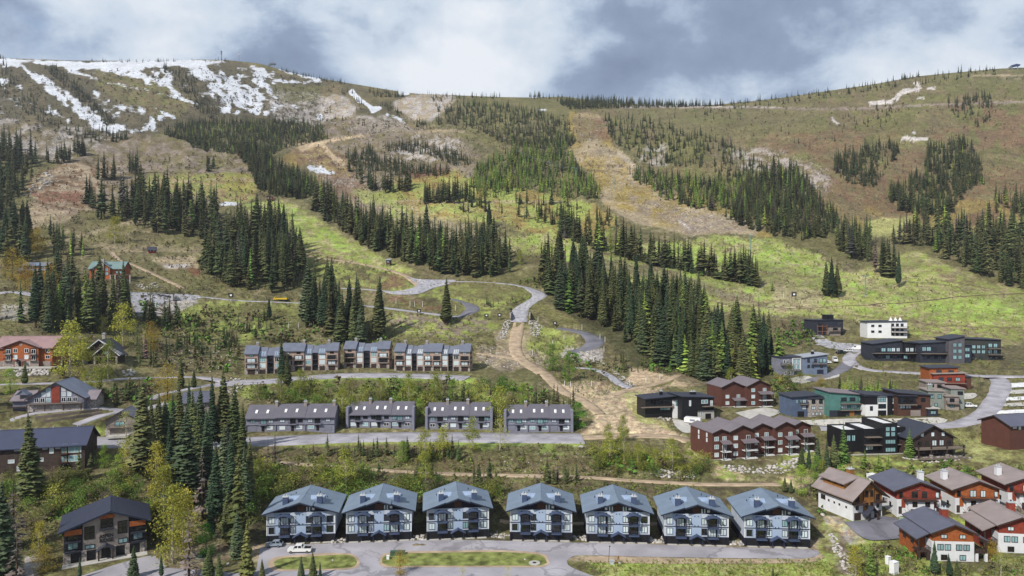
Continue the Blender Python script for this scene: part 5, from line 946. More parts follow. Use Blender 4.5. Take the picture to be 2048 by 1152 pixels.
paint([(1640,1050),(2060,1040),(2700,1060),(2700,1300),(1700,1300)], 'grass', .35, 6, n_a, .5); paint([(1820,1040),(1900,1050),(2048,1080),(2048,1060),(1860,1030)], 'grass', .7, 4)
# verges beside the lower road
paint([(1165,1118),(1300,1115),(1500,1112),(1640,1098),(1660,1130),(1680,1300),(1100,1300),(1200,1145)], 'grass', .8, 4, c2='pale', nz2=n_a); paint([(1180,1118),(1400,1114),(1640,1100),(1650,1120),(1400,1128),(1200,1132)], 'lime', .7, 4, n_b, .40)
paint([(500,1090),(1640,1082),(1640,1118),(500,1122)], 'tan', .8, 3); paint([(300,1100),(520,1085),(530,1110),(330,1140)], 'tan', .5, 5)
paint([(-650,960),(180,950),(300,960),(330,1100),(-650,1200)], 'scrub', .7, 6, c2='brown', nz2=n_a); paint([(50,1110),(85,1110),(70,1160),(40,1160)], 'grey', .9, 4); paint([(160,870),(230,830),(225,865),(180,880)], 'grass', .7, 4)
paint([(-650,560),(60,560),(40,590),(-650,600)], 'scrub', .7, 5); paint([(0,610),(60,606),(40,640),(0,640)], 'grey', .6, 4)
paint([(1260,590),(1380,640),(1540,680),(1560,760),(1400,780),(1260,720),(1180,660),(1090,600)], 'dark', .7, 5)
# steep ground far beyond and the slope below the camera
SNW = _smooth(_smooth(SNW, 1, 0), 1, 1)
cb = np.repeat(COV[:, -1:, :], NB, 1); cf = np.repeat(COV[:, :1, :], 8, 1)
FORCOV = COV

# terrain mesh: near apron (8 rows), seen slope, far side of the ridge (NB rows)
def build_terrain():
    tb = np.linspace(0, 1, NB + 1)[1:] ** 1.3
    bY = GY[:, -1:] + tb[None, :] * 900; bX = GX[:, -1:] * (bY / GY[:, -1:]) ; bZ = GZ[:, -1:] - 40 * tb[None, :] - 330 * tb[None, :] ** 1.6
    tf = np.linspace(1, 0, 9)[:-1]
    fX = GX[:, :1] + 0 * tf[None, :]; fY = GY[:, :1] - tf[None, :] * 330; fZ = GZ[:, :1] - tf[None, :] * 18
    X = np.concatenate([fX, GX, bX], 1); Y = np.concatenate([fY, GY, bY], 1); Z = np.concatenate([fZ, GZ, bZ], 1); C = np.concatenate([cf, COV, cb], 1); SA = np.concatenate([np.zeros((len(U), 8)), SNW, np.repeat(SNW[:, -1:], NB, 1)], 1)
    n, m = X.shape; V = np.stack([X, Y, Z], -1).reshape(-1, 3)
    i = (np.arange(n - 1)[:, None] * m + np.arange(m - 1)[None, :]).ravel()
    Fc = np.stack([i, i + m, i + m + 1, i + 1], -1)
    m_ = bpy.data.materials.new('hillside_ground'); m_.use_nodes = True; t = m_.node_tree; b = t.nodes['Principled BSDF']
    b.inputs['Roughness'].default_value = .95; b.inputs['Specular IOR Level'].default_value = .12
    at = t.nodes.new('ShaderNodeAttribute'); at.attribute_name = 'tint'; ge = t.nodes.new('ShaderNodeNewGeometry')
    val = None
    for sc, lo, hi in ((.03, .78, 1.22), (.14, .74, 1.28), (.5, .58, 1.45), (1.7, .66, 1.36)):
        nz = t.nodes.new('ShaderNodeTexNoise'); nz.inputs['Scale'].default_value = sc; nz.inputs['Detail'].default_value = 5; nz.inputs['Roughness'].default_value = .6
        t.links.new(ge.outputs['Position'], nz.inputs['Vector']); mr = t.nodes.new('ShaderNodeMapRange'); t.links.new(nz.outputs['Fac'], mr.inputs[0])
        mr.inputs[1].default_value = .3; mr.inputs[2].default_value = .7; mr.inputs[3].default_value = lo; mr.inputs[4].default_value = hi
        if val is None: val = mr.outputs[0]
        else:
            mu = t.nodes.new('ShaderNodeMath'); mu.operation = 'MULTIPLY'; t.links.new(val, mu.inputs[0]); t.links.new(mr.outputs[0], mu.inputs[1]); val = mu.outputs[0]
    vs = t.nodes.new('ShaderNodeVectorMath'); vs.operation = 'SCALE'; t.links.new(at.outputs['Color'], vs.inputs[0]); t.links.new(val, vs.inputs['Scale'])
    hs = t.nodes.new('ShaderNodeHueSaturation'); n5 = t.nodes.new('ShaderNodeTexNoise'); n5.inputs['Scale'].default_value = .5; n5.inputs['Detail'].default_value = 3
    t.links.new(ge.outputs['Position'], n5.inputs['Vector']); m5 = t.nodes.new('ShaderNodeMapRange'); t.links.new(n5.outputs['Fac'], m5.inputs[0]); m5.inputs[1].default_value = .3; m5.inputs[2].default_value = .7; m5.inputs[3].default_value = .475; m5.inputs[4].default_value = .53
    t.links.new(m5.outputs[0], hs.inputs['Hue']); t.links.new(vs.outputs[0], hs.inputs['Color']); 
    n7 = t.nodes.new('ShaderNodeTexNoise'); n7.inputs['Scale'].default_value = .09; n7.inputs['Detail'].default_value = 8; n7.inputs['Roughness'].default_value = .68; t.links.new(ge.outputs['Position'], n7.inputs['Vector'])
    ma = t.nodes.new('ShaderNodeMath'); ma.operation = 'MULTIPLY_ADD'; t.links.new(n7.outputs['Fac'], ma.inputs[0]); ma.inputs[1].default_value = 1.5; t.links.new(at.outputs['Alpha'], ma.inputs[2])
    ms = t.nodes.new('ShaderNodeMapRange'); t.links.new(ma.outputs[0], ms.inputs[0]); ms.inputs[1].default_value = 1.18; ms.inputs[2].default_value = 1.40
    sc_ = t.nodes.new('ShaderNodeVectorMath'); sc_.operation = 'SCALE'; sc_.inputs[0].default_value = (.42, .445, .49); t.links.new(val, sc_.inputs['Scale'])
    s2 = t.nodes.new('ShaderNodeMix'); s2.data_type = 'RGBA'; s2.inputs[0].default_value = .45; t.links.new(sc_.outputs[0], s2.inputs[6]); s2.inputs[7].default_value = (.42, .445, .49, 1)
    s3 = t.nodes.new('ShaderNodeMix'); s3.data_type = 'RGBA'; t.links.new(ms.outputs[0], s3.inputs[0]); t.links.new(hs.outputs[0], s3.inputs[6]); t.links.new(s2.outputs[2], s3.inputs[7]); t.links.new(s3.outputs[2], b.inputs['Base Color'])
    bp = t.nodes.new('ShaderNodeBump'); bp.inputs['Strength'].default_value = .7; bp.inputs['Distance'].default_value = .7
    n6 = t.nodes.new('ShaderNodeTexNoise'); n6.inputs['Scale'].default_value = .6; n6.inputs['Detail'].default_value = 6; n6.inputs['Roughness'].default_value = .65
    t.links.new(ge.outputs['Position'], n6.inputs['Vector']); t.links.new(n6.outputs['Fac'], bp.inputs['Height']); t.links.new(bp.outputs[0], b.inputs['Normal'])
    me = npmesh('hillside', V, Fc, [m_], True, C.reshape(-1, 3)); t4 = np.concatenate([C.reshape(-1, 3), SA.reshape(-1, 1)], 1).astype(np.float32); me.color_attributes['tint'].data.foreach_set('color', t4.ravel())
    o = obj('hillside', me); tag(o, kind='structure'); return o
build_terrain()
def strip(name, A, wd, m, lift=.12):
    n = len(A); T = np.gradient(A[:, :2], axis=0); T /= np.linalg.norm(T, axis=1)[:, None] + 1e-9; Nn = np.stack([-T[:, 1], T[:, 0]], 1)
    offs = np.array([-1, -.96, -.5, 0, .5, .96, 1]) * wd / 2; V = []
    rw = np.random.RandomState(n); jit = np.convolve(rw.rand(n + 8) - .5, np.ones(9) / 9, 'valid') * 1.6
    for k, f in enumerate(offs):
        e = jit if k in (0, 1) else (-jit if k in (5, 6) else 0); P = A[:, :2] + Nn * (f + e if abs(f) > .4 * wd else f + 0 * jit)[:, None]
        z = A[:, 2] + lift - .22 + (-.45 if k in (0, 6) else .1); V.append(np.column_stack([P, z]))
    V = np.stack(V, 1); K = len(offs); i = (np.arange(n - 1)[:, None] * K + np.arange(K - 1)[None, :]).ravel()
    o = obj(name, npmesh(name, V.reshape(-1, 3), np.stack([i, i + 1, i + K + 1, i + K], -1), [m], True)); tag(o, kind='structure'); return o
for k, ((name, pts, wd, m), A) in enumerate(zip(ROADS, road_pts)): strip(name, A, wd, m, .12 + .012 * (k % 7))
def area(name, poly, m, lift=.05, step=2.0, smooth=True):
    """flat paved patch given by its outline in the photograph, draped on the ground"""
    pp = spl(list(poly) + [poly[0]], 6.0)[:-1] if smooth else np.array(poly, float)
    B = [ground(a, b) for a, b in pp]; P2 = [Vector((p.x, p.y)) for p in B]; nb = len(P2)
    xs = [p.x for p in P2]; ys = [p.y for p in P2]; pts = []
    for x in np.arange(min(xs), max(xs), step):
        for y in np.arange(min(ys), max(ys), step):
            c = False
            for i in range(nb):
                p, q = P2[i], P2[i - 1]
                if (p.y > y) != (q.y > y) and x < (q.x - p.x) * (y - p.y) / (q.y - p.y) + p.x: c = not c
            if c: pts.append(Vector((x, y)))
    r = geometry.delaunay_2d_cdt(P2 + pts, [(i, (i + 1) % nb) for i in range(nb)], [list(range(nb))], 1, 1e-4)
    V = [(v.x, v.y, zat(v.x, v.y) + lift) for v in r[0]]
    me = bpy.data.meshes.new(name); me.from_pydata(V, [], [tuple(f) for f in r[2]]); me.materials.append(m)
    bm = bmesh.new(); bm.from_mesh(me); bmesh.ops.recalc_face_normals(bm, faces=bm.faces)
    if bm.faces and sum(f.normal.z for f in bm.faces) < 0: bmesh.ops.reverse_faces(bm, faces=bm.faces)
    bm.to_mesh(me); bm.free(); o = obj(name, me); tag(o, kind='structure'); return o
area('parking_road', [(520,1100),(540,1092),(700,1086),(900,1080),(1080,1084),(1300,1089),(1500,1096),(1620,1099),(1638,1108),(1610,1117),(1500,1117),(1300,1114),(1170,1111),(1140,1116),(1136,1130),(1180,1150),(1260,1175),(1000,1172),(700,1172),(400,1172),(200,1165),(230,1135),(330,1136),(440,1144),(505,1146),(515,1125)], ASPH, .06)
area('driveway', [(140,1160),(230,1130),(300,1112),(318,1120),(330,1140),(260,1165),(180,1175)], ASPH, .07)
area('gravel_verge', [(536,1127),(550,1115),(615,1109),(690,1106),(716,1116),(718,1132),(692,1140),(600,1142),(545,1141)], DIRT, .10, 2)
area('gravel_verge', [(759,1124),(764,1110),(800,1104),(900,1102),(1000,1101),(1082,1107),(1097,1120),(1090,1134),(1000,1135),(850,1135),(768,1135)], DIRT, .10, 2)
area('gravel_verge', [(1168,1124),(1180,1114),(1300,1116),(1500,1119),(1612,1118),(1640,1109),(1648,1116),(1600,1126),(1400,1128),(1200,1126)], DIRT, .08, 2)
area('grass_island', [(548,1125),(565,1117),(620,1114),(690,1110),(711,1118),(712,1130),(690,1137),(600,1139),(555,1138)], mat('island_turf', S(124, 132, 76), .95, .1, .4, .45, bump=.8, bscale=2), .13, 1.5)
area('grass_island', [(764,1122),(770,1112),(800,1108),(900,1106),(1000,1105),(1075,1110),(1091,1120),(1085,1131),(1000,1132),(850,1132),(775,1132)], mat('island_turf', S(124, 132, 76)), .13, 1.5)
area('parking_court', [(1688,1046),(1730,1042),(1768,1034),(1810,1045),(1822,1052),(1812,1066),(1830,1074),(1790,1080),(1740,1082),(1715,1070)], ASPH_D, .32)
area('driveway', [(1815,1034),(1870,1033),(1885,1045),(1850,1056),(1820,1048)], ASPH_D, .35); area('driveway', [(1930,1030),(1990,1029),(2000,1040),(1950,1046)], ASPH_D, .3)
area('driveway', [(1590,842),(1700,838),(1800,838),(1880,836),(1890,846),(1800,852),(1640,852)], M_CONC, .2); area('driveway', [(1345,838),(1400,846),(1440,842),(1450,852),(1400,862),(1370,866),(1350,852)], M_CONC, .15); area('driveway', [(1470,826),(1530,816),(1560,826),(1510,840)], M_CONC, .15)
area('driveway', [(1570,760),(1610,752),(1630,760),(1600,768)], M_CONC, .2); area('driveway', [(1635,754),(1670,748),(1680,753),(1650,760)], M_CONC, .2); area('driveway', [(1600,655),(1625,652),(1660,682),(1720,690),(1716,705),(1680,700),(1640,690)], GRAV, .15)
for k, (a, b) in enumerate(((768, 776), (782, 789), (796, 802), (808, 814), (822, 828))): area('parking_pad', [(2008 - k * 4, a), (2060, a - 3), (2060, b - 2), (2004 - k * 4, b + 1)], RF_WHT if k % 2 == 0 else M_CONC, .2, 2.0, False)
area('gravel_junction', [(806,549),(832,558),(872,560),(912,561),(900,568),(866,577),(838,588),(796,590),(770,585),(812,580),(832,570)], GRAV, .3)
area('gravel_yard', [(258,585),(320,587),(400,592),(388,600),(340,602),(318,612),(286,626),(272,626),(264,604)], GRAV, .3)
area('parking_pad', [(1900,790),(1950,787),(1948,797),(1905,800)], M_CONC, .2)

# ------------------------------------------------------------------ plants: prototypes
def leafmat(name, sat=1.0):
    m = bpy.data.materials.new(name); m.use_nodes = True; t = m.node_tree; b = t.nodes['Principled BSDF']
    b.inputs['Roughness'].default_value = .75; b.inputs['Specular IOR Level'].default_value = .2
    at = t.nodes.new('ShaderNodeAttribute'); at.attribute_name = 'tint'; oi = t.nodes.new('ShaderNodeObjectInfo')
    mr = t.nodes.new('ShaderNodeMapRange'); t.links.new(oi.outputs['Random'], mr.inputs[0]); mr.inputs[3].default_value = .72; mr.inputs[4].default_value = 1.28
    vs = t.nodes.new('ShaderNodeVectorMath'); vs.operation = 'SCALE'; t.links.new(at.outputs['Color'], vs.inputs[0]); t.links.new(mr.outputs[0], vs.inputs['Scale'])
    hs = t.nodes.new('ShaderNodeHueSaturation'); m2 = t.nodes.new('ShaderNodeMapRange'); t.links.new(oi.outputs['Random'], m2.inputs[0]); m2.inputs[3].default_value = .515; m2.inputs[4].default_value = .485
    t.links.new(m2.outputs[0], hs.inputs['Hue']); t.links.new(vs.outputs[0], hs.inputs['Color'])
    t.links.new(hs.outputs[0], b.inputs['Base Color'])
    b.inputs['Subsurface Weight'].default_value = 0.0
    return m
M_LEAF = leafmat('foliage'); M_BLEAF = leafmat('broadleaf_foliage')
_t = M_BLEAF.node_tree; _b = _t.nodes['Principled BSDF']; _tr = _t.nodes.new('ShaderNodeBsdfTranslucent'); _mx = _t.nodes.new('ShaderNodeMixShader'); _mx.inputs[0].default_value = .32
_t.links.new(_b.inputs['Base Color'].links[0].from_socket, _tr.inputs[0]); _t.links.new(_b.outputs[0], _mx.inputs[1]); _t.links.new(_tr.outputs[0], _mx.inputs[2]); _t.links.new(_mx.outputs[0], _t.nodes['Material Output'].inputs['Surface'])
M_LEAF = M_LEAF; M_BARK = mat('grey_brown_bark', S(92, 78, 66), .9, var=.3, scale=3); M_PBARK = mat('pale_bark', S(186, 178, 160), .9, var=.25, scale=3)
M_ROCK = mat('pale_granite', S(186, 182, 178), .9, .2, .28, .8, bump=.5, bscale=3, obj_var=.15)
SPR = (86, 95, 58); LAR = (146, 170, 78); DEAD = (104, 96, 92); YEL = (156, 162, 70); LIME = (134, 164, 68); PALE = (178, 180, 104); OLIV = (104, 112, 58); BUSHB = (120, 108, 84); BUSHG = (100, 134, 54); OCHR = (170, 150, 60)
def trunk_arr(h, r, n=6):
    V = []; Fc = []
    lv = [(0, 1.25), (.03, 1), (.5, .6), (h, .06)]
    for z, q in lv:
        for i in range(n): a = 6.2832 * i / n; V.append((r * q * math.cos(a), r * q * math.sin(a), z))
    for k in range(len(lv) - 1):
        for i in range(n):
            a, b = k * n + i, k * n + (i + 1) % n; Fc += [(a, b, b + n), (a, b + n, a + n)]
    return np.array(V), np.array(Fc)
def conifer_arr(seed, levels, per, Rr, sub, col_, z0=.07, core=True, ragged=.35, dead=False, droop=.38):
    """crown of unit height made of drooping flat boughs; returns verts, tris, tint"""
    r = np.random.RandomState(seed); V = []; Fc = []; T = []; base = np.array(S(*col_))
    def tri(a, b, c, t):
        k = len(V); V.extend((a, b, c)); Fc.append((k, k + 1, k + 2)); T.extend((t, t, t))
    ax = r.rand() * 6.28
    for i in range(levels):
        f = (i + r.rand() * .5) / levels; zl = z0 + (1 - z0) * f ** 1.02
        rad0 = Rr * ((1 - f) ** .82) * (.55 + .45 * min(1, f * 7)) + .006
        m = max(4, int(per * (.5 + .5 * (1 - f)))); cl = .75 + .5 * r.rand(); ph = r.rand() * 6.28
        for j in range(m):
            a = ph + 6.2832 * (j + .6 * (r.rand() - .5)) / m; rad = rad0 * (1 - ragged + 2 * ragged * r.rand() ** .8) * (1 + .18 * math.cos(a - ax))
            if dead and r.rand() < .45: continue
            z = zl + (r.rand() - .5) * 1.5 * (1 - z0) / levels
            t = base * (cl * (.65 + .7 * r.rand())); t = t * np.array([1 + .25 * (r.rand() - .5), 1, 1 + .2 * (r.rand() - .5)])
            ca, sa = math.cos(a), math.sin(a); dz = -rad * droop * (.7 + .6 * r.rand()); rt = (ca * rad * .08, sa * rad * .08, z + .004)
            wd = rad * (.34 if sub > 1 else .48); 
            if dead: wd *= .35
            mid = (ca * rad * .62, sa * rad * .62, z + dz * .42); tip = (ca * rad, sa * rad, z + dz)
            l = (mid[0] - sa * wd, mid[1] + ca * wd, mid[2] - wd * .45); q = (mid[0] + sa * wd, mid[1] - ca * wd, mid[2] - wd * .45)
            tri(rt, l, tip, t); tri(rt, tip, q, t * .93)
            if sub > 1:
                for s in (-1, 1):
                    b0 = (ca * rad * .38, sa * rad * .38, z + dz * .25); a2 = a + s * (.55 + .35 * r.rand()); rr = rad * (.42 + .25 * r.rand())
                    tp = (b0[0] + math.cos(a2) * rr, b0[1] + math.sin(a2) * rr, b0[2] + dz * .55); w2 = rr * .3
                    c2, s2 = math.cos(a2), math.sin(a2); md = ((b0[0] + tp[0]) / 2, (b0[1] + tp[1]) / 2, (b0[2] + tp[2]) / 2)
                    tt = t * (.85 + .3 * r.rand())
                    tri(b0, (md[0] - s2 * w2, md[1] + c2 * w2, md[2] - w2 * .5), tp, tt); tri(b0, tp, (md[0] + s2 * w2, md[1] - c2 * w2, md[2] - w2 * .5), tt)
            if sub > 2: tri((ca * rad * .3, sa * rad * .3, z + dz * .2), (ca * rad * .9, sa * rad * .9, z + dz * .9), (ca * rad * .55, sa * rad * .55, z + dz - rad * .45), t * .8)
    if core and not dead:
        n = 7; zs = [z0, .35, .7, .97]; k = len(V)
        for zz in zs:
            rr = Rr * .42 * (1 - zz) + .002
            for j in range(n): a = 6.2832 * j / n; V.append((rr * math.cos(a), rr * math.sin(a), zz)); T.append(base * .6)  # inner cone tinted darker: shade inside the crown put into colour
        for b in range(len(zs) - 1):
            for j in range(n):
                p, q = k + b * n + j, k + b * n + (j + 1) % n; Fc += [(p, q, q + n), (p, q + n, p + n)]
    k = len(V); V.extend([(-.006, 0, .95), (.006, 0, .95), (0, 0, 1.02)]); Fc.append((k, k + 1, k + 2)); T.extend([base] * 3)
    return np.array(V), np.array(Fc), np.array(T)
def leafy_arr(seed, n, col_, wide=.26, z0=.22, size=.022, shape='o', clumps=26, stems=0):
    """leaf cards gathered in clumps through the crown volume; unit height"""
    r = np.random.RandomState(seed); base = np.array(S(*col_)); V = []; Fc = []; T = []
    C = []
    for i in range(clumps):
        f = r.rand(); z = z0 + (1 - z0) * f
        if shape == 'o': w_ = wide * (math.sin(math.pi * min(1, .12 + f * .88)) ** .7)
        elif shape == 'c': w_ = wide * (1 - f) ** .6 + .02
        else: w_ = wide * math.sqrt(max(.05, 1 - f * f))
        a = r.rand() * 6.28; d = w_ * r.rand() ** .5; C.append((d * math.cos(a), d * math.sin(a), z, .75 + .5 * r.rand()))
    cs = wide * .42
    for i in range(n):
        cx, cy, cz, cl = C[r.randint(clumps)]
        g = r.randn(3) * np.array([cs, cs, cs * .8]) * .55; p = np.array([cx, cy, max(.01, cz)]) + g
        if p[2] < 0.01: p[2] = .01 + r.rand() * .05
        d1 = r.randn(3); d1 /= np.linalg.norm(d1); d2 = np.cross(d1, r.randn(3)); d2 /= np.linalg.norm(d2) + 1e-6
        s = size * (.6 + .9 * r.rand()); k = len(V)
        V += [p - d1 * s, p + d2 * s * .7, p + d1 * s, p - d2 * s * .7]; Fc += [(k, k + 1, k + 2), (k, k + 2, k + 3)]
        t = base * cl * (.75 + .5 * r.rand()); t = t * np.array([1 + .3 * (r.rand() - .5), 1, 1]); T += [t] * 4
    return np.array(V), np.array(Fc), np.array(T), C
M_DLEAF = None
def limbs(C, h, r, n=9, seed=0):
    V, Fc = trunk_arr(h, r); V = list(map(tuple, V)); Fc = list(map(tuple, Fc)); rd = random.Random(seed)
    for (x, y, z, _) in rd.sample(C, min(n, len(C))):
        z0 = max(.12, z - .18); k = len(V); q = r * .38
        V += [(q, 0, z0), (-q * .5, q * .87, z0), (-q * .5, -q * .87, z0), (x, y, z)]; Fc += [(k, k + 1, k + 3), (k + 1, k + 2, k + 3), (k + 2, k, k + 3)]
    return np.array(V), np.array(Fc)
def boulder_arr(seed):
    bm = bmesh.new(); bmesh.ops.create_icosphere(bm, subdivisions=2, radius=.5); r = random.Random(seed)
    pl = [(Vector((r.gauss(0, 1), r.gauss(0, 1), r.gauss(0, 1))).normalized(), .26 + .16 * r.random()) for _ in range(9)]
    for v in bm.verts:
        for nrm, d in pl:
            e = v.co.dot(nrm) - d
            if e > 0: v.co -= nrm * e
        v.co.z *= .8
    bmesh.ops.triangulate(bm, faces=bm.faces); V = np.array([tuple(v.co) for v in bm.verts]); Fc = np.array([[v.index for v in f.verts] for f in bm.faces]); bm.free(); return V, Fc
def scatter(name, protos, P, H, Wf, tint, mats, label=None, cat=None, group=None, which=None, sink=0.0, seed=1):
    """one joined mesh of many small plants or stones"""
    r = np.random.RandomState(seed); n = len(P)
    if n == 0: return
    which = r.randint(len(protos), size=n) if which is None else which
    VV = []; FF = []; TT = []; off = 0
    for k, pr in enumerate(protos):
        ix = np.nonzero(which == k)[0]
        if not len(ix): continue
        v, f = pr[0], pr[1]; t = pr[2] if len(pr) > 2 else np.ones_like(v)
        a = r.rand(len(ix)) * 6.2832; c, s = np.cos(a)[:, None], np.sin(a)[:, None]; h = H[ix][:, None]; q = h * Wf[ix][:, None]
        X = (v[None, :, 0] * c - v[None, :, 1] * s) * q + P[ix, 0:1]; Y = (v[None, :, 0] * s + v[None, :, 1] * c) * q + P[ix, 1:2]; Z = v[None, :, 2] * h + P[ix, 2:3] - sink * h
        VV.append(np.stack([X, Y, Z], -1).reshape(-1, 3)); FF.append((f[None] + (np.arange(len(ix)) * len(v))[:, None, None]).reshape(-1, 3) + off); off += len(ix) * len(v)
        TT.append((t[None] * tint[ix][:, None, :]).reshape(-1, 3))
    me = npmesh(name, np.concatenate(VV), np.concatenate(FF), mats, False, np.concatenate(TT)); o = obj(name, me); tag(o, label, cat, group, 'stuff'); return o
RS = np.random.RandomState(5)
def pick(poly, n, seed=0, warp=True):
    """n random picture points inside a patch"""
    P = np.array(poly, float); r = np.random.RandomState(seed + len(poly) + n); out = []
    lo = P.min(0); hi = P.max(0)
    while len(out) < n:
        q = lo + r.rand(max(64, n * 2), 2) * (hi - lo); ins = np.zeros(len(q), bool)
        for i in range(len(P)):
            (x0, y0), (x1, y1) = P[i], P[(i + 1) % len(P)]
            if y0 != y1: ins ^= ((y0 > q[:, 1]) != (y1 > q[:, 1])) & (q[:, 0] < (x1 - x0) * (q[:, 1] - y0) / (y1 - y0) + x0)
        out += [tuple(a) for a in q[ins]]
    return out[:n]
RP = np.concatenate([np.column_stack([A[:, :2], np.full(len(A), w_ / 2)]) for A, (_, _, w_, _) in zip(road_pts, ROADS)])
PADA = np.array(PADS)
def free(x, y, m=.6):
    """clear of buildings and roads"""
    dx_ = x - PADA[:, 0]; dy_ = y - PADA[:, 1]; c = np.cos(PADA[:, 2]); s = np.sin(PADA[:, 2]); lx = dx_ * c + dy_ * s; ly = -dx_ * s + dy_ * c
    if np.any((lx > PADA[:, 3] - m) & (lx < PADA[:, 4] + m) & (ly > PADA[:, 5] - m) & (ly < PADA[:, 6] + m)): return False
    return not np.any((RP[:, 0] - x) ** 2 + (RP[:, 1] - y) ** 2 < (RP[:, 2] + m) ** 2)
PAVED = [[(515,1090),(1640,1080),(1645,1120),(1100,1122),(1150,1160),(400,1160),(230,1150),(300,1105),(330,1138),(500,1146)], [(1688,1040),(1770,1030),(1830,1050),(1830,1082),(1715,1084)]]
def paved(px, py):
    for P in PAVED:
        c = False
        for i in range(len(P)):
            (x0, y0), (x1, y1) = P[i], P[i - 1]
            if (y0 > py) != (y1 > py) and px < (x1 - x0) * (py - y0) / (y1 - y0) + x0: c = not c
        if c: return True
    return False

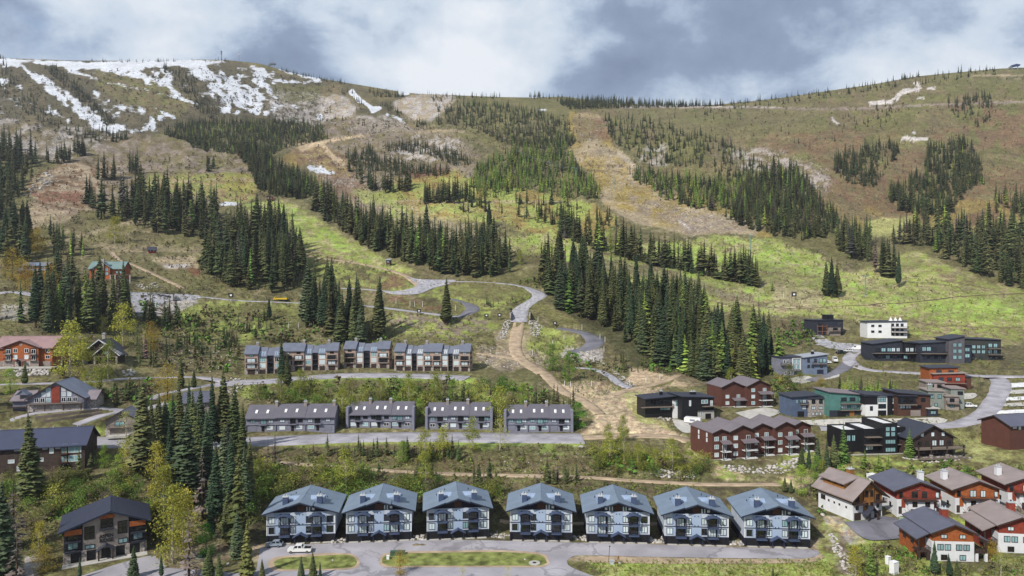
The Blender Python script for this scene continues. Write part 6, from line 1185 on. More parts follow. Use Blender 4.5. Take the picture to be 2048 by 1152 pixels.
# ------------------------------------------------------------------ conifers: stands (outline of their feet, number, height range in picture pixels, share of larch, where)
STANDS = [
 ([(86,134),(105,134),(165,180),(215,232),(232,250),(215,256),(170,212),(120,168)], 120, 11, 20, 0, 'f'),
 ([(0,128),(12,132),(60,190),(110,232),(140,262),(60,236),(0,190)], 75, 10, 20, 0, 'f'), ([(318,134),(380,142),(402,182),(445,232),(425,240),(395,222),(365,180)], 115, 10, 18, 0, 'f'),
 ([(325,270),(370,282),(400,300),(470,310),(520,330),(560,300),(600,292),(655,278),(640,252),(590,245),(500,245),(400,245),(350,255)], 1150, 13, 21, .12, 'f'),
 ([(372,282),(430,282),(430,312),(385,318)], 18, 24, 34, .2, 'f'), ([(412,330),(432,330),(430,345),(415,345)], 8, 22, 30, 0, 'f'),
 ([(470,300),(530,310),(545,330),(580,350),(640,385),(620,400),(560,398),(515,380),(500,345)], 290, 25, 44, .06, 'f'),
 ([(-60,300),(50,300),(78,335),(78,350),(60,380),(35,400),(25,440),(55,500),(-60,530)], 130, 50, 75, .0, 'left-edge forest below the rocky slope'),
 ([(85,330),(105,322),(165,300),(170,312),(110,335)], 24, 25, 45, 0, 'f'), ([(170,278),(255,275),(255,284),(170,290)], 22, 14, 26, 0, 'f'), ([(130,258),(220,262),(215,285),(140,276)], 22, 12, 24, 0, 'f'),
 ([(192,350),(228,345),(228,362),(195,368)], 7, 50, 60, 0, 'f'), ([(252,345),(278,345),(278,352),(254,352)], 8, 45, 55, 0, 'f'), ([(165,405),(190,400),(192,425),(165,428)], 5, 45, 62, 0, 'f'),
 ([(190,440),(260,445),(290,468),(320,470),(350,470),(400,480),(440,490),(470,505),(430,440),(390,425),(330,415),(300,400),(250,415)], 85, 60, 100, .02, 'grove right of the bare slope'),
 ([(400,560),(440,575),(500,580),(560,592),(600,575),(600,520),(560,480),(480,470),(470,500),(410,520)], 90, 75, 120, .03, 'grove above the left gravel road'),
 ([(590,655),(640,660),(680,690),(720,692),(765,680),(770,665),(700,650),(640,630),(600,635)], 30, 85, 150, 0, 'group behind the taupe townhouses'),
 ([(615,412),(650,410),(700,440),(760,462),(800,480),(850,492),(900,502),(960,495),(1010,505),(1025,545),(985,555),(940,556),(870,548),(830,535),(790,520),(720,492),(660,452)], 210, 55, 88, .04, 'diagonal stand below the middle meadow'),
 ([(890,225),(940,205),(1000,212),(1080,225),(1140,250),(1140,265),(1080,290),(1040,300),(1000,285),(930,255),(890,250)], 470, 14, 20, .06, 'f'), ([(1020,292),(1100,280),(1148,270),(1150,298),(1100,302)], 120, 15, 22, .2, 'f'),
 ([(1000,310),(1060,300),(1110,305),(1150,312),(1155,335),(1190,370),(1205,398),(1150,400),(1100,392),(1040,382),(1010,392),(960,402),(940,375),(950,345)], 520, 18, 31, .72, 'f'),
 ([(840,402),(880,392),(930,392),(960,402),(940,408),(870,408),(840,412)], 48, 38, 52, 0, 'f'), ([(900,400),(1100,400),(1220,430),(1240,460),(1100,450),(1000,435),(930,430)], 50, 28, 45, .1, 'f'),
 ([(690,312),(740,302),(760,322),(820,335),(900,342),(900,352),(820,354),(760,352),(700,332)], 170, 18, 28, 0, 'f'), ([(770,292),(840,290),(900,300),(945,330),(905,335),(860,312),(770,302)], 130, 15, 24, 0, 'f'), ([(755,382),(825,372),(828,382),(790,387),(760,387)], 18, 38, 48, 0, 'f'), ([(688,330),(720,350),(755,375),(745,388),(700,352)], 14, 30, 42, 0, 'f'),
 ([(735,182),(800,187),(812,196),(745,196)], 55, 9, 16, 0, 'f'), ([(760,205),(810,230),(800,236),(760,215)], 22, 10, 16, 0, 'f'), ([(855,190),(930,192),(930,204),(860,204)], 34, 9, 16, 0, 'f'), ([(940,192),(1000,194),(1000,198),(945,198)], 16, 10, 14, 0, 'f'), ([(870,210),(900,205),(905,225),(875,226)], 18, 10, 16, 0, 'f'), ([(680,180),(720,190),(740,230),(715,225)], 16, 10, 14, 0, 'f'), ([(560,130),(655,162),(660,166),(560,142)], 34, 7, 11, 0, 'f'), ([(830,248),(880,240),(890,262),(835,262)], 20, 12, 18, 0, 'f'), ([(640,220),(700,240),(790,250),(760,262),(660,240)], 16, 10, 14, 0, 'f'),
 ([(1058,192),(1085,192),(1085,195),(1058,195)], 12, 10, 14, 0, 'f'), ([(1110,203),(1200,200),(1300,206),(1460,212),(1330,216),(1200,218),(1140,220)], 430, 10, 20, 0, 'f'),
 ([(1200,242),(1260,235),(1400,270),(1480,300),(1560,345),(1500,362),(1400,342),(1300,332),(1230,292)], 280, 15, 27, .03, 'f'), ([(1330,220),(1500,225),(1480,245),(1340,240)], 14, 9, 15, 0, 'f'),
 ([(1240,345),(1290,350),(1400,362),(1480,362),(1540,352),(1560,380),(1480,420),(1400,422),(1330,402)], 340, 20, 36, .45, 'f'), ([(1540,350),(1590,345),(1640,400),(1680,440),(1660,475),(1600,482),(1540,472),(1450,442),(1480,400)], 330, 31, 52, .08, 'forest tongue beside the bare ski run'),
 ([(1660,485),(1740,492),(1745,522),(1720,527),(1680,512)], 38, 62, 82, .05, 'forest tip in the right meadow'), ([(1735,540),(1790,545),(1790,562),(1750,552)], 11, 65, 85, 0, 'small clump below the forest tip'),
 ([(1665,345),(1700,370),(1750,375),(1800,302),(1790,290),(1720,300),(1670,320)], 170, 18, 32, 0, 'f'), ([(1850,302),(1930,280),(1960,330),(1970,372),(1920,392),(1860,402),(1800,372),(1850,345)], 320, 20, 34, .04, 'f'),
 ([(1765,380),(1850,412),(1900,410),(1930,392),(1900,432),(1850,442),(1790,420)], 75, 32, 46, .05, 'f'), ([(1785,488),(1830,485),(1830,495),(1790,496)], 6, 45, 58, 0, 'f'), ([(1795,455),(1860,450),(1860,465),(1800,470)], 14, 30, 45, .3, 'f'),
 ([(1830,500),(1900,522),(1960,552),(2048,585),(2110,600),(2110,500),(1980,470),(1900,470),(1830,482)], 150, 55, 95, .08, 'stand cut by the right edge'), ([(1990,400),(2050,400),(2050,440),(1990,430)], 22, 30, 45, .2, 'f'),
 ([(1888,205),(1980,190),(1985,216),(1905,226)], 65, 12, 22, 0, 'f'), ([(1750,212),(1790,212),(1785,245),(1755,250)], 16, 12, 20, 0, 'f'), ([(1900,215),(1960,215),(1960,240),(1910,240)], 20, 9, 15, 0, 'f'), ([(1950,240),(1980,230),(1980,245),(1950,260)], 16, 12, 18, 0, 'f'), ([(1680,230),(1800,245),(1780,260),(1680,265)], 16, 9, 16, 0, 'f'), ([(1560,255),(1700,290),(1660,300),(1560,290)], 7, 10, 16, 0, 'f'),
 ([(1068,562),(1095,590),(1120,622),(1200,652),(1240,600),(1180,565),(1100,545)], 62, 75, 115, .03, 'stand right of the gravel bridge'), ([(1200,652),(1260,692),(1330,742),(1400,640),(1280,602),(1240,600)], 80, 85, 125, .04, 'deep stand above the paved turnaround'), ([(1330,742),(1400,762),(1480,772),(1545,750),(1540,690),(1450,690),(1400,640)], 66, 85, 130, .12, 'forest behind the red townhouse pair'),
 ([(1110,465),(1200,497),(1290,522),(1400,548),(1500,562),(1520,577),(1450,562),(1350,540),(1250,520),(1140,482)], 90, 58, 85, .03, 'straggling row across the upper meadow'),
 ([(30,650),(90,662),(130,692),(170,662),(230,672),(262,660),(250,622),(100,620),(40,630)], 30, 95, 150, .08, 'clump before the upper left cabins'),
 ([(100,470),(165,490),(170,520),(100,510)], 16, 35, 55, .1, 'f'), ([(0,480),(55,480),(55,545),(0,545)], 16, 80, 110, 0, 'left-edge forest below the rocky slope'), ([(100,560),(150,545),(150,590),(110,590)], 9, 60, 80, .05, 'clump before the upper left cabins'),
 ([(285,640),(350,640),(365,660),(290,660)], 18, 42, 62, 0, 'young clump below the footbridge'), ([(345,690),(480,680),(490,720),(350,720)], 34, 22, 42, 0, 'f'), ([(270,705),(345,700),(345,735),(280,740)], 12, 35, 60, 0, 'f'),
 ([(420,660),(540,650),(560,690),(440,690)], 14, 20, 34, 0, 'f'), ([(560,905),(960,900),(960,925),(700,925)], 46, 22, 46, 0, 'f'), ([(600,935),(1000,945),(1000,975),(640,965)], 40, 20, 40, .0, 'f'), ([(930,960),(980,960),(985,985),(935,985)], 8, 40, 52, 0, 'f'), ([(1085,955),(1155,958),(1155,970),(1090,970)], 14, 28, 42, 0, 'f'),
 ([(1050,815),(1140,830),(1150,845),(1060,835)], 24, 38, 62, 0, 'young clump behind the rightmost rowhouse'), ([(1075,745),(1120,760),(1120,775),(1090,765)], 12, 22, 34, 0, 'f'), ([(1225,720),(1290,725),(1290,745),(1230,745)], 14, 18, 34, .2, 'f'), ([(640,820),(900,790),(1000,820),(900,850),(660,850)], 34, 22, 48, .0, 'f'), ([(215,790),(280,790),(285,815),(220,810)], 14, 26, 44, 0, 'f'),
 ([(1670,775),(1790,785),(1800,802),(1690,802)], 46, 24, 42, .6, 'f'), ([(150,915),(200,905),(200,945),(150,950)], 8, 28, 42, 0, 'f'), ([(965,605),(1010,600),(1010,622),(965,622)], 12, 10, 18, .2, 'f'), ([(1010,600),(1060,595),(1060,610),(1010,612)], 12, 8, 14, .3, 'f'), ([(1400,225),(1990,140),(1995,150),(1400,232)], 85, 8, 18, 0, 'f'), ([(150,122),(450,119),(450,124),(150,126)], 26, 5, 10, 0, 'f'),
]
STANDS += [([(-260,300),(-60,300),(-60,530),(-260,540)], 120, 45, 70, .02, 'f'), ([(-260,620),(-20,620),(-20,700),(-260,740)], 26, 70, 115, .05, 'f'), ([(-260,780),(-25,790),(-25,1110),(-260,1110)], 46, 50, 130, .08, 'f'), ([(2112,480),(2300,470),(2300,640),(2112,610)], 90, 55, 85, .08, 'f'), ([(2110,200),(2300,190),(2300,400),(2110,400)], 90, 18, 30, .03, 'f'), ([(-260,140),(-20,140),(-20,250),(-260,260)], 60, 10, 18, 0, 'f')]
SINGLES = [  # x, foot y, height px, kind (c spruce, l larch, d dead grey), phrase
 (56,998,172,'c','large dark conifer covering the middle of the weathered brown building'),(27,1100,150,'d','thin grey conifer with yellowed top at the left edge'),(4,1150,190,'c','dark conifer cut by the left edge in the bottom corner'),(34,1165,120,'d','bare grey conifer in the bottom left corner'),
 (160,1158,46,'c','small conifer in front of the left garages of the taupe lodge'),(268,1156,66,'c','bushy small conifer in front of the right end of the taupe lodge'),(322,1156,50,'c','small conifer at the drive right of the taupe lodge'),
 (286,956,200,'c','tall ragged conifer right of the small tan gabled house'),(303,930,140,'c','dark conifer just right of the tall ragged one by the tan gabled house'),(318,915,130,'c','slim conifer behind the yellow-green trees right of the tan gabled house'),
 (374,1006,188,'c','broadest dark green conifer above the yellow tree at lower left'),(405,1042,150,'d','grey dying conifer right of the broadest dark one'),(432,1046,165,'c','dark conifer between the grey dying one and the blue condominiums'),(478,1092,196,'l2','tall olive conifer left of the leftmost blue condominium'),
 (494,1156,118,'l2','olive conifer at the bottom beside the parking road'),(474,1118,100,'c','slim conifer left of the parking road entrance'),(418,1158,64,'c','small conifer with its twin at the bottom road edge, left one'),(437,1158,54,'c','small conifer with its twin at the bottom road edge, right one'),
 (378,1156,142,'d','bare grey dead spar left of the bottom road'),(392,1160,54,'d','short grey dead spar left of the bottom road'),(448,1000,150,'c','inner dark conifer in the grove left of the blue condominiums'),(462,1020,160,'c','lower inner conifer in the grove left of the blue condominiums'),
 (358,902,140,'c','leftmost dark conifer of the row left of the grey rowhouses'),(345,890,105,'c','second dark conifer from the left beside the grey rowhouses'),(424,902,152,'c','dark conifer left of the tallest one beside the rowhouses'),(446,896,160,'c','tallest conifer left of the leftmost grey rowhouse'),(470,906,140,'c','dark conifer right of the tallest one beside the rowhouses'),(455,932,104,'d','grey dying conifer beside the leftmost grey rowhouse'),(486,926,122,'c','conifer nearest the leftmost grey rowhouse'),(401,882,110,'c','dark conifer behind the road bend left of the rowhouses'),(396,962,145,'c','dark conifer below the road, left of the rowhouses'),
 (385,930,150,'c','dark conifer behind the broadest dark one at lower left'),(338,960,120,'c','conifer between the yellow trees and the broadest dark one'),(412,980,165,'c','dark conifer right behind the broadest dark one'),(500,1000,130,'c','dark conifer just left of the leftmost blue condominium roof'),(488,1030,140,'c','dark conifer left of the olive one beside the condominiums'),(422,1080,120,'c','conifer below the thick grove left of the condominiums'),(455,1085,110,'c','lower conifer in front of the olive one'),(330,905,110,'c','shorter conifer behind the bright green upright tree'),(378,880,120,'c','conifer between the two slate roofs at left'),
 (362,776,66,'c','dark conifer at the road left of the taupe townhouses'),(388,776,40,'c','small conifer at the road left of the taupe townhouses'),(562,768,92,'c','taller of two dark conifers in front of the taupe townhouses'),(574,772,68,'c','shorter of two dark conifers in front of the taupe townhouses'),
 (550,938,80,'d','thin bare conifer below the middle road, right of the grove'),(536,936,62,'d','thinnest bare conifer below the middle road'),(893,650,96,'c','lone tall conifer beside the switchback curve'),(762,662,84,'c','lone conifer right of the tall group behind the townhouses'),(978,456,58,'c','lone conifer standing in the ochre meadow'),
 (1798,575,76,'c','lone broad conifer in the right meadow'),(1652,592,70,'c','left of three close conifers in the right meadow'),(1663,596,84,'c','middle and tallest of three close conifers in the right meadow'),(1674,594,70,'c','right of three close conifers in the right meadow'),(1545,582,22,'l','tiny green conifer alone on the right meadow'),
 (1240,285,18,'c',''),(1604,938,46,'c','leftmost small conifer above the rock slope'),(1618,940,54,'c','dark conifer above the rock slope, second from the left'),(1636,944,74,'c','tallest dark conifer above the rock slope'),(1654,940,62,'c','dark conifer above the rock slope, second from the right'),(1667,934,66,'c','rightmost dark conifer above the rock slope'),
 (1687,926,84,'l','bright green larch beside the black flat-roofed villa'),(1730,938,40,'l','small bright green larch below the black villa, left one'),(1757,942,36,'l','small bright green larch below the black villa, middle one'),(1777,940,32,'l','small bright green larch below the black villa, right one'),(1819,916,62,'l','bright green larch between the black villa and the timber chalet'),
 (1869,1152,72,'c','conifer in front of the bottom chalet with the slate roof'),(1897,1154,48,'c','small conifer at the right front of the bottom slate-roofed chalet'),(1914,1158,40,'c','smallest conifer in front of the bottom slate-roofed chalet'),(1815,1050,22,'c','tiny conifer by the drive of the red chalet'),(1570,985,34,'c','small conifer behind the rightmost blue condominium, left one'),(1582,986,30,'c','small conifer behind the rightmost blue condominium, right one'),(1740,1152,64,'l','conifer at the bottom beside the rocky ditch'),
 (602,1158,48,'c','small conifer below the first grass island, left of a pair'),(625,1158,56,'c','taller conifer below the first grass island, left of a pair'),(640,1158,36,'c','short conifer below the first grass island, right of a pair'),(524,1160,44,'c','small conifer at the bottom left of the first grass island'),(1546,1158,28,'c','small conifer on the right grass verge'),
 (1556,748,98,'l','bright green conifer left of the grey modern house'),(1542,740,80,'c','dark conifer left of the grey modern house'),(538,640,48,'c','lone conifer on the grass below the left gravel road'),(528,640,26,'c','small conifer beside the lone one below the left gravel road'),(126,757,40,'c','small conifer at the foot of the bright aspen by the orange building'),(50,768,46,'c','bushy conifer below the orange building'),(2025,160,0,'c',''),
]
ORD = ['first','second','third','fourth','fifth','sixth','seventh','eighth','ninth','tenth','eleventh','twelfth']
trees = []   # (X,Y,Z,h,kind,phrase,hpx,px)
for si, (poly, n, lo, hi, lf, ph) in enumerate(STANDS):
    for (px, py) in pick(poly, int(n * (1.6 if n > 60 else (1.3 if n > 25 else 1.1))), si * 3 + 1):
        hp = (lo + (hi - lo) * RS.rand() ** 1.1) * (.87 if n > 25 else 1)
        if RS.rand() < .22: hp *= .45 + .35 * RS.rand()
        elif RS.rand() < .06: hp *= 1.2
        p = ground(px, py)
        if p.y < 480 and not free(p.x, p.y, .8): continue
        kd = 'l' if RS.rand() < lf else ('d' if RS.rand() < .035 else 'c')
        trees.append([p.x, p.y, p.z, hp * p.y / F, kd, ph if ph != 'f' else '', hp, px, si])
for x0, x1, n, lo, hi in ((1330, 1500, 46, 8, 17), (1500, 1840, 52, 7, 17), (1800, 1840, 12, 10, 16), (1870, 2010, 16, 9, 20), (1050, 1130, 14, 8, 14), (640, 700, 16, 8, 14), (560, 650, 20, 6, 11), (190, 350, 22, 4, 9), (0, 25, 6, 8, 13), (440, 460, 6, 6, 10)):
    for k in range(n):
        px = x0 + (x1 - x0) * RS.rand(); p = ground(px, np.interp(px, _skx, _sky) + 1 + 3 * RS.rand() ** 2); hp = lo + (hi - lo) * RS.rand() ** 1.5
        trees.append([p.x, p.y, p.z - 1, hp * p.y / F, 'c', '', hp, px, -2])
for (px, py, hp, kd, ph) in SINGLES:
    if not hp: continue
    p = ground(px, py); trees.append([p.x, p.y, p.z, hp * p.y / F, kd, '*' + ph if ph else '', hp, px, -1])
idx = sorted(range(len(trees)), key=lambda i: -(trees[i][6] + (500 if trees[i][5].startswith('*') else 0) - (400 if not trees[i][5] else 0)))
near = idx[:300]; far = idx[300:]
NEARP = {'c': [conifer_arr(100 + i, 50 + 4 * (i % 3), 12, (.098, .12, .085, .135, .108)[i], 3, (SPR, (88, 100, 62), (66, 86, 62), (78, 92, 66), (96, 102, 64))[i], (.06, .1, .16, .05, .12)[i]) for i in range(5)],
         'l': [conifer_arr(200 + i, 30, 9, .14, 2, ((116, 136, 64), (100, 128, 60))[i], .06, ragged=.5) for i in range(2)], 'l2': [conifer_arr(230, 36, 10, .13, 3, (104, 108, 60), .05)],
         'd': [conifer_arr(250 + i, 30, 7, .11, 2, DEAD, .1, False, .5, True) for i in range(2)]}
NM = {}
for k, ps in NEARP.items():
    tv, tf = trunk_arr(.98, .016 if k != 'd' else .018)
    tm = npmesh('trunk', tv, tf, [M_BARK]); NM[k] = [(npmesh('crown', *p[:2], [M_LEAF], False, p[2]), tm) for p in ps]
def plant(name, loc, h, wf, rz, crown, trunk, label, cat, group):
    o = empty(name, loc, rz); o.scale = (h * wf, h * wf, h); tag(o, label, cat, group)
    obj('crown', crown, o); obj('trunk', trunk, o); return o
bys = {}
for i in near: bys.setdefault(trees[i][5], []).append(i)
for ph, ids in bys.items():
    ids.sort(key=lambda i: trees[i][7]); labs = {}; n_ = len(ids)
    xs = sorted(trees[j][7] for j in ids); ys = sorted(trees[j][1] for j in ids); hs_ = sorted(trees[j][6] for j in ids)
    for i in ids:
        x, y, z, h, kd, _, hp, px, si = trees[i]; kn = {'c': 'conifer', 'l': 'larch', 'd': 'dead conifer', 'l2': 'olive conifer'}[kd]
        side = 'left' if px < xs[n_ // 3] else ('middle' if px < xs[2 * n_ // 3] else 'right'); dep = 'front' if y < ys[n_ // 2] else 'rear'; tl = 'tall' if hp > hs_[n_ // 2] else 'short'
        labs.setdefault((tl, kn, dep, side), []).append(i)
    for i in ids:
        x, y, z, h, kd, _, hp, px, si = trees[i]; rd = random.Random(i)
        if ph.startswith('*'): lab = ph[1:]; grp = None
        else:
            key = next(k for k, v in labs.items() if i in v); v = labs[key]; tl, kn, dep, side = key
            lab = '%s %s, %s %s of the %s' % (tl, kn, dep, side, ph or 'scattered hillside woods') if len(v) == 1 else '%s %s %s from left, %s %s of the %s' % (ORD[min(v.index(i), 11)], tl, kn, dep, side, ph or 'scattered hillside woods')
            grp = 'conifers of the ' + (ph or 'hillside woods')
        cm, tm = rd.choice(NM[kd]); wf = (.8 + .55 * rd.random()) * (1.35 if hp > 160 and kd == 'c' and px in (374, 56, 286, 412, 432) else 1) * (1.25 if h < 8 else 1)
        plant('conifer_tree' if kd not in 'd' else 'dead_conifer', (x, y, z - .1), h, wf, rd.random() * 6.28, cm, tm, lab, 'tree', grp)
FARP = [conifer_arr(300 + i, 11, 6, (.10, .125, .145)[i], 1, (255, 255, 255), .08, ragged=(.3, .5, .4)[i]) for i in range(3)]
FARM = [conifer_arr(310 + i, (22, 19, 24, 17, 21)[i], 8, (.105, .13, .09, .14, .115)[i], 1, (255, 255, 255), (.06, .16, .09, .05, .22)[i], ragged=(.35, .5, .3, .55, .6)[i]) for i in range(5)]
TV, TF = trunk_arr(.5, .014, 4); FARM = [(np.concatenate([p[0], TV]), np.concatenate([p[1], TF + len(p[0])]), np.concatenate([p[2] / .82, np.tile([.9, .7, .6], (len(TV), 1))])) for p in FARM]; FARP = [(p[0], p[1], p[2] / .82) for p in FARP]
A = [trees[i] for i in far]; XYZ = np.array([a[:3] for a in A]); HH = np.array([a[3] for a in A]); HP = np.array([a[6] for a in A])
tn = []
for a in A:
    c = np.array(S(*{'c': SPR, 'l': LAR, 'd': DEAD, 'l2': LAR}[a[4]])); c = c * (.6 + .8 * RS.rand()); c[0] *= .8 + .5 * RS.rand(); tn.append(c)
tn = np.array(tn); wf = .6 + .75 * RS.rand(len(A)); wf[HH < 9] *= 1.2
wh = np.where(HP > 24, RS.randint(5, size=len(A)) + 3, RS.randint(3, size=len(A)))
scatter('conifer_forest', FARP + FARM, XYZ, HH, wf, tn, [M_LEAF], 'dark conifer forest covering the mountain slopes and ridges', 'forest', which=wh)

# ------------------------------------------------------------------ leafing trees
DEC = [(140,754,108,'y','bright yellow-green aspen in front of the orange wooden building'),(124,738,62,'p','pale leafless-looking aspen left of the bright one by the orange building'),(166,748,70,'y','yellow-green aspen right of the bright one by the orange building'),(216,762,80,'y','broad yellow-green tree in front of the dark log cabin'),(192,794,58,'y','yellow-green tree below the road, left of the log cabin drive'),(172,790,48,'y','small yellow-green tree right of the grey chalet lodge'),(246,692,82,'y','slim yellow-green aspen right of the dark log cabin'),(287,706,60,'p','pale aspen, left of two right of the log cabin'),(302,702,56,'o','ochre aspen, right of two right of the log cabin'),(204,668,36,'y','yellow-green aspen behind the log cabin roof'),
 (335,804,72,'o','ochre yellow tree beside the road left of the taupe townhouses'),(347,884,84,'g','bright green upright tree among the conifers left of the rowhouses'),(209,936,46,'l','round lime-green tree above the navy-roofed taupe lodge'),(236,962,52,'l','small lime-green tree right of the round lime one'),(252,908,84,'p','thin pale tree in front of the small tan gabled house'),(258,946,70,'y','yellow-green tree below the small tan gabled house'),(345,1128,150,'Y','tallest yellow tree right of the taupe lodge'),(366,1100,118,'Y','yellow tree close behind the tallest yellow one'),(312,990,100,'Y','yellow tree above the taupe lodge roof at right'),(328,1030,96,'Y','yellow tree between the taupe lodge and the broad conifer'),(412,1112,62,'g','green bushy tree left of the slim conifers'),(78,1108,64,'Y','yellow tree left of the taupe lodge'),(88,1146,52,'o','ochre shrub-like tree left of the lodge drive'),(20,788,50,'l','lime-green tree at the left edge beside the chalet lodge'),(25,560,60,'o','ochre tree left of the timber cabin'),(50,580,56,'o','ochre tree below the timber cabin'),(96,585,56,'o','ochre tree right below the timber cabin'),
 (230,486,52,'Y','yellow tree on the slope above the stone cabin'),(258,500,46,'p','pale bare tree right of the yellow one above the stone cabin'),(75,505,48,'o','ochre tree in the far left woods'),
 (692,986,86,'y','large yellow-green tree behind the second blue condominium from the left'),(642,966,52,'y','yellow-green tree behind the leftmost blue condominium'),(852,988,80,'y','upright yellow-green tree between the second and third blue condominiums'),(850,926,66,'y','yellow-green tree below the middle road, left of a pair'),(884,918,62,'y','yellow-green tree below the middle road, right of a pair'),(806,926,44,'l','small lime tree below the middle road'),(945,902,66,'y','yellow-green tree at the road before the third rowhouse gap'),(1000,900,66,'p','pale spreading tree in front of the rightmost rowhouse'),(892,888,40,'p','pale tree at the road edge before the third rowhouse'),(516,972,56,'y','yellow-green tree left of the leftmost blue condominium roof'),(800,1150,48,'o','ochre young tree below the second grass island'),(925,1160,32,'p','pale young tree at the bottom road edge, left one'),(1016,1162,30,'p','pale young tree at the bottom road edge, right one'),
 (561,802,50,'y','yellow-green tree behind the leftmost rowhouse, left one'),(600,794,54,'y','yellow-green tree behind the leftmost rowhouse, right one'),(684,846,72,'y','yellow-green tree in the gap between the first two rowhouses'),(704,850,58,'y','smaller yellow-green tree in the gap between the first two rowhouses'),(762,802,44,'y','yellow-green tree behind the second rowhouse'),(818,806,60,'y','tall yellow-green tree above the second rowhouse gap'),(838,850,52,'l','lime-green tree between the second and third rowhouses'),(872,802,48,'y','yellow-green tree behind the third rowhouse, left one'),(905,802,42,'l','lime-green tree behind the third rowhouse, right one'),(1000,856,80,'y','tall yellow-green tree between the third and fourth rowhouses'),(1046,814,46,'l','lime-green tree behind the rightmost rowhouse'),(1157,858,52,'g','round green tree right of the rightmost rowhouse'),(1138,762,58,'l','lime-green tree cluster beside the dirt track, front one'),(1105,742,54,'l','lime-green tree cluster beside the dirt track, back one'),
 (1248,932,72,'y','yellow-green tree above the dirt path, right of a pair'),(1220,930,64,'y','yellow-green tree above the dirt path, left of a pair'),(1276,936,50,'y','low yellow-green tree right of the pair above the dirt path'),(1245,884,52,'y','slim yellow-green tree at the dirt junction, right one'),(1216,892,44,'y','slim yellow-green tree at the dirt junction, left one'),(1345,942,64,'y','yellow-green tree left of the red townhouse row'),(1312,938,42,'y','small yellow-green tree above the white rock pile'),(1376,924,40,'y','yellow-green tree close to the red row end wall'),(1602,990,58,'l','lime-green tree left of the ochre chalet'),(1632,980,66,'l','larger lime-green tree left of the ochre chalet'),(1645,962,44,'y','yellow-green tree behind the ochre chalet'),(1712,1152,58,'Y','yellow-green tree at the bottom beside the rocky ditch'),(2002,1152,48,'p','pale olive tree in front of the bottom right chalet'),(1985,1118,34,'o','ochre young tree between the two bottom chalets'),(1462,780,44,'y','yellow-green tree behind the red townhouse pair'),(1578,775,46,'b','round olive tree below the grey modern house, left one'),(1600,785,40,'b','round olive tree below the grey modern house, right one'),(1640,772,22,'o','ochre small tree beside the modern houses drive'),(1120,560,36,'y','yellow-green tree at the track bend by the forest'),(1040,530,30,'y','yellow-green tree left of the front stand'),(1465,750,50,'y','yellow-green tree at the foot of the dark forest edge')]
DCOL = {'y': YEL, 'Y': (166, 164, 70), 'p': PALE, 'o': OCHR, 'g': (92, 148, 52), 'l': LIME, 'b': OLIV}
DM_ = {}
for k, c in DCOL.items():
    DM_[k] = []
    for v in range(2):
        n = {'p': 900}.get(k, 2600); V, Fc, T, C = leafy_arr(400 + 7 * v + ord(k), n, c, .23 if k not in 'bo' else .36, .06, .0125 if k != 'p' else .011, 'o', 40); tv, tf = limbs(C, .9, .016, 12, v)
        DM_[k].append((npmesh('crown', V, Fc, [M_BLEAF], False, T), npmesh('trunk', tv, tf, [M_PBARK if k in 'ypY' else M_BARK])))
for i, (px, py, hp, k, lab) in enumerate(DEC):
    p = ground(px, py); rd = random.Random(i); cm, tm = DM_[k][i % 2]
    plant('leafy_tree', (p.x, p.y, p.z - .1), hp * p.y / F, .85 + .45 * rd.random(), rd.random() * 6.28, cm, tm, lab, 'tree', 'leafing trees between the houses')

# ------------------------------------------------------------------ shrubs, tufts and stones
SHR = [([(0,965),(180,955),(300,965),(330,1060),(300,1090),(100,1050),(0,1100)], 130, 14, 30, 'bank above the taupe lodge'),([(470,955),(560,940),(700,955),(1000,985),(990,1005),(860,1000),(700,1010),(530,1000),(490,1050)], 150, 14, 34, 'bank behind the blue condominiums'),([(1180,905),(1420,925),(1440,955),(1260,955),(1180,940)], 60, 12, 28, 'bank above the dirt path'),([(480,790),(640,770),(1000,765),(1110,800),(1000,835),(640,830)], 130, 12, 26, 'bank behind the grey rowhouses'),([(300,680),(350,650),(480,690),(480,745),(300,750)], 70, 8, 16, 'slope left of the taupe townhouses'),([(380,625),(560,635),(600,690),(420,690)], 50, 7, 16, 'grass slope below the left gravel road'),
 ([(1540,745),(1600,790),(1640,805),(1540,800)], 34, 10, 20, 'slope below the modern houses'),([(1545,650),(1625,655),(1630,690),(1560,700)], 46, 7, 14, 'slope left of the construction houses'),([(1650,945),(1900,930),(1960,950),(1800,965),(1660,955)], 50, 7, 14, 'slope behind the white chalets'),([(1620,975),(1660,960),(1690,1020),(1640,1030)], 30, 8, 16, 'slope left of the ochre chalet'),([(1690,1100),(1860,1090),(2040,1130),(2040,1152),(1700,1152)], 46, 7, 16, 'slope below the bottom chalets'),([(180,780),(300,770),(340,800),(300,815),(200,800)], 36, 8, 18, 'bank between the left roads'),([(1130,715),(1250,740),(1200,765),(1120,760)], 34, 7, 14, 'mound beside the dirt track'),([(1290,715),(1380,745),(1380,760),(1300,745)], 26, 8, 14, 'edge of the dark forest'),([(280,610),(420,640),(400,680),(290,650)], 40, 8, 18, 'slope below the footbridge'),([(560,660),(780,670),(800,700),(560,700)], 40, 7, 14, 'slope behind the taupe townhouses'),([(1040,560),(1075,560),(1080,600),(1040,570)], 16, 7, 12, 'bend of the upper track')]
sp = []
for si, (poly, n, lo, hi, ph) in enumerate(SHR):
    for px, py in pick(poly, n, 900 + si):
        p = ground(px, py); h = lo + (hi - lo) * RS.rand()
        if free(p.x, p.y, .8) and not paved(px, py): sp.append((p.x, p.y, p.z, h * p.y / F, h, ph, px))
sp.sort(key=lambda a: -a[4])
SC = {'olive': (116, 122, 66), 'brown': BUSHB, 'green': (112, 142, 64), 'yellow': (156, 160, 76), 'grey': (130, 118, 108)}
SM = {}
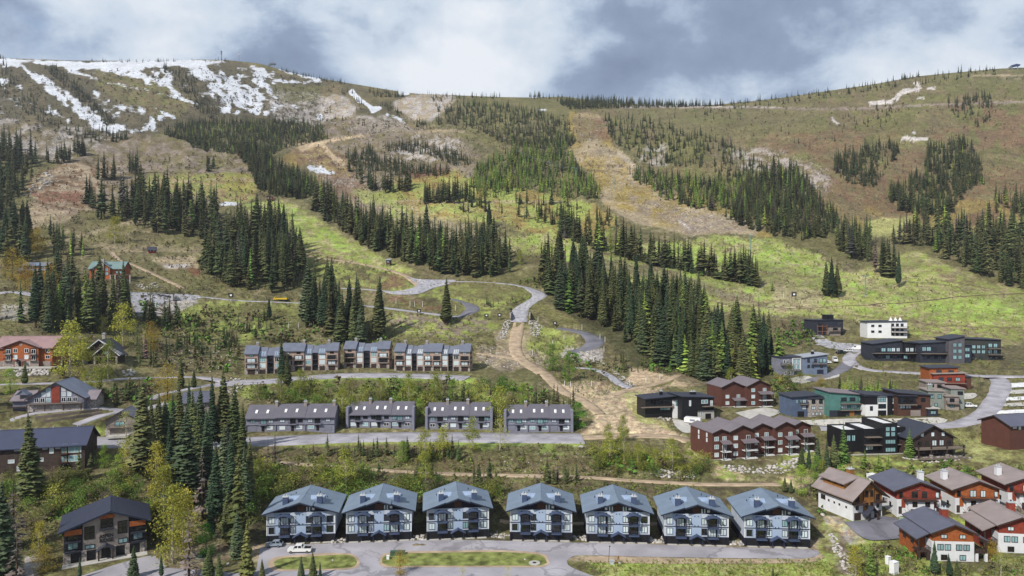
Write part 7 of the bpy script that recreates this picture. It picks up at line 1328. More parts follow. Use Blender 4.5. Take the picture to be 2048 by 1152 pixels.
for k, c in SC.items():
    for v in range(2):
        V, Fc, T, C = leafy_arr(600 + 3 * v + len(k), 520 if k not in ('brown', 'grey') else 380, c, .62, .12, .036 if k not in ('brown', 'grey') else .03, 'h', 16); tv, tf = limbs(C, .55, .03, 8, v)
        SM[k, v] = (npmesh('leaves', V, Fc, [M_BLEAF], False, T), npmesh('stems', tv, tf, [M_BARK]), (V, Fc, T))
_ON = 'first second third fourth fifth sixth seventh eighth ninth tenth eleventh twelfth thirteenth fourteenth fifteenth sixteenth seventeenth eighteenth nineteenth'.split(); _TN = ['', '', 'twenty', 'thirty', 'forty', 'fifty', 'sixty', 'seventy', 'eighty', 'ninety']; _TO = ['', '', 'twentieth', 'thirtieth', 'fortieth', 'fiftieth', 'sixtieth', 'seventieth', 'eightieth', 'ninetieth']
def ordw(n): return _ON[n - 1] if n < 20 else (_TO[n // 10] if n % 10 == 0 else _TN[n // 10] + '-' + _ON[n % 10 - 1])
KND = [random.Random(i).choices(list(SC), (4, 2, 4, 5, 1))[0] for i in range(300)]
_g = {}
for i, a in enumerate(sp[:300]): _g.setdefault((a[5], KND[i]), []).append((a[6], i))
RANK = {i: (r_ + 1, len(v)) for v in _g.values() for r_, (_, i) in enumerate(sorted(v))}
for i, (x, y, z, h, hp, ph, px) in enumerate(sp[:300]):
    rd = random.Random(i); k = KND[i]; cm, tm, _ = SM[k, i % 2]
    o = empty('shrub', (x, y, z - .1), rd.random() * 6.28); s = h; o.scale = (s * 1.15, s * 1.15, s)
    _cn = ({'olive': 'olive green', 'brown': 'brownish', 'green': 'fresh green', 'yellow': 'yellow-green', 'grey': 'greyish bare'}[k]); tag(o, ('%s %s shrub from the left on the %s' % (ordw(RANK[i][0]), _cn, ph)) if RANK[i][1] > 1 else 'only %s shrub on the %s' % (_cn, ph), 'shrub', 'shrubs on the ' + ph); obj('leaves', cm, o); obj('stems', tm, o)
B = sp[300:]
TUFT = [leafy_arr(700 + i, 16, (255, 255, 255), .6, .05, .20, 'h', 5) for i in range(4)]; TUFT = [(v, f, t / .82) for v, f, t, c in TUFT]
pts = [a[:3] for a in B]; hh = [a[3] for a in B]; tt = [np.array(S(*[OLIV, BUSHB, BUSHG][RS.randint(3)])) for a in B]
def field(poly, n, lo, hi, cols, seed):
    for px, py in pick(poly, n, seed):
        p = ground(px, py)
        if p.y < 520 and (not free(p.x, p.y, .4) or paved(px, py)): continue
        pts.append((p.x, p.y, p.z - .03)); hh.append((lo + (hi - lo) * RS.rand() ** 2) * p.y / F); c = np.array(S(*cols[RS.randint(len(cols))])) * (.7 + .6 * RS.rand()); tt.append(c)
G1 = [(112, 122, 62), BUSHB, (128, 140, 66), (96, 94, 64), (144, 142, 78), (92, 110, 54), (138, 150, 70)]; G2 = [(126, 142, 62), (140, 146, 72), (112, 132, 52), (150, 140, 84)]; G3 = [(96, 84, 62), (108, 90, 66), (84, 82, 54), (70, 78, 46), (120, 98, 72)]
field([(0,955),(330,950),(500,900),(1180,890),(1400,930),(1400,1005),(500,1050),(330,1100),(0,1120)], 5200, 2.5, 8, G1, 1); field([(470,765),(960,760),(1110,800),(1160,865),(470,800)], 1500, 2.5, 7, G1 + G2, 2); field([(0,600),(600,610),(960,640),(1000,700),(950,740),(470,760),(0,700)], 2600, 2, 6, G1, 3); field([(1060,650),(1160,700),(1270,770),(1180,800),(1060,730)], 700, 2, 5, G1 + G2, 4)
field([(1165,1120),(1640,1105),(1690,1152),(1180,1152)], 1500, 1.5, 5, G2, 5); field([(1640,960),(2048,930),(2048,990),(1900,960),(1650,1010)], 1200, 2, 6, G1 + G2, 6); field([(1690,1090),(2048,1100),(2048,1152),(1700,1152)], 900, 2, 7, G1 + G2, 7); field([(1550,640),(1740,700),(2048,730),(2048,870),(1900,900),(1550,880)], 1500, 2, 5, G1 + G2, 8); field([(765,1110),(1090,1108),(1088,1130),(770,1131)], 420, 1, 3.5, G2, 9); field([(550,1117),(708,1113),(708,1134),(560,1137)], 260, 1, 3.5, G2, 10)
field([(0,330),(520,300),(620,500),(400,600),(0,600)], 2200, 2, 6, G3, 11); field([(640,240),(1140,230),(1240,460),(1000,540),(620,420)], 3000, 1.5, 5, G3 + [(130, 118, 60)], 12); field([(1140,220),(2048,150),(2048,420),(1560,470),(1200,400)], 3400, 1.2, 4, [(112, 102, 74), (120, 104, 80), (96, 96, 62), (80, 88, 52), (130, 112, 86)], 13); field([(1000,470),(1560,480),(2048,600),(2048,690),(1400,620)], 2400, 1.2, 4, G3 + G2, 14); field([(0,140),(500,140),(700,180),(640,250),(330,260),(0,300)], 1600, 1.5, 5, [(54, 60, 44), (70, 64, 52), (60, 56, 44)], 15); field([(200,600),(600,500),(850,560),(600,600)], 700, 2, 5, G1, 16)
scatter('low_scrub', TUFT, np.array(pts), np.array(hh), np.ones(len(pts)) * 1.1, np.array(tt), [M_LEAF], 'low brush and grass tufts spread over the slopes', 'brush', seed=3)
# stones
BO = [boulder_arr(800 + i) for i in range(6)]; BOM = [npmesh('boulder', v, f, [M_ROCK]) for v, f in BO]
PILES = [([(665,1078),(694,1078),(694,1085),(664,1087)], 26, 4, 7, 'rock pile between the first and second blue condominiums'),([(823,1072),(855,1070),(855,1080),(822,1081)], 26, 4, 7, 'rock pile between the second and third blue condominiums'),([(980,1065),(1020,1066),(1020,1078),(980,1076)], 26, 4, 7, 'rock pile between the third and fourth blue condominiums'),([(1143,1070),(1174,1072),(1174,1082),(1143,1080)], 26, 4, 8, 'rock pile between the fourth and fifth blue condominiums'),([(1300,1074),(1331,1076),(1331,1087),(1300,1086)], 26, 4, 8, 'rock pile between the fifth and sixth blue condominiums'),([(1458,1080),(1490,1082),(1490,1091),(1458,1091)], 24, 4, 8, 'rock pile between the sixth and seventh blue condominiums'),
 ([(1440,930),(1520,935),(1600,915),(1625,925),(1560,948),(1460,945)], 170, 3, 7, 'pale rock slope below the red townhouse row'),([(1300,945),(1350,938),(1392,940),(1392,958),(1310,955)], 80, 3, 7, 'white rock pile above the dirt path'),([(15,742),(100,738),(102,750),(20,754)], 110, 4, 8, 'rock wall below the orange wooden building'),([(1655,1060),(1672,1075),(1700,1120),(1722,1152),(1695,1152),(1665,1100)], 110, 3, 8, 'rocky ditch right of the seventh blue condominium'),
 ([(1012,640),(1024,640),(1010,680),(992,681)], 90, 3, 5, 'left stone wing wall of the gravel bridge'),([(1058,640),(1070,642),(1087,654),(1074,676),(1061,668)], 100, 3, 5, 'right stone wing wall of the gravel bridge'),([(1186,716),(1196,716),(1272,772),(1262,776)], 80, 2.5, 5, 'line of stones running down to the dirt clearing'),([(1800,915),(1930,908),(1942,918),(1860,928)], 90, 3, 6, 'rocks below the dark timber chalet'),([(1122,706),(1200,702),(1205,720),(1135,722)], 110, 2, 4, 'crushed stone apron of the paved turnaround'),([(165,745),(185,742),(190,752),(170,754)], 16, 4, 7, 'rocks beside the log cabin drive'),([(243,742),(268,738),(268,752),(246,753)], 30, 4, 7, 'rock pile right of the dark log cabin'),([(265,570),(310,565),(330,574),(290,580)], 50, 2, 4, 'rocks below the stone cabin deck'),
 ([(1290,785),(1300,790),(1320,830),(1352,840),(1350,846),(1315,838),(1292,800)], 60, 3, 6, 'curved stone terraces beside the black and white house'),([(460,755),(500,760),(470,790),(450,790)], 60, 2.5, 6, 'rock bank at the bend left of the townhouses'),([(1735,690),(1760,700),(1750,712),(1725,705)], 30, 3, 5, 'rocks beside the upper right road'),([(725,1100),(760,1100),(760,1102),(725,1102)], 0, 3, 4, ''),([(85,350),(100,342),(120,365),(60,390),(45,395)], 60, 2, 7, 'boulders below the left forest edge'),([(1545,900),(1610,890),(1610,905),(1560,912)], 26, 3, 6, 'pale rock slope below the red townhouse row')]
bl = []
for si, (poly, n, lo, hi, ph) in enumerate(PILES):
    for px, py in pick(poly, n, 1200 + si):
        p = ground(px, py); h = lo + (hi - lo) * RS.rand() ** 1.5; bl.append((p.x, p.y, p.z, h * p.y / F, h, ph))
for px, py, hp, ph in ((1162,895,9,'large white boulder at the road edge below the rightmost rowhouse'),(666,1122,5,'white boulder on the first grass island'),(475,1118,7,'grey boulder beside the parking road entrance'),(455,1128,6,'boulder near the bottom road at left'),(1240,1128,6,'pale flat stone on the right grass verge'),(1645,1030,6,'white stone left of the ochre chalet'),(90,348,9,'big grey boulder at the left forest edge'),(1050,1120,5,'stone group on the second grass island')):
    p = ground(px, py); bl.append((p.x, p.y, p.z, hp * 1.2 * p.y / F, 99, '*' + ph))
bl.sort(key=lambda a: -a[4])
_g = {}
for i, a in enumerate(bl[:300]): _g.setdefault(a[5], []).append((a[0] / a[1], i))
RANK = {i: (r_ + 1, len(v)) for v in _g.values() for r_, (_, i) in enumerate(sorted(v))}
for i, (x, y, z, h, hp, ph) in enumerate(bl[:300]):
    rd = random.Random(i); o = obj('boulder', BOM[i % 6]); o.location = (x, y, z + h * .12); o.rotation_euler = (rd.uniform(-.4, .4), rd.uniform(-.4, .4), rd.random() * 6.28); o.scale = (h * rd.uniform(1, 1.6), h * rd.uniform(.9, 1.3), h)
    if ph.startswith('*'): tag(o, ph[1:], 'boulder')
    else: tag(o, ordw(RANK[i][0]) + ' boulder from left, ' + ph, 'boulder', 'boulders of the ' + ph)
Q = bl[300:]; PP = np.array([q[:3] for q in Q]); HHq = np.array([q[3] for q in Q]); PP[:, 2] += HHq * .1
LO = [(v, f) for v, f in BO]
scatter('rubble', LO, PP, HHq, np.ones(len(Q)) * 1.3, np.ones((len(Q), 3)), [M_ROCK], 'loose pale rubble in the rock banks', 'rubble')
# scree on the mountain
sc = []
for poly, n in (([(640,195),(690,190),(725,215),(700,235),(650,235)], 500), ([(790,200),(850,185),(910,185),(900,215),(870,240),(820,235)], 700), ([(530,180),(640,185),(660,240),(600,262),(540,235)], 500), ([(640,240),(800,245),(830,262),(720,270)], 400), ([(760,315),(830,270),(920,280),(920,320),(850,325)], 500), ([(1560,380),(1680,330),(1700,360),(1600,420)], 0), ([(0,250),(150,270),(160,300),(0,310)], 350), ([(1420,290),(1560,300),(1660,340),(1640,400),(1560,380)], 500), ([(1230,380),(1520,455),(1380,465)], 420), ([(60,360),(230,330),(200,420),(60,440)], 260), ([(600,290),(760,330),(740,400),(620,350)], 500), ([(1140,240),(1220,260),(1300,380),(1200,400)], 400), ([(700,400),(1000,400),(1020,500),(850,470)], 500), ([(960,690),(1110,720),(1100,740),(960,735)], 260), ([(330,680),(480,690),(480,750),(330,745)], 260), ([(1100,770),(1300,780),(1380,880),(1170,865)], 220), ([(1000,880),(1400,900),(1400,960),(1000,960)], 220), ([(1280,440),(1560,480),(1900,560),(1500,600)], 300)):
    for px, py in pick(poly, n, 77 + n) if n else ():
        p = ground(px, py); sc.append((p.x, p.y, p.z, (.8 + 2.2 * RS.rand() ** 2.5) * p.y / F))
sc = np.array(sc); scatter('scree', LO, sc[:, :3], sc[:, 3], np.ones(len(sc)) * 1.5, np.ones((len(sc), 3)), [M_ROCK], 'scattered pale stones over the open slopes', 'scree', seed=9)

# ------------------------------------------------------------------ vehicles
M_TYRE = mat('tyre_rubber', S(28, 28, 30), .85); M_RIM = mat('alloy_rim', S(150, 152, 156), .4, metal=.6); M_LAMP = mat('headlamp', S(220, 224, 226), .2); M_TAIL = mat('tail_lamp', S(150, 20, 20), .3)
def paintm(n, rgb): return mat(n, rgb, .28, .6, .03)
def vehicle(name, label, px, py, rot, L, W, H, body, kind, cat):
    """side profile along x (front at -x), shaped body, glazed cabin, four wheels, lamps"""
    p = ground(px, py); o = empty(name, (p.x, p.y, p.z + .16), R(rot)); tag(o, label, cat)
    a = L / 2; w_ = W / 2; gr = .28; sill = .42; bel = H * .56
    def prof(out, y0, y1, tp): # tapered extrusion
        b = MB(); n = len(out); P = [(x, -y0 if z < bel * .9 else -y0 + tp, z) for x, z in out] + [(x, y1 if z < bel * .9 else y1 - tp, z) for x, z in out]
        b.poly(P, [tuple(range(n)), tuple(range(2 * n - 1, n - 1, -1))] + [(i, i + n, (i + 1) % n + n, (i + 1) % n) for i in range(n)]); return b
    if kind == 'suv': low = [(-a, sill), (-a + .05, bel * .82), (-a + .5, bel * .95), (-a + 1.25, bel), (a - .25, bel), (a, bel * .9), (a, sill), (a - .2, gr), (-a + .2, gr)]; cab = [(-a + 1.2, bel), (-a + 1.95, H), (a - .9, H), (a - .2, bel)]
    elif kind == 'pickup': low = [(-a, sill), (-a + .04, bel * .9), (-a + .3, bel), (a, bel), (a, sill), (a - .2, gr), (-a + .2, gr)]; cab = [(-a + 1.35, bel), (-a + 2.05, H), (-a + 3.7, H), (-a + 3.95, bel)]
    else: low = [(-a, sill), (-a + .04, bel * .8), (-a + .9, bel), (a, bel), (a, sill), (a - .2, gr), (-a + .2, gr)]; cab = [(-a + .8, bel), (-a + 1.5, H), (a - .08, H), (a, bel)]
    prof(low, w_, w_, .04).build('body', body, o)
    c = MB(); n = 4; t = .16; c.poly([(x, -(w_ - .04) + (t if i in (1, 2) else 0), z) for i, (x, z) in enumerate(cab)] + [(x, (w_ - .04) - (t if i in (1, 2) else 0), z) for i, (x, z) in enumerate(cab)], [(0, 1, 2, 3), (7, 6, 5, 4)] + [(i, i + 4, (i + 1) % 4 + 4, (i + 1) % 4) for i in range(4)])
    cb = c.build('cabin', body, o)
    def lerp(u, v): # point on the side of the cabin
        (x0, z0), (x1, z1), (x2, z2), (x3, z3) = cab; xa = x0 + (x1 - x0) * v; xb = x3 + (x2 - x3) * v; return xa + (xb - xa) * u, bel + (H - bel) * v
    spans = ((.06, .46), (.54, .93)) if kind != 'van' else ((.04, .28),)
    for s in (-1, 1):
        for u0, u1 in spans:
            q = [lerp(u0, .14), lerp(u1, .14), lerp(u1, .86), lerp(u0, .86)]; yy = [w_ - .04 - t * v + .012 for v in (.14, .14, .86, .86)]
            MB().poly([(x, s * y, z) for (x, z), y in zip(q, yy)] + [(x, s * (y - .03), z) for (x, z), y in zip(q, yy)], [(0, 1, 2, 3), (7, 6, 5, 4)] + [(i, i + 4, (i + 1) % 4 + 4, (i + 1) % 4) for i in range(4)]).build('side_window', M_DARK, cb)
    for u, nm, e in ((0, 'windscreen', -.015), (1, 'rear_window', .015)):
        q = [lerp(u, .1), lerp(u, .9)]; yb, yt = w_ - .14, w_ - .28
        if kind == 'van' and u: continue
        MB().poly([(q[0][0] + e, -yb, q[0][1]), (q[0][0] + e, yb, q[0][1]), (q[1][0] + e, yt, q[1][1]), (q[1][0] + e, -yt, q[1][1]), (q[0][0], -yb, q[0][1]), (q[0][0], yb, q[0][1]), (q[1][0], yt, q[1][1]), (q[1][0], -yt, q[1][1])], [(0, 1, 2, 3), (7, 6, 5, 4), (0, 4, 5, 1), (2, 6, 7, 3), (1, 5, 6, 2), (3, 7, 4, 0)]).build(nm, M_DARK, cb)
    if kind == 'pickup':
        MB().box(-a + 4.05, a - .12, -w_ + .14, w_ - .14, bel - .02, bel + .012).build('cargo_bed', M_BLACK, o)
        MB().box(-a + 4.0, -a + 4.5, -w_ + .1, w_ - .1, bel + .012, bel + .4).build('tool_box', M_CAP, o)
    rr = .36 if kind != 'suv' else .34
    for x in (-a + .95, a - 1.05):
        for s in (-1, 1):
            wv = empty('wheel', (0, 0, 0)); wv.parent = o
            MB().bar((x, s * (w_ - .22), rr - .16), (x, s * (w_ + .02), rr - .16), rr, 14).build('tyre', M_TYRE, wv); MB().bar((x, s * (w_ + .005), rr - .16), (x, s * (w_ + .035), rr - .16), rr * .6, 10).build('rim', M_RIM, wv)
    for s in (-1, 1):
        MB().box(-a - .03, -a + .06, s * w_ * .68 - .18, s * w_ * .68 + .18, bel * .66, bel * .82).build('headlight', M_LAMP, o); MB().box(a - .06, a + .03, s * w_ * .8 - .12, s * w_ * .8 + .12, bel * .66, bel * .9).build('taillight', M_TAIL, o)
        MB().box(-a + 1.5, -a + 1.66, s * (w_ + .1) - .1, s * (w_ + .1) + .1, bel + .05, bel + .2).build('mirror', body, o)
    MB().box(-a - .06, -a + .12, -w_ + .1, w_ - .1, gr + .02, sill + .06).build('bumper', M_BLACK, o)
    return o
PW = paintm('white_car_paint', S(226, 228, 230)); PG = paintm('grey_blue_car_paint', S(132, 144, 158)); PD = paintm('dark_car_paint', S(40, 42, 48))
vehicle('parked_car', 'grey-blue hatchback parked before the leftmost blue condominium', 549, 1093, 4, 4.5, 1.85, 1.6, PG, 'suv', 'car')
vehicle('pickup_truck', 'white crew-cab pickup with tool box parked on the lower parking road', 600, 1104, 3, 6.3, 2.05, 1.95, PW, 'pickup', 'pickup')
vehicle('delivery_van', 'white van parked facing us at the bend of the upper right road', 1670, 724, 75, 5.6, 2.05, 2.6, PW, 'van', 'van')
vehicle('pickup_truck', 'white pickup parked beside the sage-grey house near the right road', 1937, 815, -5, 5.8, 2.0, 1.9, PW, 'pickup', 'pickup')
vehicle('delivery_van', 'white van among the cars below the construction houses', 1714, 700, -25, 5.8, 2.1, 2.5, PW, 'van', 'van')
vehicle('pickup_truck', 'dark pickup left of the white van below the construction houses', 1681, 707, 20, 5.6, 2.0, 1.9, PD, 'pickup', 'pickup')
vehicle('parked_car', 'white car between the dark pickup and the white van, upper right', 1697, 704, 15, 4.6, 1.85, 1.6, PW, 'suv', 'car')
vehicle('parked_car', 'white car parked beside the blue-grey modern house with silver roof', 1653, 727, 0, 4.6, 1.85, 1.6, PW, 'suv', 'car')
def excavator():
    p = ground(1728, 702); o = empty('mini_excavator', (p.x, p.y, p.z + .2), R(20)); tag(o, 'small orange excavator beside the white van below the construction houses', 'excavator'); m = mat('machine_orange', S(206, 120, 40), .5)
    for s in (-1, 1): MB().prism([(-1.3, 0), (1.3, 0), (1.5, .35), (1.3, .7), (-1.3, .7), (-1.5, .35)], s * .9 - .25, s * .9 + .25).build('track', M_TYRE, o)
    MB().box(-1.1, 1.2, -.9, .9, .72, 1.5).build('body', m, o); MB().box(-.4, .7, -.8, .2, 1.5, 2.7).build('cab', M_DARK, o); MB().bar((1.0, .4, 1.4), (2.6, .4, 3.2), .18).build('boom', m, o); MB().bar((2.6, .4, 3.2), (3.6, .4, 1.4), .14).build('arm', m, o); MB().prism([(3.3, .6), (3.9, .7), (3.8, 1.4), (3.4, 1.4)], .0, .8).build('bucket', M_TYRE, o)
excavator()
def trailer():
    p = ground(1386, 848); o = empty('box_trailer', (p.x, p.y, p.z + .15), R(-28)); tag(o, 'white enclosed box trailer in front of the tall black modern house', 'trailer')
    MB().prism([(-3.4, .5), (3.2, .5), (3.2, 2.7), (-3.0, 2.7), (-3.4, 2.2)], -1.15, 1.15).build('box', PW, o); MB().box(-1.0, 1.0, -1.17, -1.151, 1.2, 1.9).build('lettering_panel', M_GREYSID, o)
    for x in (.4, 1.3):
        for s in (-1, 1): MB().bar((x, s * 1.0, .35), (x, s * 1.2, .35), .35, 12).build('wheel', M_TYRE, o)
    MB().bar((-3.3, 0, .5), (-4.5, 0, .45), .07).build('drawbar', M_BLACK, o); MB().box(3.2, 3.24, -1.05, 1.05, .6, 2.6).build('rear_door', M_WHITE, o)
trailer()
def flatbed():
    p = ground(562, 602); o = empty('yellow_truck', (p.x, p.y, p.z + .2), R(-4)); tag(o, 'long low yellow truck under the tall conifers on the left gravel road', 'truck'); m = mat('machine_yellow', S(206, 176, 46), .5)
    MB().box(-3.0, 4.6, -1.2, 1.2, .9, 2.0).build('cargo_box', m, o); MB().prism([(-4.8, .6), (-3.05, .6), (-3.05, 2.7), (-4.2, 2.7), (-4.8, 1.7)], -1.15, 1.15).build('cab', m, o); MB().box(-4.0, -3.3, -1.17, -1.151, 1.7, 2.5).build('side_window', M_DARK, o); MB().box(-4.6, 4.5, -.9, .9, .55, .88).build('chassis', M_BLACK, o)
    for x in (-3.9, 2.2, 3.4):
        for s in (-1, 1): MB().bar((x, s * .85, .45), (x, s * 1.18, .45), .5, 12).build('wheel', M_TYRE, o)
flatbed()

# ------------------------------------------------------------------ ski lifts, masts, bridges, signs, posts
M_TEALP = mat('teal_lift_steel', S(112, 150, 142), .5, metal=.2); M_STEEL = mat('galvanised_steel', S(150, 154, 158), .5, metal=.4)
def lift_tower(px, py, hp, label, wide=4.5):
    p = ground(px, py); h = hp * p.y / F; o = empty('lift_tower', (p.x, p.y, p.z), R(10)); tag(o, label, 'lift tower', 'ski lift towers on the slopes')
    MB().bar((0, 0, -1), (0, 0, h), .42, 8, .28).build('mast', M_TEALP, o); MB().box(-wide / 2, wide / 2, -.2, .2, h - .3, h + .2).build('crossarm', M_TEALP, o)
    for s in (-1, 1): MB().box(s * wide / 2 - .15, s * wide / 2 + .15, -1.8, 1.8, h + .21, h + .55).build('sheave_train', M_STEEL, o); MB().bar((s * wide / 2, -.3, h + .55), (s * wide / 2, -.3, h + 1.5), .08, 5).build('catwalk_rail', M_STEEL, o)
    MB().box(-.9, .9, -.9, .9, -1, .35).build('footing', M_CONC, o); return Vector((p.x, p.y, p.z + h + .5))
T = [lift_tower(1731, 592, 40, 'teal lift tower in the open right meadow'), lift_tower(1501, 507, 36, 'pale lift tower at the top of the bright green meadow'), lift_tower(1100, 345, 20, 'small lift tower standing above the bright larch forest, left one'), lift_tower(1152, 358, 22, 'small lift tower above the larch forest, middle one'), lift_tower(1228, 380, 24, 'small lift tower beside the tan ski run'), lift_tower(1035, 318, 18, 'farthest lift tower above the larch forest')]
for a_, b_, k in ((T[5], T[2], 0), (T[2], T[3], 1), (T[3], T[4], 2)):
    for s in (-2.2, 2.2):
        b = MB(); q = None
        for t in np.linspace(0, 1, 9):
            v = a_.lerp(b_, t) + Vector((s, 0, -4 * t * (1 - t) * 3)); 
            if q is not None: b.bar(q, v, .07, 4)
            q = v
        tag(b.build('lift_cable', M_STEEL), '%s lift cable sagging over the larch forest, %s span' % ('left' if s < 0 else 'right', ('upper', 'middle', 'lower')[k]), 'cable', 'lift cables over the larch forest')
def terminal(px, py, rot, L, label, m):
    p = ground(px, py); o = empty('lift_terminal', (p.x, p.y, p.z), R(rot)); tag(o, label, 'lift terminal')
    for x in (-L * .3, L * .3): MB().bar((x, 0, -2), (x, 0, L * .35), L * .05, 8).build('leg', M_STEEL, o)
    MB().prism([(-L * .5, L * .3), (L * .5, L * .42), (L * .55, L * .55), (L * .1, L * .66), (-L * .5, L * .5)], -L * .16, L * .16).build('hood', m, o); MB().bar((-L * .5, 0, L * .35), (-L * .5, 0, L * .3), L * .22, 12).build('bullwheel', M_STEEL, o)
terminal(545, 131, 5, 14, 'small grey lift terminal on the snowy left skyline', mat('terminal_grey', S(92, 100, 110), .6)); terminal(2030, 139, -12, 15, 'navy lift terminal on the skyline at the upper right', mat('terminal_navy', S(48, 58, 98), .5))
for px, hp, lab, n in ((443, 22, 'dark lattice mast with antennas on the left skyline', 3), (478, 21, 'slender pale mast right of the lattice mast on the skyline', 1)):
    p = ground(px, 124); h = hp * p.y / F; o = empty('radio_mast', (p.x, p.y, p.z), 0); tag(o, lab, 'mast'); r = .9 if n == 3 else .4
    for k in range(3): MB().bar((r * math.cos(k * 2.09), r * math.sin(k * 2.09), -1), (r * .6 * math.cos(k * 2.09), r * .6 * math.sin(k * 2.09), h), .16, 5).build('leg', M_BLACK if n == 3 else M_STEEL, o)
    for k in range(7):
        z = h * (k + .5) / 7
        for j in range(3): MB().bar((r * math.cos(j * 2.09), r * math.sin(j * 2.09), z), (r * .8 * math.cos(j * 2.09 + 2.09), r * .8 * math.sin(j * 2.09 + 2.09), z + h / 9), .1, 4).build('brace', M_BLACK if n == 3 else M_STEEL, o)
    for k in range(n): MB().box(-1.6, 1.6, -.5 - k * .3, .3, h * (.7 + .12 * k), h * (.7 + .12 * k) + 1.2).build('antenna', M_BLACK if n == 3 else M_CAP, o)
def bridge():
    p = ground(1041, 628); o = empty('gravel_bridge', (p.x, p.y, p.z), R(-2)); tag(o, 'gravel bridge with stone parapets at the end of the upper track', 'bridge')
    for s, nm in ((-1, 'l'), (1, 'r')):
        MB().box(s * 6.2 - .4, s * 6.2 + .4, -13, 9, -2.5, 1.0).build('parapet', M_STONE, o); MB().box(s * 6.2 - .5, s * 6.2 + .5, -13, 9, 1.002, 1.15).build('coping', M_CONC, o)
        for y in (-12, -5, 2, 8): MB().box(s * 6.2 - .15, s * 6.2 + .15, y - .15, y + .15, 1.152, 2.2).build('rail_post', M_BLACK, o)
        MB().box(s * 6.2 - .08, s * 6.2 + .08, -12, 8, 2.0, 2.14).build('rail', M_BLACK, o); MB().box(s * 6.6 - .8, s * 6.6 + .8, 9.0, 9.6, .2, 3.6).build('portal_sign', M_BLACK, o)
bridge()
def footbridge():
    p = ground(322, 592); o = empty('footbridge', (p.x, p.y, p.z + 1.6), R(-4)); tag(o, 'dark railed footbridge over the left gravel road', 'footbridge')
    MB().box(-8.6, 8.6, -1, 1, -.5, 0).build('deck', M_BLACK, o)
    for s in (-1, 1):
        MB().box(-8.6, 8.6, s - .06, s + .06, 1.1, 1.22).build('rail', M_BLACK, o)
        for k in range(9): MB().box(-8.5 + k * 2.1, -8.38 + k * 2.1, s - .06, s + .06, .002, 1.1).build('rail_post', M_BLACK, o)
    for x in (-8, 8): MB().box(x - .5, x + .5, -1, 1, -4, -.502).build('abutment', M_CONC, o)
footbridge()
def board(px, py, hp, label, two=True):
    p = ground(px, py); h = hp * p.y / F; o = empty('trail_sign', (p.x, p.y, p.z), 0); tag(o, label, 'sign', 'trail signs along the terraces'); w_ = h * .45
    for s in ((-1, 1) if two else (0,)): MB().box(s * w_ * .5 - .1, s * w_ * .5 + .1, -.1, .1, -.5, h).build('post', M_DKWOOD, o)
    MB().box(-w_ * .62, w_ * .62, -.2, -.11, h * .5, h * .98).build('panel', M_BLACK, o); MB().box(-w_ * .26, w_ * .26, -.24, -.202, h * .64, h * .84).build('notice', M_WHITE, o)
for px, py, hp, lab in ((462, 603, 17, 'trail sign board on two posts beside the left gravel road'), (973, 641, 14, 'left of two dark trail boards left of the gravel bridge'), (999, 640, 14, 'right of two dark trail boards left of the gravel bridge'), (838, 632, 14, 'trail board below the switchback road'), (1110, 655, 12, 'small wooden trail board at the paved turnaround'), (1588, 602, 18, 'wooden trail post board in the right meadow')): board(px, py, hp, lab)
PO = [('grass strip behind the taupe townhouses', [(492,662),(512,662),(523,661),(577,656),(597,656),(627,654)]), ('terrace above the switchback road', [(792,607),(820,612),(829,613),(845,614),(911,621)]), ('slope around the paved turnaround', [(1065,710),(1105,692),(1128,680),(1076,644),(1164,660),(1200,678),(1210,684),(1208,703),(1161,713)]), ('dirt banks of the junction clearing', [(1183,772),(1129,772),(1141,774),(1259,768),(1292,764),(1320,758)]), ('right meadow below the forest tongue', [(1567,595),(1500,540)])]
for ph, ps in PO:
    for px, py in ps:
        p = ground(px, py); o = empty('marker_post', (p.x, p.y, p.z), 0); tag(o, ordw(sorted(ps).index((px, py)) + 1) + ' pale marker post from the left on the ' + ph, 'post', 'marker posts on the ' + ph); h = 11 * p.y / F
        MB().bar((0, 0, -.4), (0, 0, h), .16, 6, .12).build('shaft', M_WHITE, o); MB().bar((0, 0, h), (0, 0, h + .2), .2, 6).build('cap', M_STEEL, o)
M_GBOX = mat('utility_green', S(66, 92, 76), .6)
def ubox(name, px, py, sx, sy, sz, m, label, rot=0):
    p = ground(px, py); o = empty(name, (p.x, p.y, p.z), R(rot)); tag(o, label, 'utility box'); MB().box(-sx / 2, sx / 2, -sy / 2, sy / 2, .1, sz).build('cabinet', m, o); MB().box(-sx / 2 - .06, sx / 2 + .06, -sy / 2 - .06, sy / 2 + .06, sz, sz + .1).build('lid', m, o); MB().box(-sx / 2 - .15, sx / 2 + .15, -sy / 2 - .15, sy / 2 + .15, -.4, .098).build('plinth', M_CONC, o); return o
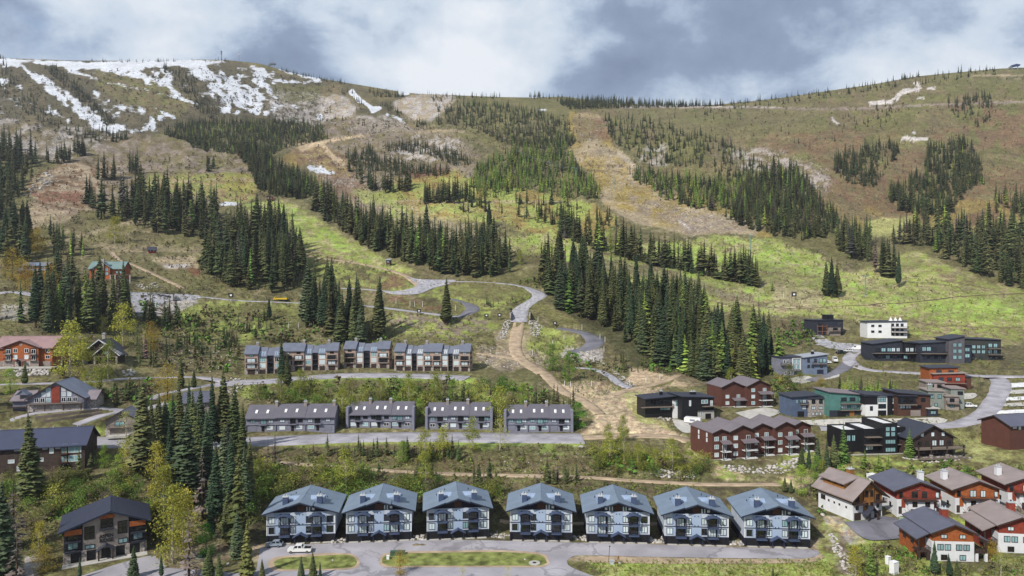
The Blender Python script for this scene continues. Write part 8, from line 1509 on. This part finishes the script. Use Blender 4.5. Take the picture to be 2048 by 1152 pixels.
ubox('transformer_box', 790, 1111, 2.4, 1.2, 1.1, M_GBOX, 'low green transformer box at the left end of the second grass island', 3); ubox('transformer_box', 804, 1109, 1.6, 1.1, .9, M_GBOX, 'smaller green box right beside the low green transformer', 3); ubox('service_box', 776, 1119, .7, .6, 1.0, M_WHITE, 'small white service box left of the green transformer'); ubox('service_box', 1224, 1128, 1.1, .8, .9, M_CAP, 'pale utility box on the right grass verge beside a thin pole'); ubox('service_cabinet', 1788, 1146, 1.8, 1.3, 2.8, M_WHITE, 'tall white cabinet on the slope left of the bottom chalet', 25); ubox('service_cabinet', 1776, 1128, 1.0, .9, 1.9, M_WHITE, 'slim white cabinet above the tall white cabinet', 25); ubox('service_box', 400, 1116, 1.6, 1.0, 1.0, M_GBOX, 'green utility box near the bare spar at the bottom left'); ubox('service_box', 1803, 1043, 1.0, .8, 1.0, mat('pale_green_box', S(160, 186, 164), .6), 'pale green box by the drive of the red chalet'); ubox('spa_tub', 1744, 958, 2.4, 2.2, 1.6, M_WHITE, 'white square spa tub behind the ochre chalet roof', 12)
p = ground(1069, 1127); o = empty('manhole_slab', (p.x, p.y, p.z + .1), 0); tag(o, 'round concrete manhole slab on the second grass island', 'manhole'); MB().bar((0, 0, -.3), (0, 0, .12), 1.5, 20).build('slab', M_CONC, o); MB().bar((0, 0, .121), (0, 0, .17), .5, 14).build('cover', M_BLACK, o)
p = ground(1222, 1127); o = empty('thin_pole', (p.x - .6, p.y + .5, p.z), 0); tag(o, 'thin dark leaning pole on the right grass verge', 'pole'); MB().bar((0, 0, -.3), (.35, .2, 4.2), .06, 6).build('shaft', M_BLACK, o); MB().box(.2, .5, .0, .3, 4.1, 4.35).build('cap', M_BLACK, o)
p = ground(1237, 1128); o = empty('timber_sawhorse', (p.x, p.y, p.z), 0); tag(o, 'wooden A-frame stand on the right grass verge', 'stand'); MB().bar((-.6, 0, 0), (0, 0, 2.2), .07, 5).build('leg', M_OCHRE, o); MB().bar((.5, 0, 0), (0, 0, 2.2), .07, 5).build('leg', M_OCHRE, o); MB().bar((0, .7, 0), (0, 0, 2.2), .07, 5).build('leg', M_OCHRE, o)
for i, (pts_, lab) in enumerate(((((70, 838), (130, 831), (198, 822)), 'upper timber retaining wall below the grey chalet lodge'), (((85, 846), (140, 838), (204, 828)), 'lower timber retaining wall below the grey chalet lodge'))):
    A = [ground(a_, b_) for a_, b_ in spl(pts_, 12)]; o = empty('retaining_wall', A[0], 0); tag(o, lab, 'retaining wall', 'timber retaining walls'); 
    for k in range(len(A) - 1):
        a_, b_ = A[k] - A[0], A[k + 1] - A[0]; d = (b_ - a_); q = Vector((-d.y, d.x, 0)).normalized() * .15
        for r_ in range(3):
            z0, z1 = -.5 + r_ * .5 + .01 * (k % 2), -.03 + r_ * .5 + .01 * (k % 2); e = .02 * r_
            MB().poly([a_ + q * (1 + e) + Vector((0, 0, z0)), b_ + q * (1 + e) + Vector((0, 0, z0)), b_ - q + Vector((0, 0, z0)), a_ - q + Vector((0, 0, z0)), a_ + q * (1 + e) + Vector((0, 0, z1)), b_ + q * (1 + e) + Vector((0, 0, z1)), b_ - q + Vector((0, 0, z1)), a_ - q + Vector((0, 0, z1))], [(0, 3, 2, 1), (4, 5, 6, 7), (0, 1, 5, 4), (1, 2, 6, 5), (2, 3, 7, 6), (3, 0, 4, 7)]).build('timber', M_DECK, o)
for i, (a_, b_) in enumerate((((735, 592), (752, 582)), ((742, 592), (752, 586)))): pass

# ------------------------------------------------------------------ thin air between the camera and the far slopes
def haze(dens):
    me = MB().box(-2600, 2600, -400, 2600, -420, 900).mesh('haze', None) if False else None
    m = bpy.data.materials.new('thin_haze'); m.use_nodes = True; t = m.node_tree; t.nodes.remove(t.nodes['Principled BSDF']); v = t.nodes.new('ShaderNodeVolumePrincipled')
    v.inputs['Color'].default_value = (.82, .88, 1, 1); v.inputs['Density'].default_value = dens; v.inputs['Anisotropy'].default_value = .2; t.links.new(v.outputs[0], t.nodes['Material Output'].inputs['Volume'])
    o = MB().box(-3600, 3600, -420, 2750, -60, 760).build('haze', m); tag(o, kind='stuff'); o['label'] = 'thin bluish haze over the valley'; o['category'] = 'haze'
haze(0.00006)
